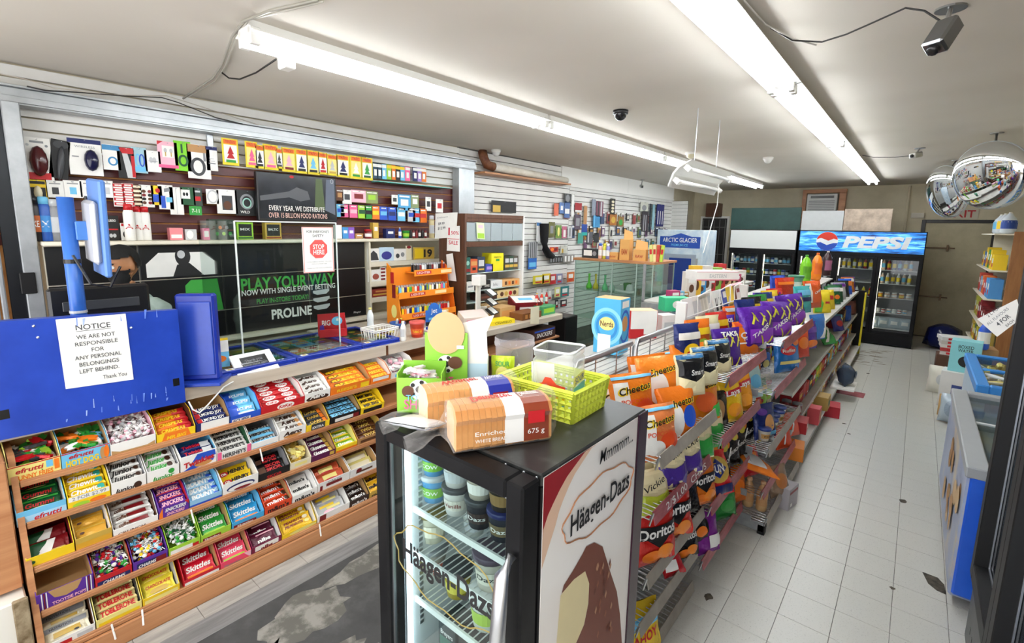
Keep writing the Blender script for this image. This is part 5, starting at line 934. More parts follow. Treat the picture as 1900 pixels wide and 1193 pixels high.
cabbox(911, 932, zz, .08, 'e4e6e6', [T('blu', .4, .5, .4, 'gy', .4, .01)], 'white long box on the middle cabinet shelf'); cabbox(932, 964, zz, .075, 'd8a468', [('r', .2+.2*j, .5, .12, .5, ['br', 'o'][j % 2]) for j in range(4)], 'tan open tray of cigars on the middle cabinet shelf')
zz = 1.209
cabbox(890, 922, zz, .07, '3c201a', [('r', .5, .5, .8, .3, '6a3a2a')], 'dark brown cigar box on the lower cabinet shelf'); cabbox(923, 962, zz, .085, 'e0c894', [('e', .2+.2*j, .5, .08, .3, ['br', 'gold', 'r'][j % 3]) for j in range(4)], 'cream tray of small cigars on the lower cabinet shelf')
zz = CT-.029
cabbox(898, 944, zz, .12, 'a88a5c', [('e', .35, .55, .1, .25, 'cr'), ('e', .65, .55, .1, .25, 'dr'), ('r', .5, .15, .9, .15, 'br')], 'light brown box of cigarillos at the cabinet foot', X=-3.36)
# white arm stand with black cards
wa = thing('card_riser', 'white tiered riser holding tilted black cards', 'riser', (-3.2, 3.36, CT-.03), (0, 0, R(10)))
MB().rbox(-.04, -.05, 0, .04, .05, .02, .003).build('base', m_white, wa); MB().rbox(-.03, -.04, .02, -.02, .04, .4, .003).build('upright', m_white, wa); MB().rbox(-.05, -.08, .36, .05, .03, .46, .006).build('head', m_white, wa)
for k in range(3):
    o = tag(ob('tilted_card', MB().rbox(-.05, -.055, 0, .05, .055, .012, .002).mesh('tilted_card', mat('18181a')), None, (-3.13, 3.43+.01*k, CT+.25-.09*k), (R(10), R(32), R(10))), '%s tilted black and white card of the riser' % ['top', 'middle', 'bottom'][k], 'card', 'tilted cards on the riser')
    art([('r', 0, .01, .09, .06, 'w')], lambda u, v, d: Vector((u, v, .0121+d)), o)
# chocolate boxes and baskets on the end counter
EZ = CT-.0295
def endbox(X_, Y_, w, d, h, col, items, label, rz=R(90), Z=EZ, cat='box', name='chocolate_box', rx=0, top=None):
    w, d, h = w*1.3, d*1.3, h*1.35
    p = Vector((X_, Y_, Z)); return carton(name, w, d, h, col, items, label, cat, MT(p, rz, rx), None, None, top)
endbox(-3.12, 3.22, .2, .12, .06, 'ecdcd4', [('r', .5, .5, .8, .5, 'lk')], 'white and pink tilted carton on the end counter', R(70), rx=R(18)); endbox(-3.3, 3.0, .2, .1, .04, 'ead21c', [], 'flat yellow box on the counter', R(80), Z=CT)
endbox(-3.26, 3.62, .12, .1, .08, 'e8e4d8', [('r', .5, .5, .8, .6, 'k')], 'small white and black carton on the end counter'); endbox(-2.95, 3.42, .22, .12, .03, 'ead21c', [T('CIGARILLO', .5, .5, .5, 'k', .7, .01)], 'low yellow tray at the end counter front', R(80))
endbox(-3.1, 3.66, .18, .14, .09, 'c09a66', [('r', .5, .5, .8, .5, 'bread')], 'woven look tan box on the end counter'); endbox(-2.93, 3.84, .24, .14, .05, '7a4a20', [('r', .2+.2*j, .5, .13, .6, 'bread') for j in range(4)], 'brown tray of pastries on the end counter')
endbox(-3.12, 4.0, .24, .16, .1, '7c1420', [('r', .5, .5, .6, .3, 'w')], 'dark red box with a white lid on the end counter', R(60), rx=R(14), top=[('r', .5, .5, .9, .9, 'w'), ('r', .5, .5, .5, .3, 'lb')]); endbox(-2.95, 4.16, .18, .14, .07, '4aa068', [('r', .5, .5, .8, .5, 'lg')], 'green low basket box on the end counter')
for k in range(5): bottle('juice_bottle', 'bot', .55, ['d83a2a', 'r', 'd83a2a', 'lg', 'r'][k], ['w', 'y', 'w', 'w', 'r'][k], '%s small bottle with coloured cap on the end counter' % ['first red', 'second red', 'third red', 'green', 'fourth red'][k], 'bottle', (-3.06-.03*(k % 2), 4.08+k*.045, EZ+.095), band='w')
for k in range(2): bottle('water_bottle', 'bot', .7, 'a8cfe0', 'lb', '%s pale blue water bottle at the counter end' % ['left', 'right'][k], 'bottle', (-3.13, 4.24+k*.07, EZ), band='w')
b = MB(); b.lathe([(.03, 0), (.04, .11)], 14); tag(ob('paper_cup', b.mesh('paper_cup', m_white), None, (-3.45, 3.1, CT-.0295)), 'tall white paper cup beside the brown cabinet', 'cup')
sheet(((985, 570), (1001, 568), (1000, 601), (984, 601)), 'e4dcc0', [], 'cream paper tag hanging over the end counter edge', X=-2.872, name='paper_tag', cat='tag')
b_ = endbox(-2.92, 4.05, .3, .14, .08, '3a1c14', [T('SNICKERS', .5, .45, .4, 'w', .7, .02, .2), ('r', .5, .85, .9, .15, 'b')], 'brown peanut bar display box on the end counter shelf', R(90), Z=.821)

tag(ob('cash_box', MB().rbox(-.13, -.14, 0, .13, .14, .9, .01).mesh('cash_box', m_blk), None, (-3.33, 5.0, .0)), 'tall black bin behind the end counter', 'bin')

# ================================================================ ICE CREAM FREEZER AND WHAT STANDS ON IT
m_bk = procmat('black_enamel', '0c0c0e', '151517', 5, .42); m_bk.node_tree.nodes['Principled BSDF'].inputs['Specular IOR Level'].default_value = .18; m_liner = mat('eef2f2', 'p', .02)
fz = thing('ice_cream_freezer', 'black upright glass door ice cream freezer in the foreground', 'freezer', (0, 0, 0))
fx0, fx1, fy0, fy1, fz1 = -1.23, -.645, .9, 1.49, 1.38
MB().rbox(fx0, fy0, fz1-.035, fx1, fy1, fz1, .004).build('top_panel', procmat('scuffed_black', '1e1f1f', '4a4c4a', 6, .36, detail=10, c3='262727', lo=.4, hi=.75), fz)
MB().rbox(fx0, fy0, 0, fx0+.03, fy1, fz1-.035, .003).build('side_panel', m_bk, fz); MB().rbox(fx1-.03, fy0, 0, fx1, fy1, fz1-.035, .003).build('side_panel', m_bk, fz)
MB().box(fx0+.03, fy1-.03, .05, fx1-.03, fy1, fz1-.035).build('back_panel', m_liner, fz); MB().box(fx0+.03, fy0, .05, fx1-.03, fy1-.03, .45).build('base', m_bk, fz)
MB().box(fx0+.03, fy0+.02, .45, fx0+.036, fy1-.03, fz1-.04).build('liner', m_liner, fz); MB().box(fx1-.036, fy0+.02, .45, fx1-.03, fy1-.03, fz1-.04).build('liner', m_liner, fz)
MB().box(fx0+.03, fy0+.02, fz1-.046, fx1-.03, fy1-.03, fz1-.036).build('liner', m_liner, fz)
for x in (-1.185,): MB().rbox(x-.008, fy0+.004, .5, x+.008, fy0+.02, 1.32, .003).build('light_strip', emit('eaf6ff', 9), fz)
b = MB()
for k in range(34): b.box(fx0+.0362, fy0+.06, .6+k*.021, fx0+.039, fy0+.075, .612+k*.021); b.box(fx0+.0362, fy0+.4, .6+k*.021, fx0+.039, fy0+.415, .612+k*.021)
o = b.build('shelf_strip', mat('lgy', 'm'), fz); o['kind'] = 'stuff'
for z in (1.045, .885, .715):
    b = MB(); b.tube([(-1.19, .945, z), (-.685, .945, z)], .006, 6); b.tube([(-1.19, 1.42, z), (-.685, 1.42, z)], .005, 6); b.box(-1.19, .936, z-.008, -.685, .944, z+.012)
    for k in range(22): b.tube([(-1.18+k*.023, .945, z), (-1.18+k*.023, 1.42, z)], .0025, 4)
    b.build('wire_shelf', mat('w', 'p', .02), fz)
dr = ob('door', None, fz)
for a in ((fx0-.005, .825, .04, fx0+.05, .893, 1.375), (fx1-.055, .825, .04, fx1, .893, 1.375), (fx0+.05, .825, 1.325, fx1-.055, .893, 1.375), (fx0+.05, .825, .04, fx1-.055, .893, .14)): MB().rbox(*a, .006).build('door_frame', m_bk, dr)
for a in ((fx0+.05, .84, .14, fx0+.056, .85, 1.325), (fx1-.061, .84, .14, fx1-.055, .85, 1.325), (fx0+.05, .84, 1.319, fx1-.055, .85, 1.325)): MB().box(*a).build('glass_trim', mat('sil', 'm'), dr)
MB().box(fx0+.056, .843, .14, fx1-.061, .847, 1.319).build('glass_pane', glass('eef6f6', .95), dr)
b = MB(); b.smooth = True; b.tube([(-.665, .815, 1.2), (-.672, .785, 1.16), (-.674, .775, 1.0), (-.672, .778, .8), (-.668, .815, .7)], [.012, .018, .02, .02, .014], 10); b.build('handle', mat('sil', 'm'), dr)
DM = lambda u, v, d: Vector((u, .8428-d, v))
sq = []; 
for k in range(40):
    a = 6.283*k/40; rr = 1+.05*math.sin(a*9); sq.append((-.935+.225*rr*math.cos(a), .99+.115*rr*math.sin(a)))
b = MB(); b.tube([DM(u, v, .002) for u, v in sq+sq[:1]], .0022, 4); b.build('door_logo_line', mat('8a7a3a'), dr)
art([T('Häagen-Dazs', -.935, .99, .066, 'k', .38, .03)], DM, dr, 'door_lettering')
# printed right side
SM = lambda u, v, d: Vector((fx1+d, u, v)); C2 = lambda a, b: (lambda p: (p.y, p.z))(P(680+a/2.633, 740+b/2.633, X=fx1))
bg = procmat('side_print', 'f0e6dc', 'fbf8f4', 2, .3, detail=2); MB().box(fx1, fy0+.006, .03, fx1+.0012, fy1-.065, fz1-.01).build('side_graphic', bg, fz)
MB().rbox(fx1, fy1-.064, .0, fx1+.006, fy1+.004, fz1-.004, .002).build('corner_trim', procmat('plum_trim', '2a1420', '3c1c2c', 3, .25), fz)
top = fz1-.011
red = [(fy0+.007, top), C2(1085, 215), C2(1040, 270), C2(1000, 330), C2(960, 390), C2(930, 450), C2(900, 520), C2(880, 570), C2(860, 640), (fy0+.007, C2(846, 700)[1])]
red[1] = (red[1][0], top); red = [(fy0+.007+(y-fy0-.007)*1.2, z) for y, z in red]
crm = [(y+.022+.004*i, z-.002*i) if 0 < i < 9 else (y, z) for i, (y, z) in enumerate(red)]; crm[-1] = (fy0+.007, red[-1][1]-.08); crm[1] = (crm[1][0], top)
cream = [C2(*p) for p in ((945, 960), (1000, 880), (1065, 840), (1085, 900), (1080, 1000), (1060, 1100), (1020, 1193))]; cream += [(cream[-1][0]-.0, .45), (fy0+.03, .45), C2(925, 1193)]
choc = [C2(*p) for p in ((1070, 720), (1110, 700), (1150, 720), (1190, 850), (1220, 940), (1235, 1050), (1245, 1193))]; choc += [(choc[-1][0]+.01, .45), (cream[6][0], .45)]+[C2(*p) for p in ((1020, 1193), (1060, 1100), (1080, 1000), (1085, 900), (1065, 840), (1010, 880), (950, 950), (960, 910), (1010, 830), (1050, 760))]
gl = []
q = random.Random(4)
for k in range(26): u, v = C2(q.uniform(1105, 1195), q.uniform(780, 1180)); gl.append(('p', [(u-.006, v), (u, v-.012), (u+.007, v+.002), (u+.002, v+.016)], ['b98a6a', '96583f', '693426'][k % 3]))
lo = [(1.2+.205*(1+.035*math.sin(9*a))*math.cos(a), 1.18+.083*(1+.05*math.sin(9*a))*math.sin(a)+.0*math.cos(a)) for a in [6.283*k/48 for k in range(48)]]
art([('p', crm, 'e8c4a8'), ('p', red, '9a1422'), ('p', [(a, b) for a, b in lo], 'faf6f2'), ('p', cream, 'e8d9a8'), ('p', choc, '7a4434')]+gl+[T('Häagen-Dazs', 1.2, 1.183, .062, 'k', .345, .02), T('Mmmmm...', 1.28, 1.325, .042, 'k', .21, .003, .15)], SM, fz, 'side_lettering', d0=.0016, dd=.0002)
b = MB(); b.tube([SM(u, v, .004) for u, v in lo+lo[:1]], .0022, 4); b.build('side_logo_line', mat('b8805a'), fz)
for x in (-.76, -.70, -.66): b = MB(); b.ball((x, .897, fz1-.012), .004, 4); b.build('screw', mat('sil', 'm'), fz)
# tubs inside
def tub(px, Y, z, col, lid, band, label, sc=.95, text=None, tc='w'):
    p = P(px, 1000, Y=Y); return bottle('ice_cream_tub', 'tub', sc, col, lid, label, 'ice cream tub', (p.x, Y, z+.003), 'ice cream tubs in the freezer', band, 'c', R(25), text, tc)
zA, zB, zC = 1.048, .888, .718
tub(806, 1.02, zA, '5aa0d0', 'lgy', '7ab83a', 'blue and green tub at the bottom left of the top freezer shelf', text='COW'); tub(806, 1.02, zA+.095, '5aa0d0', 'lgy', '7ab83a', 'blue and green tub stacked on another at the left of the top freezer shelf', text='COW')
tub(847, 1.02, zA, 'ece8e0', 'dgy', 'e0d8c8', 'cream tub at the bottom of the second stack on the top freezer shelf', text='Vanilla', tc='dr'); tub(847, 1.02, zA+.095, 'ece8e0', 'ece8e0', 'lgy', 'cream tub on top of the second stack on the top freezer shelf')
tub(890, 1.02, zA, '22222a', 'dgy', '3a2a24', 'black tub at the bottom of the third stack on the top freezer shelf', text='Dazs'); tub(890, 1.02, zA+.095, 'c8bca8', 'dgy', 'ece6dc', 'tan tub on top of the third stack on the top freezer shelf')
tub(932, 1.02, zA, '1c2230', 'db', '6a5a3a', 'navy tub at the bottom right of the top freezer shelf', text='Dazs'); tub(932, 1.02, zA+.095, '2a2218', 'dgy', '8a6a3a', 'dark brown tub stacked at the right of the top freezer shelf')
tub(803, 1.03, zB, 'd8d2b8', '8a7a3a', 'ece4cc', 'cream tub with an olive lid on the middle freezer shelf', 1.15); tub(838, 1.2, zB, '8a2430', 'w', 'a83a44', 'maroon tub at the back of the middle freezer shelf'); tub(880, 1.15, zB, 'd8d8d0', 'w', 'lgy', 'pale tub behind the others on the middle freezer shelf'); tub(912, 1.0, zB, 'e8e0d0', '5a4a5a', 'f0ead8', 'large cream tub with a plum lid on the middle freezer shelf', 1.15, 'Dazs', 'dgy')
tub(800, 1.05, zC, 'a8a094', 'gy', 'c05a4a', 'grey tub with a coral band on the lower freezer shelf', 1.25, 'gelato'); tub(850, 1.05, zC, 'b8a02a', 'dgy', 'd8c84a', 'yellow tub on the lower freezer shelf', 1.05); tub(905, 1.02, zC, 'e8eae0', 'w', 'a8c83a', 'white and lime tub at the right of the lower freezer shelf', 1.2)
for k, x in enumerate((-1.1, -1.0, -.9, -.8)): carton('ice_cream_box', .085, .1, .17, ['1c2a2a', '2a2420', '1c2440', '303030'][k], [('r', .5, .5, .8, .4, ['3a6a5a', '7a5a3a', 'b', 'gold'][k]), T(['Breyers', 'Dazs', 'MAGNUM', 'BAR'][k], .5, .8, .1, 'w', .7, .01)], '%s ice cream carton at the bottom of the freezer' % ['dark teal', 'dark brown', 'navy', 'charcoal'][k], 'ice cream box', MT((x, 1.0, .452), 0), 'cartons at the freezer bottom')
# bread loaves: slices in a clear bag with a printed sleeve
def loaf(label, loc, rz, crust, crumb, sleeve, sl2, words):
    t = thing('bread_loaf', label, 'bread', loc, (0, 0, rz)); L_, w, h = .27, .115, .118
    pr = [(-w/2+.008, 0), (w/2-.008, 0), (w/2, .01), (w/2-.003, h*.62), (w/2+.004, h*.74), (w/2-.012, h*.93), (w*.2, h), (-w*.2, h), (-w/2+.012, h*.93), (-w/2-.004, h*.74), (-w/2+.003, h*.62), (-w/2, .01)]
    b = MB(); b.prism(pr, .0155, 'x'); b.m = [1, 1]+[0]*(len(b.m)-2); me = b.mesh('slice', [procmat('crust_'+crust, crust, sl2 if False else 'd8a468', 9, .7, lo=.2, hi=.9), mat(crumb, 'x')])
    for k in range(17): ob('slice', me, t, (-L_/2+k*.0162, 0, .0025+.001*(k % 3)))
    o_ = [(y*1.04, z*1.03+.0008) for y, z in pr]
    b = MB(); b.smooth = False; n = len(o_); secs = [(-L_/2-.006, 1), (-L_/2+.02, 1.015), (0, 1.012), (L_/2, 1.015), (L_/2+.02, .9), (L_/2+.03, .3)]
    b.add([(x, y*s, .0008+(z-.0008)*(s if s > .95 else s)+(0 if s > .95 else .03)) for x, s in secs for y, z in o_], [(i*n+k, i*n+(k+1) % n, (i+1)*n+(k+1) % n, (i+1)*n+k) for i in range(len(secs)-1) for k in range(n)]+[tuple(range(n))[::-1]])
    nk = len(b.v); q = random.Random(len(label))
    ring = lambda x, r, zc, z2, j: [(x, r*math.cos(6.28*k/10)*(1+j*q.uniform(-.3, .3)), max(.002, zc+z2*math.sin(6.28*k/10)*(1+j*q.uniform(-.3, .3)))) for k in range(10)]
    b.add(ring(-L_/2-.006, .05, .06, .055, .05)+ring(-L_/2-.03, .02, .055, .022, .2)+ring(-L_/2-.045, .012, .045, .012, .1)+ring(-L_/2-.085, .045, .03, .02, .5)+ring(-L_/2-.125, .055, .016, .012, .5), [(i*10+k, i*10+(k+1) % 10, (i+1)*10+(k+1) % 10, (i+1)*10+k) for i in range(4) for k in range(10)])
    b.build('clear_bag', plastic('fbf7f2', -.02, .15, .28), t)
    for x0, x1, c, s in ((.0, .055, 'w', 1.02), (.055, .13, sleeve, 1.02)):
        b = MB(); sec = [(y*1.045, z*1.036+.0012) for y, z in pr[1:]+pr[:1]][:-1]
        b.add([(x, y, z) for x in (x0, x1) for y, z in sec], [(k, k+1, len(sec)+k+1, len(sec)+k) for k in range(len(sec)-1)]); b.build('printed_sleeve', mat(c, 'p'), t)
    TM = lambda u, v, d: Vector((u, -v, h*1.036+.0022+d)); SM_ = lambda u, v, d: Vector((u, -w/2*1.06-.002-d, v))
    art([T(words, -.02, 0, .035, 'r', .12, .012), T(words, .09, 0, .03, 'w', .06, .006)], TM, t); art([T('Enriched', -.04, .05, .012, 'w', .09, .002), T('WHITE BREAD', -.04, .03, .01, 'w', .09, .002), T('675 g', .09, .04, .014, 'w', .05, .002), ('r', .09, .08, .05, .035, 'r')], SM_, t)
    return t
loaf('bagged white bread loaf with a dark blue sleeve on the freezer', (-1.03, 1.02, fz1+.0005), R(64), 'c98a4a', 'f0dcb0', '1c2c9a', 'o', 'Wonder')
loaf('bagged brown bread loaf with a rust coloured sleeve at the freezer edge', (-.86, .98, fz1+.0005), R(60), 'b87434', 'd8a878', '8a3a20', 'br', 'Dempster')
gb = basket('lime_basket', 'lime yellow plastic basket with round holes on the freezer', (-.90, 1.305, fz1+.001), R(2), .27, .2, .1, 'd4e04a', True)
# clear square jar in the basket
cj = thing('square_candy_jar', 'clear square candy jar with a rainbow label in the lime basket', 'jar', (-.885, 1.315, fz1+.007), (0, 0, R(14)))
def rsq(a, r, n=4): return [(sx*(a-r)+r*math.cos(R(t0+90*i/n)), sy*(a-r)+r*math.sin(R(t0+90*i/n))) for sx, sy, t0 in ((1, 1, 0), (-1, 1, 90), (-1, -1, 180), (1, -1, 270)) for i in range(n+1)]
b = MB(); b.smooth = True; secs = [(.066, 0), (.07, .005), (.072, .16), (.066, .17), (.07, .175), (.07, .195), (.067, .196)]; n = 20
b.add([(x, y, z) for a, z in secs for x, y in rsq(a, .02)], [(i*n+k, i*n+(k+1) % n, (i+1)*n+(k+1) % n, (i+1)*n+k) for i in range(len(secs)-1) for k in range(n)]+[tuple(range(n))[::-1]]); b.build('jar_body', plastic('eef2f2', .14, .1), cj); b = MB(); b.smooth = True; b.tube([(x, y, .195) for x, y in rsq(.07, .02)]+[(.07, .05, .195)], .004, 6); b.build('rim', mat('eef2f2', 'l'), cj)
art([('r', 0, .04, .125, .012, 'y'), ('r', 0, .028, .125, .012, 'lg'), ('r', 0, .016, .125, .012, 'lb'), ('r', 0, .055, .125, .016, 'o'), ('p', [(-.045, .06), (.05, .06), (.05, .085), (.02, .09), (.0, .11), (-.02, .11), (-.03, .09), (-.045, .085)], 'e0442c')], lambda u, v, d: Vector((u, -.0725-d, v)), cj); art([('r', 0, .1, .11, .03, 'ly'), ('r', 0, .05, .12, .06, 'lb'), T('SOUR', 0, .1, .02, 'b', .09, .005), ('r', 0, .04, .07, .03, 'w')], lambda u, v, d: Vector((.0725+d, u, v)), cj)
tag(ob('paper_slip', MB().rbox(-.04, -.001, 0, .04, .001, .1, .0005).mesh('paper_slip', m_white), None, (-.93, 1.29, fz1+.05), (R(8), 0, R(20))), 'white paper slip standing inside the square jar', 'paper')
rt_ = thing('round_candy_tub', 'round clear plastic tub behind the lime basket', 'tub', (-1.15, 1.40, fz1+.001)); b = MB(); b.smooth = True
b.lathe([(.062, 0), (.068, .006), (.074, .15), (.078, .152), (.078, .162), (.076, .164), (.076, .18), (.074, .182)], 24, cap=False); b.lathe([(.001, .002), (.062, .002)], 24, cap=False); b.build('tub_body', plastic('f2ecf2', .16, .1), rt_)
b, mm = wraps(.09, .09, .06, ['lk', 'w', 'lg', 'lp'], 12, 26, .013); h = tag(ob('loose_sweets', b.mesh('loose_sweets', mm), None, (-1.15, 1.355, fz1+.006)), 'pale wrapped sweets at the bottom of the round tub', 'sweets'); h['kind'] = 'stuff'
bag('sour_candy_bag', .085, .14, .03, 'b8d020', [('e', .5, .55, .3, .2, 'ly'), T('SOUR', .5, .82, .12, 'g', .6, .02), ('e', .4, .3, .12, .1, 'y'), ('e', .65, .25, .1, .08, 'r')], 'lime candy bag standing before the round tub', 'candy bag', MT((-1.1, 1.275, fz1+.001), R(35)))
# soccer ball bubble gum boxes
def ball_art(x, y, r): return [('e', x, y, r, r, 'w'), ('e', x, y, r*.35, r*.35, 'k')]+[('e', x+r*.75*math.cos(6.28*k/5), y+r*.75*math.sin(6.28*k/5), r*.2, r*.2, 'k') for k in range(5)]
gbx = thing('gumball_box', 'green soccer gumball box at the left corner of the freezer', 'candy box', (-1.175, .955, fz1+.0005), (0, 0, R(40))); gbx.scale = (1.2, 1.2, 1.2)
b = MB(); t_, w, d, h = .003, .12, .09, .12
for a in ((-w/2, 0, 0, w/2, d, t_), (-w/2, 0, 0, w/2, t_, h*.8), (-w/2, d-t_, 0, w/2, d, h), (-w/2, t_, 0, -w/2+t_, d-t_, h*.9), (w/2-t_, t_, 0, w/2, d-t_, h*.9)): b.box(*a)
b.build('tray', mat('8ac83a'), gbx); MB().rbox(.0, d+.001, 0, .12, d+.005, .2, .001).build('header_card', mat('8ac83a'), gbx)
b = MB(); b.prism([(.06+.052*math.cos(R(a)), .2+.06*math.sin(R(a))) for a in range(0, 360, 15)], .003, 'y', d-.003); b.build('die_cut_flap', mat('d8a878'), gbx)
art(ball_art(0, .065, .028)+[('e', -.03, .06, .016, .016, 'br'), T('SHOT', 0, .025, .026, 'pk', .08, .012), T('TOTAL', 0, .043, .016, 'lb', .07, .008)], FRONT(), gbx); art(ball_art(.06, .11, .026)+[('e', .085, .115, .02, .018, 'br'), T('SHOT', .05, .06, .028, 'pk', .06, .012), ('r', .1, .16, .02, .01, 'w')], lambda u, v, d_: Vector((u, d+.0008-d_, v)), gbx)
b, mm = wraps(.1, .07, .05, ['w', 'lgy', 'lk'], 5, 26, .014); h = tag(ob('wrapped_gum', b.mesh('wrapped_gum', mm), None, (-1.175, .955, fz1+.09), (0, 0, R(40))), 'white wrapped gumballs heaped in the soccer box', 'gum'); h['kind'] = 'stuff'
ob2 = thing('open_white_carton', 'opened white and blue holiday carton with its flap up', 'carton', (-1.14, 1.15, fz1+.0005), (0, 0, R(40)))
MB().rbox(-.06, 0, 0, .06, .06, .15, .001).build('body', m_white, ob2); MB().prism([(-.06, .15), (.06, .15), (.055, .24), (.08, .30), (-.03, .27), (-.058, .24)], .002, 'y', .0).build('flap', m_white, ob2)
art([('r', 0, .1, .118, .06, 'c4e0ee'), ('e', -.03, .03, .014, .012, 'r'), ('e', .015, .035, .014, .012, 'r'), ('e', .035, .07, .02, .008, 'r'), ('r', 0, .012, .118, .02, 'lb'), ('e', -.045, .05, .008, .012, 'g')], FRONT(), ob2)
bag('torn_clear_wrap', .14, .16, .03, 'e6eaee', [('p', [(.5, .5), (.95, .55), (.9, .65), (.55, .6)], '2a2a9a')], 'crumpled clear wrap hanging over the freezer front edge', 'wrap', MT((-1.09, .93, fz1+.012), R(20), R(75)), k='l')
# ================================================================ CENTRE GONDOLA
m_rail = procmat('pink_price_rail', '8a3036', 'b4646a', 30, .35, (1, .2, 1)); m_grail = procmat('grey_price_rail', '8c8478', 'a49c90', 6, .4); m_shelf = procmat('grey_shelf', 'b4b2ac', 'c6c4be', 4, .45)
m_wire = mat('b8babc', 'm'); m_plate = procmat('bracket_plate', '8e9294', 'a8acae', 8, .35, metal=.5); XS = -1.17
gd = thing('gondola_shelving', 'long double sided snack shelving unit with pink price rails', 'shelving', (0, 0, 0))
SEC = [(1.78, 2.49, [(-.707, 1.05, 'g'), (-.717, .80, 'r'), (-.727, .5, 'g'), (-.746, .26, 'g'), (-.75, .05, 'g')]),
       (2.51, 3.29, [(-.667, 1.22, 'p'), (-.675, .89, 'p'), (-.70, .5, 'p'), (-.72, .17, 'p')]),
       (3.31, 4.38, [(-.58, 1.28, 'p'), (-.60, .96, 'p'), (-.60, .57, 'g'), (-.61, .27, 'p'), (-.57, .10, 'g')])]
MB().box(XS-.03, 1.62, .02, XS+.0, 9.7, 1.0).build('spine', m_plate, gd)
for y0, y1, sh_ in SEC:
    for x, z, c in sh_:
        s = ob('wire_shelf', None, gd); b = MB()
        n = int((y1-y0)/.032)
        for k in range(n+1): b.tube([(XS, y0+k*(y1-y0)/n, z), (x-.01, y0+k*(y1-y0)/n, z-.004), (x-.002, y0+k*(y1-y0)/n, z+.02)], .0028, 4, False)
        for f in (.05, .5, .97): b.tube([(XS+(x-XS)*f, y0, z-.005), (XS+(x-XS)*f, y1, z-.005)], .004, 4)
        b.tube([(x-.01, y0, z-.03), (x+.005, y0, z+.03)], .004, 4); b.build('wires', m_wire, s)
        b = MB(); b.T = MT((x, y0, z), 0, 0, R(-14)); b.rbox(0, .01, -.03, .006, y1-y0, .03, .002); b.build('price_rail', dict(p=m_rail, g=m_grail, r=m_rail)[c], s)
        MB().rbox(XS, y0-.004, z-.035, x-.09, y0, z+.012, .002).build('bracket', m_plate, s)
        if c == 'r': art([T('2/$1.00  CHIPS', .38, 0, .03, 'w', .5, .006)], lambda u, v, d, x=x, z=z, y0=y0: Vector((x+.0072+d-v*.25, y0+u, z+v)), s)
for k, (y0, y1) in enumerate(((1.86, 2.44), (2.5, 3.12))):                                   # wire backs with tubular top rails
    s = ob('wire_back', None, gd); b = MB(); b.smooth = True; b.tube([(XS, y0, .95), (XS, y0, 1.32), (XS, y0+.03, 1.35), (XS, y1, 1.35)], .017, 8); b.build('top_tube', m_wire, s)
    b = MB()
    for j in range(13): b.tube([(XS, y0, .98+j*.028), (XS, y1, .98+j*.028)], .0028, 4, False)
    for y in (y0+.2, y0+.42, y1): b.tube([(XS, y, .98), (XS, y, 1.35)], .0035, 4, False)
    b.build('wires', m_wire, s)
for x0, x1, z, y0, y1 in ((XS, -.69, 1.03, 4.4, 9.7), (XS, -.67, .66, 4.4, 9.7), (XS, -.655, .33, 4.4, 9.7), (XS, -.58, .13, 4.4, 9.7)):
    L3 = (y1-y0)/4
    for k in range(4):
        MB().rbox(x0, y0+k*L3+.002, z-.018, x1, y0+(k+1)*L3-.002, z, .002).build('shelf', m_shelf, gd); MB().rbox(x1, y0+k*L3+.004, z-.03, x1+.006, y0+(k+1)*L3-.004, z+.008, .002).build('price_rail', m_shelf, gd)
MB().rbox(XS-.02, 6.2, 1.30, -.92, 8.4, 1.318, .002).build('upper_shelf', m_shelf, gd)
for y in (4.4, 6.2, 8.4, 9.68): MB().rbox(XS-.03, y-.02, 0, XS+.02, y+.02, 1.32, .003).build('upright', m_plate, gd)
MB().rbox(-1.65, 9.7, .0, -.58, 9.73, 1.05, .003).build('end_panel', m_bk, gd); MB().rbox(-.60, 9.68, 0, -.575, 9.74, 1.02, .003).build('corner_strip', mat('d8c820', 'p'), gd)
for z in (.3, .62, .95, 1.2): MB().rbox(-1.62, 1.9, z-.015, XS-.03, 9.6, z, .002).build('shelf', m_shelf, gd)
MB().rbox(-.74, 1.8, 0, -.66, 1.9, .02, .003).build('foot', m_bk, gd); MB().rbox(-.62, 3.31, 0, -.575, 3.36, .07, .003).build('foot', m_bk, gd)
MB().rbox(XS, 3.31, .02, -.58, 3.33, .085, .003).build('base_end', m_plate, gd)
NB = [0]
def gb(px, X, z, w, h, col, items, label, lean=16, rz=0, t=.07, ends=None, dz=0, cat='chip bag', rx=0, ry=0, name='chip_bag', seed=None, group='snack bags on the gondola'):
    NB[0] += 1; y = min(9.5, ypx(px, X, z)); w *= 1.25; h *= .97; dz -= .02; X += .03 if z < 1 else 0; return bag(name, w, h, t, col, items, label, cat, MT((X, y, z+.012+dz), R(90)+R(rz-26), R(-lean)+rx, ry), group, seed=(seed or NB[0] % 6)+1, ends=ends)
CH = [T('Cheetos', .5, .72, .13, 'y', .8, .06, .2, .12), T('Cheetos', .5, .725, .12, 'k', .74, .02, .2, .12)]
pop = [('r', .2, .5, .3, .7, 'w'), ('e', .7, .35, .25, .16, 'd84a1c'), ('e', .35, .25, .22, .14, 'w'), ('r', .5, .93, .94, .05, 'lb')]+CH+[T('POPCORN', .5, .5, .08, 'd8502a', .7, .02)]
S1, S2, S3 = (z for z in range(3))
gb(1146, -.98, 1.055, .2, .26, 'ee8a2c', pop, 'orange popcorn bag farthest left against the wire back', 6, dz=.0); gb(1198, -1.0, 1.055, .19, .27, 'e87c1c', [('r', .15, .5, .25, .7, 'w'), ('e', .6, .78, .32, .12, 'y'), T('Cheetos', .6, .78, .1, 'k', .5, .02, .2)], 'orange puff bag with a yellow oval against the wire back', 4, dz=.03)
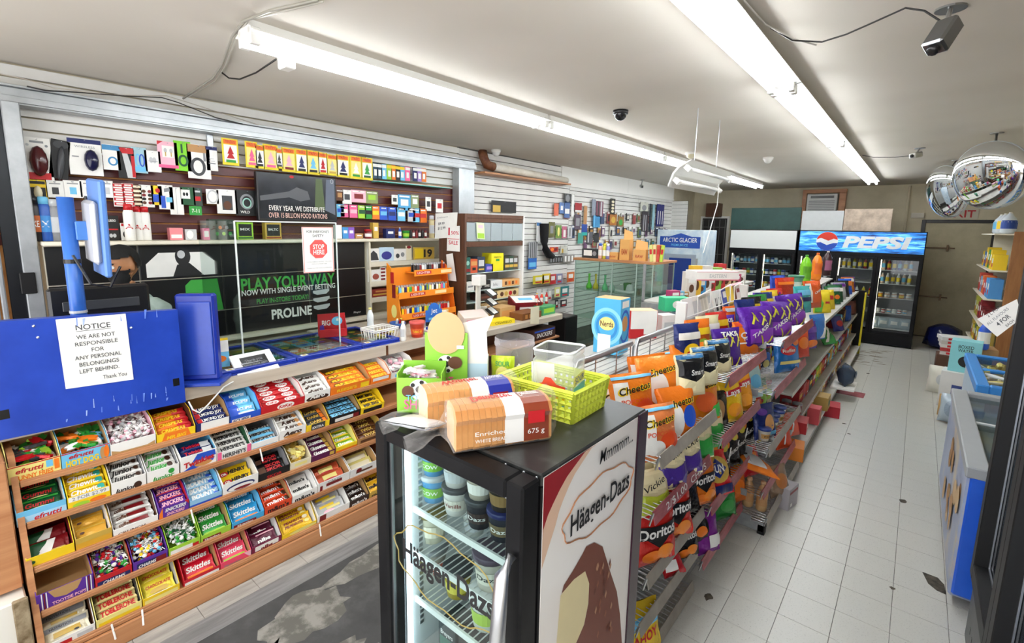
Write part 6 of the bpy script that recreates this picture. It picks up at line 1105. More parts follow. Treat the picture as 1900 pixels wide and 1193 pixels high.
gb(1252, -.91, 1.055, .22, .24, 'ee8420', CH+[('r', .5, .94, .94, .06, 'lb')], 'orange bag lying on top of the near cheese puff bags', 35, 8, dz=.07)
gb(1222, -.75, 1.02, .17, .24, 'e8864a', pop, 'white and orange popcorn bag at the near end of the top shelf', 12); gb(1176, -.88, 1.055, .19, .25, 'ea7e20', pop, 'orange popcorn bag wedged between wire back and front bags', 14, dz=.06); gb(1228, -.86, 1.055, .2, .26, 'ee8826', [('e', .35, .4, .25, .3, 'w')]+CH, 'orange puff bag wedged second in the middle row', 18, dz=.08); gb(1285, -.86, 1.055, .2, .25, 'e8801e', [('e', .6, .4, .25, .25, 'd8501a')]+CH, 'orange puff bag wedged third in the middle row', 18, dz=.08); gb(1262, -.75, 1.02, .18, .26, 'ee7c20', [('e', .28, .4, .24, .34, 'w'), ('e', .7, .45, .2, .2, 'b')]+CH, 'orange puff bag with a white splash behind the grey rail', 14); gb(1305, -.75, 1.02, .19, .26, 'ee8a1e', [('e', .5, .4, .3, .2, 'd8602a'), ('p', [(.55, .05), (.95, .05), (.95, .35), (.7, .3)], '3ac04a')]+CH, 'orange puff bag with a green corner behind the grey rail', 14)
MV = lambda c, w_: [('p', [(.05, .5), (.95, .5), (.95, .95), (.05, .95)], 'efe2b4'), ('p', [(.05, .05), (.95, .05), (.95, .5), (.5, .42), (.05, .5)], c), T(w_, .5, .68, .14, 'k', .7, .004, .3, .3)]
gb(1236, -.78, .805, .15, .24, 'efe2b4', MV('4a2f8e', 'Vickie'), 'left purple and cream chip bag on the second shelf'); gb(1266, -.77, .805, .15, .24, 'efe2b4', MV('4a2f8e', 'Vickie'), 'right purple and cream chip bag on the second shelf'); gb(1290, -.78, .805, .15, .25, 'e4e8b0', MV('3aa848', 'Vickie'), 'left green and cream chip bag on the second shelf'); gb(1312, -.78, .805, .15, .25, '5ac060', MV('2f9a40', 'Vickie'), 'right green chip bag on the second shelf')
gb(1212, -.86, .805, .16, .25, 'e8dcb0', MV('efe2b4', 'Miss'), 'cream chip bag with black script at the near end of the second shelf'); gb(1205, -.80, .805, .15, .2, 'efe2b4', MV('b8c83a', 'Vickie'), 'lime and cream chip bag at the near end of the second shelf', 20, dz=-.07)
DO = lambda c: [('e', .35, .17, .2, .11, 'ee7a1a'), ('e', .65, .22, .2, .12, 'ee8a2a'), ('p', [(.2, .48), (.8, .5), (.5, .3)], 'k'), ('r', .5, .56, .96, .2, 'k'), T('Doritos', .5, .56, .15, 'w', .86, .03, .1, .05)]
gb(1202, -.79, .505, .2, .29, 'c8241c', DO('r'), 'near red tortilla chip bag on the third shelf', 10, t=.09); gb(1238, -.79, .505, .2, .29, 'cc2a1c', DO('r'), 'far red tortilla chip bag on the third shelf', 12, t=.09); gb(1262, -.82, .505, .16, .25, '1c1a1c', [('r', .5, .7, .7, .1, 'w')], 'black chip bag between the red and orange ones', 14); gb(1290, -.79, .505, .18, .28, 'e8781c', DO('o'), 'orange tortilla chip bag on the third shelf', 12, t=.09); gb(1312, -.80, .505, .16, .26, 'e88a20', [('e', .5, .4, .3, .3, 'ee9a3a')], 'plain orange bag at the far end of the third shelf')
gb(1325, -.74, .505, .19, .25, 'd01c20', [('e', .5, .6, .4, .3, 'gold'), ('p', [(.2, .6), (.5, .85), (.8, .6), (.5, .4)], '1c2c7a'), T('SUN', .5, .62, .16, 'w', .4, .03), ('r', .5, .15, .8, .2, 'db')], 'red bag with a golden sunburst at the far end of the third shelf', 25)
gb(1262, -.80, .265, .16, .21, '181618', DO('k'), 'black tortilla chip bag on the fourth shelf', 20); gb(1243, -.79, .265, .11, .12, 'c02028', [('r', .3, .4, .5, .4, 'w')], 'small red and white packet on the fourth shelf', 40); gb(1284, -.8, .265, .14, .2, '1c1a1c', [('e', .6, .3, .25, .15, 'o')], 'black and orange packet at the far end of the fourth shelf', 20)
gb(1182, -.80, .055, .17, .24, 'e8c42a', [('p', [(.1, .5), (.9, .6), (.9, .8), (.1, .75)], 'lb'), T('AHOY', .5, .4, .16, 'r', .7, .03, .2, .2), ('r', .5, .06, .9, .1, 'b')], 'yellow cookie bag at the bottom near the freezer', 14)
SF = [('r', .5, .94, .94, .1, '2a6a9a'), ('p', [(.02, .5), (.5, .36), (.98, .5), (.98, .9), (.02, .9)], '141416'), T('Smart', .6, .58, .12, 'w', .5, .02, .2), ('p', [(.02, .03), (.98, .03), (.98, .5), (.5, .36), (.02, .5)], 'f0e6b8')]
for k, px in enumerate((1282, 1308, 1334)): gb(px, -.76, 1.2, .14, .21, 'e9dfb0', SF, '%s black and cream popcorn bag of the three on the upper shelf' % ['nearest', 'middle', 'farthest'][k], 10)
ROLLS = [('p', [(x, z), (x+.05, z-.02), (x+.05+dx, z+.2), (x+dx, z+.22)], c) for x, z, dx, c in ((.18, .6, .1, 'd8d03a'), (.32, .66, -.08, 'b8b02a'), (.42, .56, .12, 'e4dc5a'), (.56, .64, -.1, 'c8c032'), (.66, .55, .1, 'd8d03a'), (.76, .68, -.06, 'e4dc5a'), (.62, .06, .14, 'd8d03a'), (.5, .1, -.1, 'c8c032'))]
TK = [('p', [(.05, .05), (.4, .05), (.35, .5), (.05, .45)], 'ee6a1a')]+ROLLS+[T('TAKIS', .5, .86, .11, 'w', .6, .03, .2)]
gb(1352, -.76, 1.205, .17, .24, '4a2090', TK, 'purple and orange rolled chip bag on the upper shelf', 12); gb(1385, -.76, 1.205, .17, .23, 'ee7c1c', [('r', .5, .4, .9, .04, 'w'), T('Cinna', .5, .62, .16, 'w', .7, .03), T('TOAST', .5, .5, .07, 'w', .6, .01), ('r', .5, .92, .9, .1, 'd84a1c')], 'bright orange cinnamon snack bag on the upper shelf', 10); gb(1340, -.92, 1.225, .18, .22, '5a28a0', TK, 'purple rolled chip bag behind the black and cream ones', 6); gb(1365, -.92, 1.225, .19, .25, 'e8641c', [('r', .5, .9, .9, .1, 'lgy')], 'orange bag standing behind the cinnamon snack', 6)
LY = [('p', [(.1, .6), (.9, .68), (.9, .82), (.1, .74)], 'c01c28'), T('Lays', .5, .71, .12, 'w', .6, .03, .1, .1), ('e', .5, .3, .3, .16, 'ee9a1e')]
gb(1348, -.75, .895, .15, .25, 'f0c41e', LY, 'yellow potato chip bag on the middle shelf', 14); gb(1368, -.75, .895, .15, .25, 'ee9c1a', LY, 'orange yellow potato chip bag on the middle shelf', 14); gb(1318, -.80, .895, .15, .2, '1a1816', [('e', .5, .5, .2, .3, 'lbr')], 'black chip bag left of the yellow ones on the middle shelf', 10); gb(1390, -.76, .895, .14, .23, 'b8dce0', [('e', .5, .5, .3, .2, 'lb'), ('r', .5, .2, .6, .1, 'ly')], 'pale turquoise chip bag on the middle shelf', 16)
RF = [T('RUFFLES', .5, .7, .1, 'r', .8, .03, .1), ('r', .3, .4, .2, .4, 'w'), ('e', .65, .4, .2, .14, '2a6ac8'), ('e', .6, .25, .16, .1, 'ly')]
for k, (px, dz) in enumerate(((1375, .0), (1402, .02), (1418, .0))): gb(px, -.86, .895, .18, .31, '121c44', RF, '%s navy ridged chip bag behind the pink rail' % ['nearest', 'middle', 'farthest'][k], 6, dz=dz)
BK = [('e', .3, .6, .14, .12, 'ee8a2a'), ('p', [(.2, .1), (.3, .1), (.5, .5), (.45, .5)], 'w'), ('e', .7, .75, .18, .1, 'c8b82a'), T('CRUNCH', .6, .4, .08, 'w', .5, .01, .2, .3)]
for k, (px, dz) in enumerate(((1325, 0), (1343, .01), (1358, 0), (1374, .02))): gb(px, -.80, .505, .16, .26, '16130f', BK, '%s black snack bag with orange art on the third shelf' % ['first', 'second', 'third', 'fourth'][k], 14, dz=dz)
gb(1336, -.79, .175, .17, .24, '1f8a34', [('e', .5, .4, .3, .16, 'g'), ('r', .5, .8, .8, .2, 'dg')], 'bright green chip bag on the bottom shelf', 12); gb(1357, -.79, .175, .15, .24, 'e8741c', [('e', .5, .5, .3, .2, 'o')], 'orange snack bag behind the lowest pink rail', 12); gb(1304, -.76, .175, .15, .24, '7a1c8a', [('r', .7, .3, .5, .3, 'w'), ('r', .3, .7, .3, .3, 'k')], 'magenta and white chip bag on the bottom shelf', 16)
# second row of bags behind the front ones
FC = [('e8741c', 'orange'), ('1c1a1c', 'black'), ('c8241c', 'red'), ('4a2090', 'purple'), ('e8c42a', 'yellow'), ('2f8a3a', 'green'), ('16286a', 'navy'), ('e4dcb0', 'cream')]; q = random.Random(77)
for si, (y0, y1, sh_) in enumerate(SEC):
    for li, (x, z, c) in enumerate(sh_):
        if (si == 0 and li in (0, 4)) or (si == 2 and li == 4): continue
        gap = (sh_[li-1][1]-z) if li else .36
        for k in range(int((y1-y0)/.17)):
            col, nm = FC[q.randrange(8)]; hh = min(gap-.07, .24); bag('chip_bag', .19, hh, .07, col, [('r', .5, .72, .85, .16, q.choice(['w', 'k', 'y', 'r'])), ('e', .5, .35, .32, .2, q.choice(['y', 'o', 'w', 'lg'])), ('e', .4, .3, .14, .08, q.choice(['r', 'br', 'gold']))], '%s snack bag, %s in the rear row of the %s shelf, %s section' % (nm, ORD[k], ORD[li], ['near', 'middle', 'far'][si]), 'chip bag', MT((x-.24, y0+.1+k*.17, z+.012), R(66), R(-8)), 'rear row snack bags', seed=q.randrange(5)+1)
# third section
for k, (px, X, dz, ry_) in enumerate(((1405, -.74, .0, 0), (1440, -.70, .0, .06), (1470, -.70, .02, -.05), (1425, -.86, .06, .03))): gb(px, X+.02, 1.255, .24, .27, '5a1ea0', [('r', .5, .3, .7, .34, '8a34c0')]+ROLLS+[T('TAKIS', .42, .42, .1, 'w', .5, .03, .2, .5)], '%s large purple rolled chip bag on the high pink railed shelf' % ['nearest', 'second', 'farthest', 'rearmost'][k], 10, t=.1, ry=ry_, seed=k+2)
gb(1490, -.74, 1.265, .18, .25, '3aa8a8', [('r', .5, .75, .8, .2, 'lb'), ('r', .5, .5, .8, .15, 'db')], 'teal snack bag beside the purple ones', 10); gb(1509, -.72, 1.265, .2, .27, 'e05a1c', [('p', [(.02, .2), (.3, .2), (.3, .9), (.02, .9)], 'ece8e0'), T('CHIPS', .65, .6, .08, 'w', .5, .02, 0, .3)], 'red orange and white snack bag beside the teal one', 10); gb(1455, -.9, 1.285, .2, .26, 'c8341c', [('r', .5, .8, .9, .1, 'o')], 'dark orange bag standing behind the purple ones', 6, dz=.03); gb(1440, -.98, 1.285, .16, .24, '2a50c0', [('r', .5, .6, .7, .2, 'lb')], 'blue packet behind the purple chip bags', 4, dz=.06)
gb(1452, -.68, .965, .21, .3, '2278c8', [('e', .4, .55, .3, .12, 'd01c28'), T('Ruffles', .4, .55, .08, 'w', .5, .02), ('e', .7, .75, .15, .1, 'o'), ('r', .5, .25, .8, .08, 'ly')], 'bright blue chip bag on the second shelf of the far section', 10, t=.09); gb(1478, -.68, .965, .17, .25, 'd8421c', [('e', .5, .5, .3, .2, 'o')], 'red orange chip bag right of the bright blue one', 10); gb(1494, -.68, .965, .17, .25, '4a2490', [('e', .5, .2, .4, .14, 'ee7a1a'), ('r', .5, .7, .7, .2, 'pu')], 'purple and orange chip bag on the far section shelf', 10); gb(1512, -.68, .965, .17, .25, '2a70c0', [('p', [(.5, .05), (.95, .05), (.95, .9)], 'w')], 'blue and white chip bag at the far section end', 10)
gb(1436, -.82, .965, .17, .28, '101a40', RF, 'navy bag behind the bright blue one', 6)
gb(1412, -.70, .575, .17, .24, '16286a', [('e', .55, .45, .22, .26, 'd8a060'), ('e', .3, .8, .2, .1, 'pu'), ('r', .5, .15, .7, .12, 'lb')], 'navy bag with a tan bear cracker picture', 14)
for k in range(6): bottle('dip_jar', 'tub', .85, 'e8e2d4', '1c3a8a', '%s white dip jar with a blue lid on the wire shelf' % ['nearest', 'second', 'third', 'fourth', 'fifth', 'farthest'][k], 'jar', (-.67-.01*(k % 2), 3.50+k*.105, .577), 'white dip jars', 'c89a5a', 'p', R(60), 'DIP', 'k')
gb(1448, -.68, .275, .15, .19, 'd8481c', [('p', [(.3, .2), (.4, .2), (.6, .8), (.5, .8)], 'w')], 'left orange packet on the low pink railed shelf', 20); gb(1463, -.68, .275, .15, .2, 'd84a20', [('p', [(.3, .2), (.4, .2), (.6, .8), (.5, .8)], 'w')], 'right orange packet on the low pink railed shelf', 20)
gb(1418, -.62, .275, .2, .27, 'e87a1e', [('r', .5, .55, .8, .5, 'c8c6c4'), T('PET FOOD', .5, .7, .06, 'gy', .6, .01), ('r', .5, .95, .94, .08, '3a5a50')], 'orange and grey pet food bag lying across the low shelf end', 72, 60, dz=.15); gb(1390, -.74, .275, .16, .2, 'c01820', [('e', .4, .5, .14, .1, 'bread'), ('e', .65, .7, .12, .08, 'o')], 'red cracker bag leaning at the low shelf end', 30, dz=.03)
for k in range(3): bottle('sauce_bottle', 'bot', 1.05, 'c09a6a', 'c8a27a', '%s tan sauce bottle with a red neck band on the base shelf' % ['left', 'middle', 'right'][k], 'bottle', (-.80+.085*k, 3.43, .108), 'tan sauce bottles', 'b88a58', 'p', R(10), sz=.85)
gb(1440, -.60, .105, .16, .22, '9a8068', [('e', .5, .5, .3, .25, 'b8743a')], 'clear bag of brown snacks beside the sauce bottles', 20)
def gx(px, X, z, w, d, h, col, items, label, rz=0, cat='box', name='snack_box', rx=0): return carton(name, w, d, h, col, items, label, cat, MT((X, ypx(px, X, z), z+.001), R(90)+R(rz), rx), 'boxes on the gondola')
gx(1470, -.50, .0, .16, .12, .16, 'a4a0a4', [('r', .5, .8, .9, .12, '8a3a3a'), ('r', .3, .2, .2, .15, 'w')], 'grey cardboard box on the floor at the shelf foot', -10); gx(1490, -.545, .135, .2, .12, .11, 'e08428', [('r', .8, .4, .3, .5, 'w'), ('r', .4, .7, .5, .15, 'gold')], 'orange carton on the low base shelf', 8); gx(1497, -.58, .245+.135-.13, .2, .12, .1, 'b01c24', [('r', .5, .5, .22, .4, 'w')], 'red carton stacked on the orange one', 4); gx(1520, -.56, .135, .14, .1, .16, 'c84a50', [('e', .5, .5, .3, .3, 'bread')], 'coral packet on the low base shelf')
gx(1537, -.55, .135, .2, .14, .14, 'b0904a', [('r', .5, .5, .6, .4, '3a5a3a')], 'brown and green sack like carton farther along the base shelf')
# long far section: top shelf bags, tall bottles, small goods below
far = [(1526, 'e8d024', [('p', [(.02, .05), (.4, .05), (.4, .9), (.02, .9)], '5ab83a'), ('r', .65, .5, .3, .1, 'r')], 'yellow and green chip bag on the long shelf'), (1534, 'e0c420', [('r', .5, .6, .6, .2, 'r')], 'second yellow chip bag on the long shelf'), (1546, '1c6a3c', [('r', .5, .8, .8, .2, 'lgy'), ('e', .6, .4, .2, .12, 'o')], 'green snack bag on the long shelf'), (1551, '22583a', [('r', .5, .7, .8, .2, 'w')], 'dark green snack bag on the long shelf'), (1557, 'b8bcc0', [('r', .5, .85, .9, .2, '5a1c80')], 'silver snack bag on the long shelf'), (1563, '1c2420', [], 'black snack bag on the long shelf'), (1569, '2a58c0', [('r', .5, .7, .8, .3, 'c8702a')], 'blue and brown snack bag on the long shelf'), (1574, 'b86a2a', [('r', .5, .8, .7, .2, 'w')], 'brown orange snack bag on the long shelf'), (1581, '4a1c86', [('r', .1, .5, .1, .8, 'w')], 'dark purple snack bag on the long shelf'), (1586, '501f8e', [], 'last purple snack bag on the long shelf')]
for k, (px, c, it, lb) in enumerate(far): gb(px, -.80, 1.032, .2, .26, c, it, lb, 12, rz=-12, t=.09)
gb(1536, -.70, .662, .2, .24, '2a8a3a', [('p', [(.1, .1), (.3, .1), (.9, .9), (.7, .9)], 'w')], 'green and white bag half off the second long shelf', 40, dz=.03); gb(1552, -.74, .662, .18, .22, '3a3a8a', [('e', .5, .5, .3, .2, 'r')], 'blue violet bag on the second long shelf', 20); gb(1568, -.74, .662, .1, .25, '1f4a9a', [], 'tall blue carton like bag on the second long shelf', 4); gb(1577, -.76, .662, .2, .24, '7a4a48', [], 'brownish red bag on the second long shelf', 8)
for k, (c, l, px) in enumerate((('7ac42a', '3a8a1a', 1493), ('e8801c', 'e86a1c', 1514), ('3a2428', 'd8c8c0', 1533))): bottle('soda_bottle', 'big', 1.2, c, l, '%s two litre soda bottle above the snack bags' % ['lime green', 'orange', 'dark purple'][k], 'soda bottle', (-1.06, ypx(px, -1.06, 1.4), 1.319), 'tall soda bottles', ['5a9a1a', 'd8641a', '9a5a7a'][k], 'l', R(60))
bottle('detergent_tub', 'jug', 1.0, '3a7a60', '2a5a48', 'green round tub behind the snack bags', 'tub', (-1.08, ypx(1478, -1.08, 1.35), 1.032), band='a8c8b8', name_=None) if False else bottle('green_tub', 'tub', 1.6, '5a9a80', '3a7a60', 'green round tub behind the snack bags', 'tub', (-1.05, 6.35, 1.319), band='c8dcd0')
for k in range(6): bottle('sauce_jar', 'jar', 1.0, '6a1c1c', ['5a8a3a', '5a8a3a', 'dr', 'dr', 'gy', 'gy'][k], '%s dark red sauce jar on the third long shelf' % ['nearest', 'second', 'third', 'fourth', 'fifth', 'sixth'][k], 'jar', (-.70-.09*(k % 2), 4.72+.11*(k//2)+.02*(k % 2), .332), 'dark red sauce jars', '8a2a24')
q = random.Random(21)
nms = {'b01c24': 'red', 'c8342a': 'bright red', 'e0dcd4': 'white', '8a5ab0': 'lilac', 'd8b04a': 'golden', '5a3a2a': 'brown', 'lb': 'light blue', 'a83a3a': 'brick red', '3a3a44': 'charcoal', 'lg': 'lime'}
for lvl, (z, X, y0, y1) in enumerate(((.662, -.74, 7.9, 9.6), (.332, -.72, 5.15, 9.6), (.132, -.68, 5.0, 9.6))):
    y = y0; i = 0
    while y < y1:
        c = q.choice(['b01c24', 'c8342a', 'b01c24', 'e0dcd4', '8a5ab0', 'd8b04a', '5a3a2a', 'lb', 'a83a3a', '3a3a44', 'lg'] if lvl < 2 else ['3a3a44', '5a3a2a', 'd8b04a', 'e0dcd4', 'a83a3a']); w = q.uniform(.12, .2); h = q.uniform(.12, .2)
        carton('grocery_box', w, .16, min(h, .17 if lvl == 1 else .25), c, [('r', .5, .6, .7, .3, q.choice(['w', 'y', 'r', 'gold'])), ('r', .5, .2, .5, .12, q.choice(['k', 'w', 'b']))], '%s grocery box, %s along the %s long shelf' % (nms[c], ORD[i], ['second', 'third', 'lowest'][lvl]), 'box', MT((X, y+w/2, z+.001), R(90), 0), 'small grocery boxes on the long shelves'); y += w+q.uniform(.01, .03); i += 1
bag('produce_bag', .26, .24, .2, '3a4658', [('e', .5, .5, .25, .2, '55657a')], 'dark plastic bag on a white tray near the far shelf end', 'bag', MT((-.50, 6.95, .16), R(90), R(-10)), k='l')
tag(ob('white_tray', MB().rbox(-.14, -.2, 0, .1, .2, .03, .006).mesh('white_tray', m_white), None, (-.50, 6.95, .131)), 'white plastic tray on the lowest shelf near the far end', 'tray'); gx(1557, -.47, .0, .22, .16, .12, 'b01c2c', [], 'red box on the floor under the white tray', 6)
# top of the gondola, left face: magazine rack, tea boxes
mr = thing('magazine_rack', 'white wire magazine rack with newspapers on top of the shelving', 'rack', (0, 0, 0)); XR_ = -1.17
for y in (3.17, 4.66): MB().rbox(XR_-.04, y, 1.0, XR_+.03, y+.03, 1.5, .004).build('end_post', m_white, mr)
b = MB()
for z, x in ((1.06, .06), (1.2, .03), (1.34, .0)):
    MB().rbox(XR_-.06, 3.2, z-.006, XR_+x, 4.66, z, .002).build('shelf', m_white, mr)
    MB().tube([(XR_+x+.01, 3.18, z+.05), (XR_+x+.01, 4.68, z+.05)], .005, 5).build('rail', m_white, mr)
    for y in (3.7, 4.2): b.tube([(XR_+x+.01, y, z-.005), (XR_+x+.01, y, z+.1)], .004, 4)
for y in (3.5, 4.0, 4.4): b.tube([(XR_+.0, y, 1.36), (XR_-.02, y+.02, 1.5), (XR_-.02, y+.3, 1.53), (XR_+.0, y+.28, 1.38)], .005, 5)
o = b.build('wire_dividers', m_white, mr); o['kind'] = 'stuff'
NP = [(3.25, .2, 'w', []), (3.42, .2, 'ece8e0', [('r', .5, .5, .8, .6, 'lgy')]), (3.58, .16, 'dcd8cc', [('r', .3, .5, .3, .7, 'c4c0b4'), ('r', .7, .5, .3, .7, 'c4c0b4')]), (3.73, .14, 'e8e4dc', [('r', .5, .5, .6, .7, 'lgy')]), (3.88, .22, 'w', [('r', .3, .35, .22, .6, 'k'), ('r', .72, .35, .22, .6, 'k'), ('r', .3, .55, .1, .4, 'w'), ('r', .72, .55, .1, .4, 'w')]), (4.12, .1, '3a4a9a', [('r', .5, .7, .8, .3, 'w')]), (4.24, .18, 'e8c83a', [('r', .5, .1, .9, .1, 'gold')]), (4.42, .08, '6a3420', []), (4.5, .12, 'dcd0d0', [('r', .5, .7, .7, .2, 'dr')])]
for k, (y, w, c, it) in enumerate(NP): o = carton('newspaper', w, .008, .17, c, it, ['plain white paper at the near end of the magazine rack', 'folded newspaper second in the magazine rack', 'grey two column newspaper in the magazine rack', 'narrow newspaper left of the black lettered one', 'newspaper with big black letter blocks', 'narrow blue magazine in the rack', 'mustard yellow magazine in the rack', 'narrow brown booklet in the rack', 'pale magazine at the far end of the rack'][k], 'newspaper', MT((XR_+.005, y+w/2, 1.341), R(90), R(-14)), 'papers in the magazine rack')
for k, (y, w, c, c2) in enumerate(((3.22, .12, '3a8a7a', 'w'), (3.35, .12, '4aa0c0', 'lb'), (3.48, .1, 'c83a4a', 'w'), (3.6, .09, '4a7a3a', 'lk'), (3.78, .2, 'ecb01c', 'y'), (4.0, .1, 'd8d8d0', 'lgy'), (4.14, .12, '8ac86a', 'lg'), (4.28, .1, 'b0d8c8', 'w'), (4.4, .12, 'c4dce0', 'w'))): carton('greeting_card', w, .006, .12, c, [('r', .5, .6, .6, .4, c2)], '%s card in the second row of the magazine rack' % ['green', 'blue', 'red', 'dark green', 'orange yellow', 'pale grey', 'lime green', 'mint', 'pale blue'][k], 'card', MT((XR_+.035, y+w/2, 1.201), R(90), R(-14)), 'cards in the magazine rack')
for k in range(8): carton('paperback', .11, .02, .11, ['2a6a5a', '2a5a8a', '6a7a3a', '3a3a3a', '4a5a4a', '3a4a5a', '5a5a5a', '2a4a3a'][k], [('r', .5, .6, .6, .3, 'lgy')], '%s dark paperback in the lowest row of the magazine rack' % ['first', 'second', 'third', 'fourth', 'fifth', 'sixth', 'seventh', 'eighth'][k], 'book', MT((XR_+.06, 3.28+k*.125, 1.061), R(90), R(-14)), 'paperbacks in the magazine rack')
nb = carton('tall_candy_box', .17, .14, .34, '4ab0e0', [('n', .5, .5, .6, .34, .06, '8ad4f0'), ('n', .5, .5, .42, .24, .05, '2a8ad0'), ('e', .5, .55, .3, .12, 'ly'), T('Nerds', .5, .55, .1, 'br', .5, .02), ('r', .42, .18, .5, .35, 'w')], 'tall blue open candy box standing on the shelving top', 'candy box', MT((-1.40, 2.58, 1.221), R(4)), None, [('e', .5, .55, .3, .14, 'bread'), ('r', .5, .9, .7, .12, 'w'), ('n', .5, .5, .5, .3, .05, '1a5ac0')])
MB().box(-.082, .003, .3396, .082, .137, .3412).build('open_top', mat('d8a468'), nb)
rb = carton('red_candy_box', .2, .13, .2, 'c01c24', [('p', [(0, .35), (.5, .35), (.5, .15), (.98, .15), (.98, 1), (0, 1)], 'w')], 'red and white stepped candy box on the shelving top', 'candy box', MT((-1.45, 3.22, 1.201), R(48)), None, [('r', .4, .5, .6, 1, 'c01c24'), ('e', .4, .6, .16, .16, 'k')])
MB().box(-.098, .002, .1985, .098, .128, .2015).build('open_top', mat('e8c49a'), rb)
carton('white_carton', .13, .1, .15, 'ece8e4', [('r', .5, .5, .7, .3, 'lgy')], 'plain white carton behind the red candy box', 'box', MT((-1.36, 3.46, 1.201), R(60)))
carton('flat_white_box', .4, .2, .08, 'f0ece8', [('r', .5, .06, 1, .12, 'd07080'), ('r', .5, .94, 1, .08, 'e0b0b8'), T('EASTERN', .5, .5, .4, 'lgy', .4, .02)], 'flat white box with faint grey lettering on the magazine rack', 'box', MT((-1.33, 4.42, 1.541), R(48)))
for k in range(4): bag('tissue_pack', .2, .13, .1, ['f0b8c0', 'f2c0c8', 'bcd87a', 'c8dc8a'][k], [('e', .5, .5, .3, .2, 'w')], ['near pink tissue pack on top', 'far pink tissue pack on top', 'near lime tissue pack below the pink ones', 'far lime tissue pack below the pink ones'][k], 'tissue pack', MT((-1.38, 5.0+.22*(k % 2), 1.33-.128*(k//2)), R(90)), 'soft tissue packs', k='p')
carton('blue_carton', .16, .12, .14, '2a58b8', [('r', .5, .6, .7, .3, 'lb')], 'blue carton behind the purple chip bags on the left face', 'box', MT((-1.30, 4.9, 1.201), R(80)))
# ================================================================ FAR LEFT WALL
def gl_case():
    c = thing('glass_display_case', 'glass display case with a wooden top beyond the counter', 'display case', (0, 0, 0)); x0, x1, y0, y1, z1 = -3.5, -2.4, 5.5, 6.15, 1.56
    MB().rbox(x0-.02, y0-.02, z1, x1+.02, y1+.02, z1+.03, .003).build('wood_top', m_oak, c); MB().rbox(x0, y0, 0, x1, y1, .35, .003).build('plinth', m_wood, c)
    m = glass('f2faf6', .97); 
    for a in ((x0, y0, x1, y0+.005), (x0, y1-.005, x1, y1), (x0, y0+.005, x0+.005, y1-.005), (x1-.005, y0+.005, x1, y1-.005)): MB().box(a[0], a[1], .35, a[2], a[3], z1).build('pane', m, c)
    for x, y in ((x0, y0), (x1-.012, y0), (x0, y1-.012), (x1-.012, y1-.012), (-2.95, y0), (-2.62, y0)): MB().box(x, y-.002, .35, x+.012, y+.01, z1).build('edge_strip', mat('a8bcb4', 'l'), c)
    for z in (.8, 1.17): MB().box(x0+.01, y0+.01, z, x1-.01, y1-.01, z+.007).build('glass_shelf', glass('e4f2ea', .95), c)
gl_case()
for k, (x, z, c, lb) in enumerate(((-3.36, 1.178, '6ad83a', 'bright green glass pipe in the display case'), (-3.26, 1.178, 'e0c83a', 'yellow glass pipe in the display case'), (-3.12, 1.178, '6ac88a', 'mint green glass pipe in the display case'), (-3.02, 1.178, 'a8c8b8', 'pale green glass pipe in the display case'), (-2.8, 1.178, '4a7a4a', 'dark green mug in the display case'))):
    b = MB(); b.smooth = True; b.lathe([(.035, 0), (.04, .02), (.03, .06), (.014, .09), (.012, .17), (.016, .2)] if k < 4 else [(.05, 0), (.05, .12), (.046, .12), (.045, .01)], 12); tag(ob('glass_pipe' if k < 4 else 'mug', b.mesh('glass_pipe', mat(c, 'l')), None, (x, 5.65, z)), lb, 'glass pipe' if k < 4 else 'mug')
def shoe(label, loc, rz, col, col2):
    t = thing('sneaker', label, 'shoe', loc, (0, 0, rz)); so = [(-.045, 0), (.04, .0), (.05, .12), (.035, .26), (0, .285), (-.04, .26), (-.05, .12)]; MB().prism(so, .025).build('sole', mat('e0e0e0', 'p'), t)
    b = MB(); b.smooth = True; b.add([(x*.95, y, .025) for x, y in so]+[(x*.75, y*.9+.01, .06 if y > .15 else .1) for x, y in so]+[(x*.3, y*.6+.02, .075 if y > .15 else .11) for x, y in so], [(i*7+k, i*7+(k+1) % 7, (i+1)*7+(k+1) % 7, (i+1)*7+k) for i in range(2) for k in range(7)]); b.build('upper', mat(col, 'x'), t); MB().box(-.02, .1, .085, .02, .2, .092).build('laces', mat(col2, 'x'), t)
shoe('grey sneaker on the shelf of the display case', (-2.72, 5.62, 1.178), R(70), 'b0b4b4', 'w'); shoe('black and grey sneaker lower in the display case', (-2.62, 5.7, .808), R(60), '3a3c3e', 'gy'); shoe('red and orange sneaker lower in the display case', (-2.9, 5.66, .808), R(80), 'c83a2a', 'o')
bag('grey_cap', .2, .16, .12, 'b4b6b4', [], 'pale grey knitted cap standing in the display case', 'cap', MT((-2.5, 5.75, 1.178), R(20)), k='x')
RW = [T('RAW', .5, .4, .26, 'a83a1a', .6, .03)]
for k, (x, w, h, it) in enumerate(((-3.38, .1, .0, 0), (-2.98, .14, .09, RW), (-2.82, .13, .26, RW), (-2.62, .16, .14, RW), (-2.5, .12, .2, RW))):
    if k: 
        o = carton('rolling_paper_box', w, .1, h, 'd8a25c', it, '%s kraft rolling paper box on the display case' % ['', 'low wide', 'tall', 'square', 'rear tilted'][k], 'box', MT((x, 5.56 if k < 4 else 5.75, 1.591), R(8 if k == 3 else 0)))
        if k in (2, 3): MB().prism([(-w/2, h), (w/2, h), (w/2-.01, h+.09), (-w/2+.01, h+.12)], .003, 'y', .09).build('lid_flap', mat('e0b070'), o)
bg_ = carton('lid_card_box', .24, .12, .12, '2a2c30', [('r', .35, .55, .5, .6, 'w'), ('e', .75, .5, .12, .25, 'gy')], 'black and white carton at the left of the case top', 'box', MT((-3.32, 5.58, 1.591), R(4)))
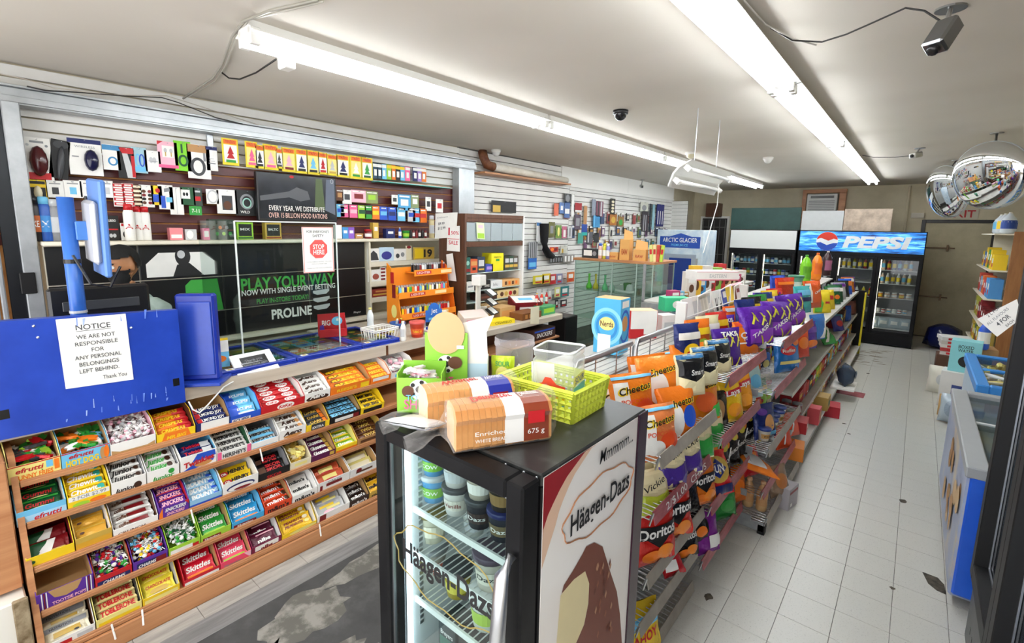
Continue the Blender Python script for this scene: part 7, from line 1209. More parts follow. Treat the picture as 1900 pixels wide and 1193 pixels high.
for k, x in enumerate((-3.16, -3.1, -3.05)): bottle('spray_bottle', 'spray', .75, ['e8b8a8', 'd8d048', '8a8ac8'][k], ['2a5ab8', 'e0d82a', 'w'][k], '%s small bottle on the display case' % ['peach', 'yellow', 'violet'][k], 'bottle', (x, 5.56, 1.591), band='w')
for k in range(4): carton('incense_box', .035, .03, .2, ['d8e08a', 'e8d8a0', 'c04a3a', 'b8d84a'][k], [('r', .5, .6, .8, .3, 'r')], '%s tall slim box at the right end of the case top' % ['lime', 'cream', 'red', 'yellow green'][k], 'box', MT((-2.44+.03*k-.03, 5.58+.02*k, 1.591), R(5), 0, R(4*k-6)))
# hanging goods on the white slats
HG = [(912, 375, 958, 393, '1c1c1c', [('r', .2, .3, .3, .6, 'gold')], 'black folding hook bar with gold charm on the white slats'), (1028, 378, 1037, 400, 'd86a4a', [], 'coral socks on the white slats'), (1038, 376, 1047, 396, '5a7ab0', [('r', .5, .5, .5, .4, 'w')], 'blue socks on the white slats'), (1047, 374, 1058, 404, '4a6aa0', [('r', .5, .4, .8, .3, 'w')], 'blue and white patterned tights pack'), (1047, 360, 1060, 376, '3a3a3a', [('e', .5, .5, .3, .4, 'gy')], 'dark patterned pack above the tights'), (1060, 360, 1066, 402, 'f0f0ee', [], 'tall narrow white board on the slats'), (1067, 377, 1080, 393, 'a01c24', [('r', .5, .1, 1, .2, 'w')], 'dark red cap card on the slats'), (1083, 382, 1090, 416, 'b08050', [], 'tan stick shaped pack on the slats'), (1066, 398, 1078, 426, '5a4a5a', [('r', .5, .5, .6, .5, 'gy')], 'mauve pack below the red card'), (1079, 416, 1090, 436, '2a4a9a', [('r', .5, .1, 1, .3, 't')], 'royal blue pack below the tan stick'), (1098, 370, 1106, 400, '8a92a0', [], 'grey pack with hanging loops'), (1106, 374, 1120, 402, '7a4a5a', [('r', .3, .5, .2, .9, 'dgy'), ('r', .7, .5, .2, .9, 'lgy')], 'maroon and grey striped socks'), (1100, 400, 1114, 422, '3a86b8', [('r', .2, .5, .1, 1, 'lb')], 'bright blue pack below the striped socks'), (1132, 369, 1142, 398, '2a2a22', [('e', .5, .2+.2*j, .3, .08, 'cr') for j in range(4)], 'black and cream spotted socks'), (1131, 398, 1145, 418, 'a86a2a', [('e', .5, .5, .3, .3, 'gold')], 'amber pack below the spotted socks'), (1146, 402, 1158, 420, '8a6a3a', [('e', .5, .4, .3, .3, 'g')], 'brown and green pack beside the amber one'), (1188, 376, 1203, 392, 'd0d0c4', [('e', .5, .4, .3, .3, 'gy')], 'pale round toy pack high on the slats'), (1190, 392, 1204, 428, '3a343a', [('r', .3, .4, .1, .8, 'lgy'), ('r', .6, .4, .1, .8, 'lgy')], 'dark pack with white strips'), (1203, 378, 1209, 430, '1c2a34', [], 'narrow dark strap pack'), (1209, 380, 1216, 426, '8ab4c0', [], 'narrow pale blue strap pack'), (1217, 380, 1233, 420, '20246a', [('r', .2, .4, .1, .6, 'w'), ('r', .5, .4, .1, .6, 'w'), ('r', .8, .4, .1, .6, 'w')], 'navy socks pack with white stripes'), (1220, 424, 1230, 452, '1c2258', [], 'navy pack below the striped socks'), (995, 412, 1004, 452, 'dcdcdc', [('r', .5, .9, 1, .15, '4a7ab0')], 'left white pantyhose pack with blue header'), (1018, 412, 1030, 440, '6a6a3a', [('r', .5, .5, .5, .5, 'gy')], 'olive tool card on the slats'), (1031, 418, 1042, 442, '6a8a3a', [('e', .5, .5, .2, .35, 'ly')], 'green tool card beside the olive one'), (1043, 420, 1052, 442, 'b8607a', [('r', .5, .4, .5, .6, 'w')], 'pink tool card on the slats'), (1053, 420, 1062, 442, 'c8c8c8', [('r', .5, .5, .3, .7, 'gy')], 'silver tool card on the slats'), (981, 448, 998, 480, 'a8aaac', [('r', .2+.2*j, .5, .08, .9, 'dgy') for j in range(4)], 'grey set of hanging zippers'), (980, 478, 996, 500, '2a6ac0', [('r', .5, .4, .8, .4, 'lb')], 'blue glove pack low on the slats'), (1072, 432, 1082, 452, '4a9a8a', [], 'teal curl pack near the case'), (1088, 430, 1100, 452, '5a5a60', [('r', .3, .5, .2, .8, 'lgy')], 'grey brush card near the case'), (1102, 432, 1112, 450, '2a2a2c', [], 'black wallet card near the case'), (1020, 458, 1036, 468, 'b03a2a', [('e', .3, .5, .2, .3, 'o'), ('e', .7, .5, .2, .3, 'dr')], 'small red hair ties card'), (1040, 455, 1052, 470, 'c8c8bc', [('r', .3, .3, .3, .5, 'gold')], 'pale tin card with gold trim'), (1020, 474, 1044, 488, '34342e', [('r', .1+.2*j, .4, .1, .6, 'gy') for j in range(5)], 'dark card of small screwdrivers'), (1045, 472, 1066, 488, '8a8680', [('r', .2+.3*j, .5, .15, .7, 'w') for j in range(3)], 'grey card of clips beside the screwdrivers')]
for a in HG: card(*a, cat='hanging goods', X=-4.37, name='hanging_goods', group='goods on the white slats')
q = random.Random(55); HC = [('3a4a6a', 'slate blue'), ('8a3a3a', 'brick'), ('c8c8c4', 'silver'), ('2a2a2c', 'black'), ('6a7a4a', 'olive'), ('4a8ab0', 'blue'), ('d8d4c8', 'white'), ('b0803a', 'amber'), ('6a4a6a', 'mauve')]
for ri, (z, y0, y1) in enumerate(((2.28, 6.6, 10.4), (2.02, 6.8, 10.6), (1.78, 7.2, 10.7), (1.32, 4.75, 5.35), (.98, 4.75, 5.4), (.72, 4.7, 5.4))):
    y = y0; k = 1
    while y < y1:
        c, nm = HC[q.randrange(9)]; w = q.uniform(.09, .16); h = q.uniform(.13, .24); o = tag(ob('hanging_goods', MB().rbox(-w/2, 0, 0, w/2, .012, h, .002).mesh('hanging_goods', mat(c))), '%s packet, %s along the %s hanging row of the far slats' % (nm, ORD[k-1], ORD[ri]), 'hanging goods', 'small packets on the far slats'); art(rel([('r', .5, .45, .6, .5, HC[q.randrange(9)][0]), ('r', .5, .9, .9, .12, 'w')], w, h), FRONT(), o); place(o, MT((-4.38, y, z-h), R(90))); y += w+q.uniform(.03, .2); k += 1
sk_ = thing('black_stocking', 'long black stocking leg hanging on the white slats', 'stocking', (0, 0, 0)); b = MB(); b.smooth = True
b.tube([P(x, y, X=-4.33) for x, y in ((1010, 415), (1010, 430), (1010, 448), (1012, 462), (1018, 472), (1026, 476))], [.075, .07, .06, .055, .06, .04], 10); b.build('leg', mat('0e0e10', 'x'), sk_)
CL = [(989, 510, 1010, 528, 'e0d030', 'yellow snack pack'), (1006, 507, 1022, 527, 'd8b820', 'golden snack pack'), (1020, 508, 1032, 528, 'c03a3a', 'red striped pack'), (1032, 507, 1044, 527, '7a7a9a', 'grey violet pack'), (1052, 504, 1066, 524, 'c86a2a', 'orange brown pack'), (995, 536, 1005, 560, 'ecece8', 'first white strip card'), (1006, 535, 1015, 558, 'e4e4e0', 'second white strip card'), (1016, 535, 1024, 558, 'c8c8c4', 'pale strip card'), (1029, 532, 1040, 552, 'd8d88a', 'pale yellow book'), (1040, 530, 1056, 552, '2a7a7a', 'teal book'), (1030, 556, 1036, 572, '2a2a2a', 'first small black card'), (1040, 555, 1052, 570, '242426', 'second small black card')]
for a, b_, c, d, col, lb in CL: card(a, b_, c, d, col, [('r', .5, .6, .6, .4, 'w'), ('r', .5, .2, .6, .15, 'r')], lb+' low on the white slats behind the counter end', 'hanging goods', X=-4.3, hook=False, name='hanging_goods')
# pipe box along the wall top
pp = thing('wall_pipe', 'white pipe with rusty elbow resting on a wood plank along the wall top', 'pipe', (0, 0, 0)); b = MB(); b.smooth = True
b.tube([(-4.30, 4.72, 2.735), (-4.30, 6.42, 2.70)], .05, 14); b.build('pipe', procmat('pipe_white', 'cfc8b8', 'e6e2d6', 4, .5), pp); b = MB(); b.smooth = True
b.tube([(-4.36, 4.60, 2.91), (-4.32, 4.58, 2.84), (-4.30, 4.62, 2.75), (-4.30, 4.74, 2.735)], .058, 12); b.build('elbow', procmat('rusty', '5a2c18', '8a5a3a', 10, .6), pp); MB().rbox(-4.42, 4.5, 2.63, -4.22, 6.44, 2.655, .003).build('plank', m_oak, pp)
# ================================================================ ICE FREEZER, COOLERS, BACK WALL
af = thing('ice_freezer', 'pale blue bagged ice freezer with a dark blue sign', 'freezer', (0, 0, 0)); m_ice = procmat('ice_print', 'b4cde0', 'e4eef4', 5, .4, detail=6)
MB().rbox(-3.72, 8.6, 0, -2.88, 9.3, 1.98, .01).build('body', m_ice, af); MB().rbox(-3.55, 8.585, .3, -2.98, 8.6, 1.55, .004).build('door', mat('9aa6b4', 'p'), af); MB().rbox(-3.46, 8.58, .5, -3.06, 8.586, 1.48, .003).build('door_window', mat('1c3a8a', 'l'), af)
FY = lambda Y: (lambda u, v, d: Vector((u, Y-d, v)))
art([('p', [(-3.66, 1.66), (-2.93, 1.66), (-2.93, 1.86), (-3.08, 1.86), (-3.28, 1.92), (-3.48, 1.86), (-3.66, 1.86)], '1c4aa8'), T('ARCTIC GLACIER', -3.295, 1.80, .075, 'w', .62, .012), T('PREMIUM ICE', -3.295, 1.71, .04, 'lb', .3, .006)], FY(8.598), af, 'sign_print')
m_gasket = mat('sil', 'm'); CLT = emit('fff4e0', 5)
def cooler(label, x0, x1, nd, hz, header, name, Y=10.7, ztop=2.01):
    c = thing(name, label, 'cooler', (0, 0, 0)); D = .75
    MB().rbox(x0, Y+.04, 0, x0+.04, Y+D, ztop, .004).build('side_panel', m_bk, c); MB().rbox(x1-.04, Y+.04, 0, x1, Y+D, ztop, .004).build('side_panel', m_bk, c); MB().box(x0+.04, Y+D-.03, .2, x1-.04, Y+D, hz).build('back_panel', mat('9a9c9e', 'p'), c)
    MB().rbox(x0, Y, hz-.05, x1, Y+D, hz, .003).build('header_rail', m_bk, c); MB().rbox(x0, Y, .02, x1, Y+D, .2, .004).build('kick_panel', m_bk, c); MB().rbox(x0, Y+.02, hz, x1, Y+D, ztop, .003).build('canopy', m_bk, c)
    MB().box(x0+.015, Y+.005, hz+.015, x1-.015, Y+.02, ztop-.015).build('header_sign', header, c); dw = (x1-x0-.02)/nd
    for k in range(nd):
        a, b_ = x0+.01+k*dw, x0+.01+(k+1)*dw; d = ob('door', None, c)
        for r_ in ((a, .2, a+.05, hz-.05), (b_-.05, .2, b_, hz-.05), (a+.05, .2, b_-.05, .26), (a+.05, hz-.1, b_-.05, hz-.05)): MB().rbox(r_[0], Y, r_[1], r_[2], Y+.035, r_[3], .003).build('door_frame', m_bk, d)
        MB().box(a+.05, Y+.012, .26, b_-.05, Y+.016, hz-.1).build('pane', glass('eef2f2', .94), d); MB().rbox(a+.058, Y-.03, .8, a+.075, Y-.002, 1.2, .004).build('handle', m_bk, d)
        MB().rbox(a+.052, Y+.05, .28, a+.066, Y+.062, hz-.1, .003).build('light_strip', CLT, c)
    for z in (.3, .58, .85, 1.1, 1.34): MB().rbox(x0+.045, Y+.08, z-.012, x1-.045, Y+D-.05, z, .002).build('shelf', mat('d8d8d6', 'p'), c)
    return c
cooler('black double door cooler with a blank white header at the back', -3.05, -1.82, 2, 1.62, mat('e8eae8', 'p', .02), 'drinks_cooler')
m_pep = procmat('pepsi_sign', '06245e', '8adcff', 2.0, .4, (1, 1, 9), detail=6, c3='1f7ad0'); nb_ = m_pep.node_tree.nodes; bs = nb_['Principled BSDF']; m_pep.node_tree.links.new(nb_['Color Ramp'].outputs[0], bs.inputs['Emission Color']); bs.inputs['Emission Strength'].default_value = .9
pc = cooler('black three door cooler under a glowing blue cola sign', -1.79, .08, 3, 1.62, m_pep, 'cola_cooler')
PG = lambda u, v, d: Vector((u, 10.704-d, v))
gx_, gz_ = -1.33, 1.815
def half(up): return [(gx_+.17*math.cos(R(a)), gz_+.17*math.sin(R(a))) for a in (range(10, 171, 10) if up else range(190, 351, 10))]
sg2 = art([('e', gx_, gz_, .172, .172, 'f4f6f8'), ('p', half(True)+[(gx_-.1, gz_+.06), (gx_+.02, gz_+.01), (gx_+.1, gz_+.05)], 'd8341c'), ('p', half(False)+[(gx_+.1, gz_-.03), (gx_, gz_-.07), (gx_-.1, gz_-.02)], '1c4ab8'), T('PEPSI', -.6, 1.815, .19, 'f4f8fc', .92, .05, .25)], PG, pc, 'sign_lettering')
# drinks in the coolers
q = random.Random(31); DC = {}
def drink(prof, x, y, z, c, lid, lb, grp, sc=1):
    key = (prof, c, lid, sc)
    if key not in DC: DC[key] = bottle('drink_can' if prof == 'can' else 'drink_bottle', prof, sc, c, lid, lb, 'drink', (x, y, z), grp, q.choice(['w', 'y', 'r', 'lb']), 'l' if prof != 'can' else 'p')
    else: dup(DC[key], (x, y, z), None, lb)
CN = {'8a8c90': 'silver', '2a4a9a': 'blue', 'b82a2a': 'red', 'd8c83a': 'yellow', '3a8a4a': 'green', 'e0e0dc': 'white', '6a4a3a': 'brown', 'e8a04a': 'orange', '2a2a2e': 'black', 'e8c8b0': 'peach'}
def fill(x0, x1, z, cols, prof, who, tier, sc=1, sp=.085, n0=0, Y=10.82):
    x = x0; i = 1
    while x < x1:
        c = cols[(i*7+n0) % len(cols)]; drink(prof, x, Y+.02*(i % 2), z+.0005, c, {'can': 'sil'}.get(prof, 'w'), '%s %s, %s from the left on the %s shelf of the %s' % (CN[c], {'can': 'can', 'jar': 'jar'}.get(prof, 'bottle'), ORD[i-1], tier, who), 'drinks in the '+who, sc); x += sp; i += 1
WC, PCN = 'white headed cooler', 'cola cooler'
fill(-2.96, -1.9, 1.341, ['8a8c90', '2a2a2e', '2a4a9a', '8a8c90', 'e0e0dc'], 'can', WC, 'top', 1, .072); fill(-2.96, -1.9, 1.101, ['2a2a2e', '2a4a9a', '3a8a4a', 'b82a2a'], 'can', WC, 'second', 1, .072, 3); fill(-2.96, -1.9, .851, ['d8c83a', '8a8c90', 'b82a2a', 'e8a04a', '2a4a9a'], 'can', WC, 'third', 1, .072, 5)
fill(-1.2, -.55, 1.341, ['d8c83a', 'e0e0dc', '8a8c90', 'e0e0dc', 'b82a2a'], 'bot', PCN, 'top', .8, .08); fill(-1.1, -.6, .851, ['b82a2a', 'e0e0dc', 'd8c83a'], 'bot', PCN, 'third', .75, .1)
fill(-.45, .0, 1.341, ['e0e0dc', '8a8c90', 'e8c8b0', '2a4a9a', 'b82a2a'], 'bot', PCN, 'right top', .8, .075); fill(-.45, .0, 1.101, ['e0e0dc', 'e8c8b0', 'e0e0dc', '8a8c90'], 'bot', PCN, 'right second', .8, .075, 2); fill(-.45, .0, .851, ['e8c8b0', 'e8a04a', 'e8c8b0'], 'jar', PCN, 'right third', .9, .1); fill(-.45, .0, .581, ['e8c8b0', 'e0e0dc', 'b82a2a'], 'jar', PCN, 'right fourth', .7, .075)
for k in range(4): bag('ice_bag', .2, .2, .12, 'b4c4cc', [('r', .5, .5, .5, .3, 'w')], '%s clear ice bag at the bottom of the cola cooler' % ['first', 'second', 'third', 'fourth'][k], 'ice bag', MT((-.5+.15*k, 10.85, .301), 0, R(-8)), 'ice bags in the cola cooler', k='l')
def board(name, x0, x1, z0, z1, Y, m, label, cat='board'): return tag(MB().rbox(x0, Y, z0, x1, Y+.03, z1, .003).build(name, m), label, cat)
board('green_board', -3.2, -1.88, 2.013, 2.46, 11.2, procmat('dark_green', '22403c', '2c4c46', 4, .6), 'dark green panel standing on the white headed cooler'); board('white_board', -1.86, -1.17, 2.013, 2.39, 11.2, mat('d4d6d6'), 'pale grey board leaning on the cola cooler'); board('stone_board', -1.16, -.44, 2.013, 2.42, 11.2, procmat('mottled_tan', 'a89482', 'd8c4b0', 6, .5, detail=7), 'mottled tan stone look board on the cola cooler')
ac = thing('air_conditioner', 'wall air conditioner in a wooden frame above the coolers', 'air conditioner', (0, 0, 0))
for a in ((-2.07, 2.80, -1.28, 2.88), (-2.07, 2.05, -1.99, 2.80), (-1.40, 2.05, -1.28, 2.80)): MB().rbox(a[0], YB-.12, a[1], a[2], YB-.001, a[3], .004).build('wood_frame', m_oak, ac)
MB().rbox(-1.97, YB-.2, 2.3, -1.42, YB-.02, 2.78, .01).build('casing', mat('c8c8c4', 'p'), ac)
for k in range(9): MB().box(-1.93, YB-.206, 2.34+k*.035, -1.46, YB-.2, 2.36+k*.035).build('louvre', mat('8c8c8a', 'p'), ac)
MB().rbox(-1.9, YB-.206, 2.69, -1.48, YB-.2, 2.74, .002).build('control_strip', mat('5a5a58', 'p'), ac)
d1 = ob('door_1', None, None, (-3.9, YB, 0)); d1['kind'] = 'structure'
MB().rbox(-.34, -.05, 0, .34, -.001, 2.32, .004).build('door_frame', m_white, d1); MB().rbox(-.29, -.06, .02, .29, -.051, 2.27, .003).build('door_leaf', mat('2c2a2a', 'p'), d1)
for k in range(5): MB().box(-.27+k*.13, -.075, .4, -.255+k*.13, -.06, 2.24).build('bar', mat('8a8a88', 'm'), d1)
for z in (.8, 1.4, 2.05): MB().box(-.28, -.078, z, .28, -.074, z+.015).build('bar', mat('8a8a88', 'm'), d1)
d2 = ob('door_2', None, None, (.51, YB, 0)); d2['kind'] = 'structure'; m_steel = procmat('worn_steel_door', '948a70', 'c0b698', 1.6, .55, detail=8, c3='b0a688', lo=.25, hi=.6)
MB().rbox(-.47, -.03, 0, .47, -.001, 2.19, .003).build('door_leaf', m_steel, d2)
for a in ((-.53, 0, -.47, 2.25), (.47, 0, .53, 2.25), (-.47, 2.19, .47, 2.25)): MB().rbox(a[0], -.06, a[1], a[2], -.001, a[3], .003).build('door_frame', mat('2a2624', 'p'), d2)
for z in (1.72, .78):
    MB().rbox(-.42, -.06, z-.012, .0, -.031, z+.012, .003).build('bolt', mat('5a4a3a', 'm'), d2); MB().rbox(-.12, -.07, z-.06, -.09, -.031, z+.06, .003).build('bolt_keeper', mat('5a4a3a', 'm'), d2)
ex = tag(MB().rbox(.3, YB-.02, 2.27, .76, YB-.001, 2.45, .003).build('exit_sign', mat('c8c0ae')), 'red EXIT lettering above the back door', 'sign'); art([T('EXIT', .53, 2.36, .13, 'b8242a', .38, .02)], FY(YB-.021), ex)
p_ = MB(); p_.tube([(-.27, YB-.03, 2.9), (-.25, YB-.03, .2)], .02, 8); o = p_.build('trim_5', m_wall); o['kind'] = 'structure'
tag(MB().rbox(-.2, YB-.05, 2.28, .0, YB-.001, 2.38, .004).build('wall_box', mat('b8b0a0', 'p')), 'small beige wall box beside the back door', 'box')
tag(MB().rbox(-4.05, YB-.3, 2.3, -3.75+.0, YB-.02, 2.62, .004).build('carton_on_ledge', m_wood), 'dark brown carton on a ledge in the far left corner', 'box')
# shelf between the case and the gondola
rs = thing('low_gondola', 'low shelf unit with grooming goods beyond the display case', 'shelving', (0, 0, 0))
for z in (.4, .8, 1.2): MB().rbox(-2.3, 5.0, z-.02, -1.95, 8.3, z, .003).build('shelf', m_shelf, rs)
for y in (5.0, 6.6, 8.28): MB().rbox(-2.3, y, 0, -2.27, y+.02, 1.6, .003).build('upright', m_plate, rs)
MB().rbox(-2.3, 4.99, 0, -1.95, 5.0, 1.18, .002).build('end_panel', m_plate, rs)
GI = [(5.1, .12, .12, 'b03a6a', 'magenta jar box'), (5.26, .1, .1, '6ab8d8', 'sky blue box'), (5.4, .1, .08, 'b8905a', 'tan box'), (5.56, .14, .3, 'e4dcd4', 'tall white picture carton'), (5.74, .13, .36, 'e8b83a', 'tall yellow carton'), (5.9, .14, .2, '3a90d0', 'bright blue carton'), (6.1, .14, .34, 'e8e0d8', 'white carton with a face'), (6.3, .12, .2, 'b02c34', 'red carton'), (6.46, .16, .3, '8ab84a', 'green carton'), (6.66, .14, .34, 'c02a30', 'tall red carton'), (6.86, .18, .26, 'c8a878', 'tan carton'), (7.1, .16, .2, 'd8d0a0', 'cream carton'), (7.3, .2, .16, 'b84a6a', 'rose carton'), (7.55, .2, .2, 'dcd8d0', 'off white carton')]
for y, w, h, c, lb in GI: carton('grooming_box', w, .09, h, c, [('r', .5, .7, .7, .25, 'w'), ('e', .5, .35, .25, .16, 'br')], lb+' on the low shelf beyond the display case', 'box', MT((-1.98, y+w/2, 1.201), R(60)), 'grooming boxes')
tb2 = carton('green_tissue_box', .26, .14, .13, '3ac48a', [('e', .5, .5, .2, .3, 'w'), ('p', [(.42, .45), (.58, .45), (.5, .62)], 'k')], 'mint green tissue box with a round white mark', 'box', MT((-1.72, 4.55, 1.201), R(48)))
# ================================================================ RIGHT SIDE
m_cb = procmat('freezer_blue', '1f56c8', '2a66dc', 2, .3); m_rim = mat('9a9ea2', 'p')
cf = thing('chest_freezer', 'blue ended chest freezer with glass lids along the right side', 'freezer', (0, 0, 0)); cx0, cx1, cy0, cy1, cz = .31, .95, 3.3, 4.98, .80
MB().rbox(cx0+.01, cy0+.02, .06, cx1, cy1, cz-.06, .01).build('body', procmat('cookie_print', '8a96b8', 'c8b8a0', 2.2, .35, detail=5, c3='9aa6c4'), cf); MB().rbox(cx0+.02, cy0, .08, cx1, cy0+.02, cz-.05, .01).build('end_panel', m_cb, cf)
for a in ((cx0, cy0, cx0+.09, cy1), (cx1-.06, cy0, cx1, cy1), (cx0+.09, cy0, cx1-.06, cy0+.08), (cx0+.09, cy1-.08, cx1-.06, cy1)): MB().rbox(a[0], a[1], cz-.06, a[2], a[3], cz, .006).build('rim', m_rim, cf)
MB().box(cx0+.09, cy0+.08, cz-.35, cx1-.06, cy1-.08, cz-.34).build('inner_floor', m_liner, cf)
for a in ((cy0+.08, 4.2, cz-.02), (4.1, cy1-.08, cz-.035)): MB().box(cx0+.09, a[0], a[2], cx1-.06, a[1], a[2]+.005).build('glass_lid', glass('e8f0f0', .93), cf)
MB().rbox(cx0+.09, 4.18, cz-.022, cx1-.06, 4.2, cz-.008, .002).build('lid_edge', mat('d0d4d6', 'p'), cf)
b = MB()
for k in range(16): b.tube([(cx0+.11, 3.5+k*.085, cz-.3), (cx0+.11, 3.5+k*.085, cz-.08), (cx0+.25, 3.5+k*.085, cz-.1)], .004, 4)
o = b.build('wire_baskets', mat('sil', 'm'), cf)
q = random.Random(2); ck = []
for k in range(16): ck.append(('e', 3.45+q.uniform(0, 1.3), .15+q.uniform(0, .45), q.uniform(.05, .1), q.uniform(.04, .08), q.choice(['c8a06a', 'a87a48', 'd8b88a', 'b88a58'])))
art(ck, lambda u, v, d: Vector((cx0+.0092-d, -u+8.2, v)), cf, 'cookie_picture')
for k in range(8): carton('frozen_box', .16, .12, .14, ['c8483a', 'e0dcd0', '3a6ab0', 'd8b04a', '8a4a9a', 'e0a0b0', 'c8c8c8', '5a8a4a'][k], [('r', .5, .5, .7, .4, 'w')], '%s frozen food box inside the near chest freezer' % ['red', 'white', 'blue', 'yellow', 'violet', 'pink', 'grey', 'green'][k], 'box', MT((cx0+.2+.2*(k % 2), 3.5+.33*(k//2), cz-.339), R(90)), 'frozen boxes')
c2f = thing('second_chest_freezer', 'light blue rimmed chest freezer behind the first one', 'freezer', (0, 0, 0)); y0, y1 = 5.15, 6.5
MB().rbox(.48, y0, .05, 1.1, y1, .74, .01).build('body', mat('b8c8d8', 'p'), c2f)
for a in ((.46, y0, .54, y1), (1.04, y0, 1.1, y1), (.54, y0, 1.04, y0+.07), (.54, y1-.07, 1.04, y1), (.54, 5.8, 1.04, 5.85)): MB().rbox(a[0], a[1], .74, a[2], a[3], .82, .008).build('rim', mat('3a86d0', 'p'), c2f)
MB().box(.48, y0+.07, .8, 1.04, y1-.07, .806).build('glass_lid', glass('e4ecec', .92), c2f); b, mm = wraps(.5, 1.1, .05, ['ly', 'cr', 'lgy', 'w'], 9, 60, .05); o = tag(ob('frozen_bags', b.mesh('frozen_bags', mm), None, (.76, y0+.1, .741)), 'pale frozen packets seen through the second freezer lid', 'frozen food'); o['kind'] = 'stuff'
def fb(p, w, d, h, col, it, label, rz=0, name='carton_box', z=0): return carton(name, w, d, h, col, it, label, 'box', MT((p[0], p[1], z+.001), R(rz)))
fb((.50, 7.35, 0), .3, .25, .42, 'e0dedc', [('r', .5, .5, .3, .3, '3a4a8a')], 'white box at the floor beneath the cyan carton', -8); fb((.53, 7.4), .26, .2, .36, '8ad0d8', [T('BOXED', .5, .82, .1, 'k', .5, .01), T('WATER', .5, .7, .1, 'k', .5, .01), ('e', .55, .35, .25, .18, 'k'), ('p', [(.7, .0), (1, 0), (1, .3)], '5a9a4a')], 'cyan carton with black lettering on the white box', -6, z=.422)
bag('clear_produce_bag', .24, .3, .2, 'aab6c0', [('e', .5, .5, .3, .3, '8a98a6')], 'clear grey plastic bag beside the white box', 'bag', MT((.46, 6.72, .01), R(-10), R(-12)), k='l'); fb((.40, 6.95), .12, .03, .24, 'b8935f', [], 'folded cardboard flap leaning on the floor', -30)
b = MB(); b.smooth = True; q = random.Random(6); b.lathe([(.05, 0), (.24, .05), (.27, .2), (.22, .35), (.1, .42), (.02, .44)], 14); b.v = [(x*q.uniform(.85, 1.15), y*q.uniform(.85, 1.15), z) for x, y, z in b.v]; tag(ob('garbage_bag', b.mesh('garbage_bag', mat('141c4a', 'l')), None, (.48, 11.2, 0)), 'dark blue garbage bag by the back door', 'bag')
for k in range(5): fb((.55, 9.0), .34, .26, .05, ['d8d4d0', 'b83a3a', 'e0dcd8', 'c8c4c0', 'dcdcdc'][k], [('r', .3, .5, .2, .6, 'r')], '%s magazine bundle in the pile by the back shelf' % ['lowest', 'second', 'third', 'fourth', 'topmost'][k], -5+4*k, 'magazine_bundle', .3+k*.052); 
tag(ob('milk_crate', MB().rbox(-.2, 0, 0, .2, .3, .3, .01).mesh('milk_crate', mat('5a3a2a')), None, (.55, 8.98, 0)), 'brown crate under the magazine bundles', 'crate'); bottle('blue_cleaner_bottle', 'big', 1.1, '2a5ac8', 'w', 'blue cleaner bottle standing by the second freezer', 'bottle', (.72, 8.1, .6), band='w'); fb((.72, 8.1), .3, .3, .6, 'a8845a', [], 'tall cardboard box under the blue cleaner bottle', 5); 
bag('white_sack', .3, .34, .14, 'dcd8cc', [('e', .5, .5, .2, .2, 'lgy')], 'crumpled white sack leaning on the cardboard box', 'sack', MT((.40, 7.95, .002), R(-8), R(-12)), k='x')
bs_ = thing('back_shelf', 'brown ended wooden shelf with household goods by the back door', 'shelf', (0, 0, 0))
MB().rbox(.95, 9.3, 0, 1.4, 9.33, 2.03, .003).build('end_panel', procmat('tan_veneer', '8a5a30', 'a06c3c', 4, .5, (6, 6, .6)), bs_); MB().rbox(.92, 11.2, 0, 1.4, 11.23, 2.03, .003).build('end_panel', m_crm, bs_); MB().box(1.38, 9.33, 0, 1.4, 11.2, 2.03).build('back_panel', m_crm, bs_)
for z in (.35, .72, 1.1, 1.5, 2.0): MB().rbox(.76, 9.33, z-.02, 1.38, 11.2, z, .003).build('shelf', m_crm, bs_)
q = random.Random(14)
for k in range(5): bottle('detergent_jug', 'jug', 1.05, ['dce4ec', 'dce4ec', 'd8dce4', '8ab8e0', 'dce4ec'][k], 'w' if k != 3 else 'b', '%s detergent jug on top of the back shelf' % ['nearest', 'second', 'third', 'pale blue fourth', 'farthest'][k], 'detergent jug', (.90+.03*(k % 2), 9.5+k*.24, 2.001), 'detergent jugs', ['2a4a9a', '2a4a9a', 'y', 'w', 'lb'][k])
for lv, (z, cs) in enumerate(((1.501, ['e8c41c', 'e8c41c', '3a8a3a', 'e0b81c', '2a6ab0', 'e8c41c']), (1.101, ['4a90d0', '5aa0d8', 'c83a3a', 'e87a3a', '7ab0d8', 'c84a3a']), (.721, ['7a1c20', '7a1c20', '8a2024', '7a1c20', 'b8b84a', 'b8b84a']), (.351, ['b8a04a', 'e0d03a', 'c8b82a', '5a6a3a', 'e0d03a', 'c8a84a']))):
    for k in range(6): carton('household_box', .2, .14, q.uniform(.2, .3), cs[k], [('r', .5, .6, .7, .3, 'w'), ('e', .5, .3, .3, .14, 'r')], '%s household carton on the %s back shelf tier' % (['nearest', 'second', 'third', 'fourth', 'fifth', 'farthest'][k], ['top', 'second', 'third', 'lowest'][lv]), 'box', MT((.80, 9.48+k*.27, z), R(-90)), 'household cartons')
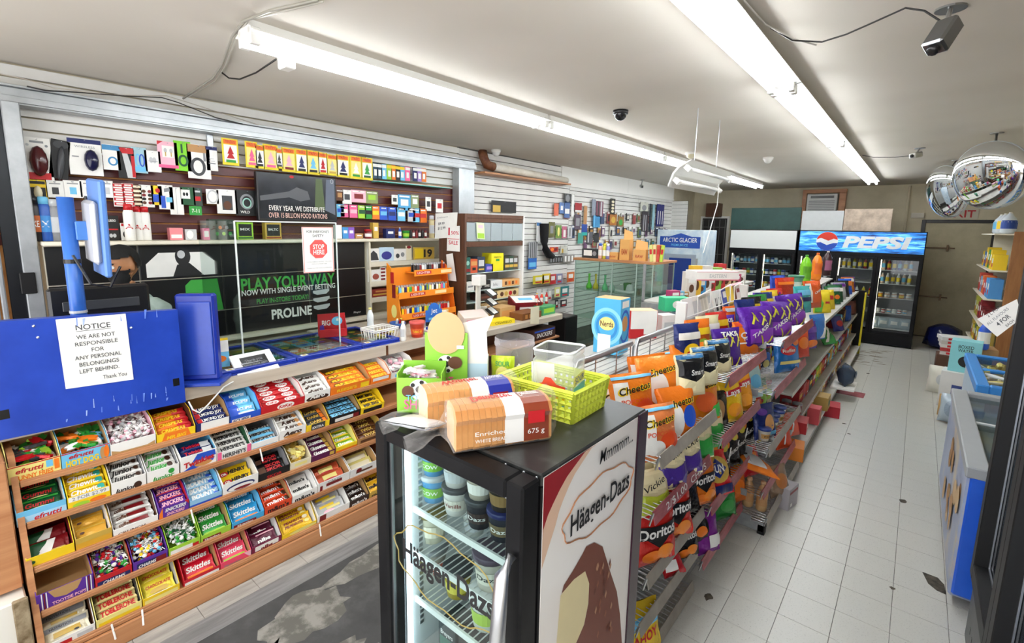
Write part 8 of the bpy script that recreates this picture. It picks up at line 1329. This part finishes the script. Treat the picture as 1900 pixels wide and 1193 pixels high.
# tall glass door cooler at the right edge
m_mbk = mat('0c0c0e', 'c'); rc_ = thing('tall_drinks_cooler', 'tall black glass door drinks cooler at the right edge', 'cooler', (0, 0, 0)); Xc = .385
MB().rbox(Xc+.03, 3.12, 0, 1.2, 3.16, 2.1, .004).build('side_panel', m_bk, rc_); MB().rbox(Xc+.0, .3, .0, 1.2, 3.12, .34, .004).build('kick_panel', procmat('vent_grey', '2a2c2e', '3c3e40', 5, .4), rc_); MB().box(1.17, .3, .34, 1.2, 3.12, 2.0).build('back_panel', mat('c8d0d8', 'p'), rc_); MB().rbox(Xc, .3, 1.98, 1.2, 3.12, 2.1, .004).build('canopy', m_bk, rc_)
for k in range(18): MB().box(Xc-.0012, 1.7+k*.075, .1, Xc-.0002, 1.715+k*.075, .13).build('vent_slot', m_blk, rc_)
for k in range(4):
    a, b_ = 3.12-.66*(k+1), 3.12-.66*k; d = ob('door', None, rc_)
    for r_ in ((a, .34, a+.075, 1.98), (b_-.075, .34, b_, 1.98), (a+.075, .34, b_-.075, .42), (a+.075, 1.9, b_-.075, 1.98)): MB().rbox(Xc-.02, r_[0], r_[1], Xc+.06, r_[2], r_[3], .004).build('door_frame', m_mbk, d)
    for r_ in ((a+.075, .42, a+.082, 1.9), (b_-.082, .42, b_-.075, 1.9), (a+.082, .42, b_-.082, .428)): MB().box(Xc+.03, r_[0], r_[1], Xc+.036, r_[2], r_[3]).build('glass_trim', mat('sil', 'm'), d)
    MB().box(Xc+.038, a+.082, .428, Xc+.043, b_-.082, 1.9).build('pane', glass('e4eef6', .9), d)
for z in (.42, .72, 1.02, 1.32, 1.62): MB().rbox(Xc+.08, .35, z-.012, 1.15, 3.1, z, .002).build('shelf', mat('b8c4d0', 'p'), rc_)
for lv, z in enumerate((.421, .721, 1.021, 1.321)):
    for k in range(9): bottle('water_bottle', 'bot', 1.1, ['4a8ad0', 'b8d0e4', 'b8d0e4', '3a7ac8'][(k+lv) % 4], ['w', 'b'][k % 2], '%s bottle, %s from the far end on the %s right cooler shelf' % (['blue', 'pale blue', 'clear pale', 'dark blue'][(k+lv) % 4], ORD[k], ['lowest', 'second', 'third', 'fourth'][lv]), 'bottle', (Xc+.16, 3.0-k*.1, z), 'bottles in the tall drinks cooler', ['w', '2a6ac8'][k % 2], 'l')
sheet(((1813, 592), (1887, 555), (1896, 590), (1850, 625)), 'f2f0ea', [T('2 L POP', .55, .84, .12, 'dgy', .5, .006), T('ALL FLAVOURS', .52, .6, .12, 'gy', .86, .004), T('4 FOR', .55, .36, .18, 'dgy', .5, .012), T('EACH', .62, .12, .1, 'dgy', .3, .006)], 'white pop price card sticking out from the right cooler', Y=3.08, name='pop_price_card', cat='sign')
sheet(((1838, 958), (1834, 1010), (1822, 1000), (1830, 965)), 'e8e6e0', [], 'torn white paper stuck inside the right cooler glass', X=Xc+.03, name='torn_paper', cat='paper')
# convex mirrors on ceiling stems
m_mir = bpy.data.materials.new('mirror'); m_mir.use_nodes = True; bb = m_mir.node_tree.nodes['Principled BSDF']; bb.inputs['Metallic'].default_value = 1; bb.inputs['Roughness'].default_value = .03; bb.inputs['Base Color'].default_value = (.8, .82, .84, 1)
def mirror(label, c, n, r, top):
    t = thing('convex_mirror', label, 'mirror', c); z = Vector(n).normalized(); Q = z.to_track_quat('Z', 'Y').to_matrix().to_4x4(); b = MB(); b.smooth = True; b.T = Q
    b.lathe([(r*math.sin(a), .32*r*(math.cos(a)-0)) for a in [math.pi/2*i/12 for i in range(12, 0, -1)]]+[(.001, .32*r)], 36, cap=False); b.build('dome', m_mir, t); b = MB(); b.T = Q; b.smooth = True; b.lathe([(r*.98, -.02), (r*1.01, -.01), (r*1.01, .006), (r*.97, .01)], 36, cap=False); b.lathe([(.001, -.02), (r*.98, -.02)], 36, cap=False); b.build('back_plate', mat('b8bcc0', 'p'), t)
    MB().tube([(0, 0, 0)-Vector(Q @ Vector((0, 0, .03))) if False else tuple(Q @ Vector((0, 0, -.03))), (0, .02, r*.9), tuple(Vector(top)-Vector(c))], .012, 6).build('stem', mat('6a6a6a', 'm'), t); b = MB(); b.lathe([(.05, -.008), (.05, 0)], 14, top[0]-c[0], top[1]-c[1], top[2]-c[2]); b.build('ceiling_plate', mat('9a9a9a', 'm'), t)
p1 = P(1838, 326, Y=6.5); mirror('large round convex mirror hanging at the upper right', tuple(p1), (-.55, -.8, -.22), .315, (p1.x, 6.56, ZC)); p2 = P(1757, 356, Y=8.6); mirror('turned convex mirror hanging left of the large one', tuple(p2), (-.8, -.55, -.25), .34, (p2.x+.05, 8.68, ZC))
# ================================================================ CEILING CAMERAS AND WIRES
def cam_(label, c, mount, d, col='8a8c8e', n='security_camera', s=1):
    t = thing(n, label, 'camera', c); z = Vector(d).normalized().to_track_quat('Z', 'Y').to_matrix().to_4x4(); b = MB(); b.T = z; b.rbox(-.035*s, -.03*s, -.05*s, .035*s, .03*s, .07*s, .008); b.build('body', mat(col, 'm'), t); b = MB(); b.T = z; b.smooth = True; b.lathe([(.02*s, .07*s), (.018*s, .085*s), (.001, .085*s)], 10); b.build('lens', m_blk, t)
    m = Vector(mount)-Vector(c); MB().tube([(0, 0, .02), tuple(m)], .009, 6).build('bracket', mat('c8c8c8', 'm'), t); b = MB(); b.lathe([(.05*s, -.008), (.05*s, 0)], 14, m.x, m.y, m.z); b.build('ceiling_plate', mat('9a9a98', 'm'), t)
cam_('silver security camera hanging at the top right', (-.02, 2.66, 2.76), (-.01, 2.9, ZC), (-.3, -.5, -.8), s=1.1); cam_('small black eye camera on the far right ceiling', (-.14, 7.2, 2.85), (-.12, 7.25, ZC), (-.5, -.8, -.2), 'c8c8c4'); cam_('small grey camera under the far left ceiling edge', (-4.25, 8.95, 2.8), (-4.28, 9.04, ZC), (.6, -.7, -.3), 'b8b8b8', s=.8)
for lb, c, col in (('black dome camera in the middle of the ceiling', (-1.99, 3.73, ZC), '1c1c1e'), ('white dome camera above the wall pipe', (-4.2, 4.68, ZC-.0), 'd8d8d4'), ('round smoke detector on the far ceiling', (-1.64, 7.13, ZC), 'd8d6d0'), ('beige box detector beside the hanging light', (-2.3, 6.17, ZC), 'd0c8a8')):
    t = thing('dome_camera' if 'dome' in lb else 'detector', lb, 'camera' if 'dome' in lb else 'detector', c); b = MB(); b.smooth = True; b.lathe([(.06, -.03), (.062, 0)], 16); b.build('base', mat('d8d6d0', 'p') if 'black' not in lb else m_blk, t); b = MB(); b.smooth = True; b.lathe([(.002, -.08), (.025, -.075), (.045, -.055), (.05, -.03)], 16, cap=False); b.build('dome', mat(col, 'l'), t)
def wire(label, pts, col, r=.004):
    b = MB(); b.smooth = True; b.tube(pts, r, 5); tag(b.build('cable', mat(col, 'p')), label, 'cable')
CZ_ = lambda x, y, dz=.02: tuple(P(x, y, Z=ZC-dz))
wire('black camera cable on the ceiling at the top right', [CZ_(1430, 52), CZ_(1470, 75, .05), CZ_(1525, 78, .08), CZ_(1570, 64, .08), CZ_(1620, 42, .05), CZ_(1680, 15, .03), CZ_(1715, 20, .05), CZ_(1750, 42, .12)], '1c1a18'); wire('white cable end beside the right light row', [CZ_(1380, 0), CZ_(1420, 45), CZ_(1470, 72, .04), CZ_(1515, 84, .08)], 'd0ccc4'); wire('thin camera cable behind the right light row', [CZ_(1600, 288), CZ_(1620, 292, .04), CZ_(1660, 292, .05), CZ_(1690, 289, .06)], '2a2826')
wire('bundle of pale cables from the left wall to the light', [CZ_(590, 0), CZ_(500, 20), CZ_(450, 40), CZ_(430, 70), CZ_(412, 120), CZ_(395, 145, .03), CZ_(365, 165, .04), CZ_(340, 183, .05)], 'a09c90', .007); wire('pale cable running along the ceiling edge', [CZ_(600, 3), CZ_(520, 22), CZ_(462, 36), CZ_(440, 62), CZ_(420, 118), CZ_(400, 150), CZ_(350, 180, .06)], 'c0bcb0', .005)
wire('black cable hanging between wall and left light', [CZ_(412, 135, .03), CZ_(425, 145, .06), CZ_(445, 147, .08), CZ_(475, 135, .07), CZ_(512, 110, .06)], '1c1a18', .005); WX_ = lambda x, y: tuple(P(x, y, X=-4.27)); wire('black wire sagging over the gate header', [WX_(50, 160), WX_(85, 168), WX_(140, 171), WX_(230, 178), WX_(300, 181), WX_(330, 190), WX_(400, 218), WX_(450, 230)], '2a2826', .004); wire('pale wire along the wall top at the left', [WX_(0, 137), WX_(40, 145), WX_(100, 163), WX_(200, 176), WX_(310, 178), WX_(380, 200), WX_(480, 232)], 'b8b0a4', .003)
t = thing('rail_sensor', 'small white sensor clipped under the near end of the left light', 'sensor', tuple(P(532, 118, Z=2.80))); MB().rbox(-.04, -.03, -.03, .04, .03, .05, .006).build('body', m_white, t)
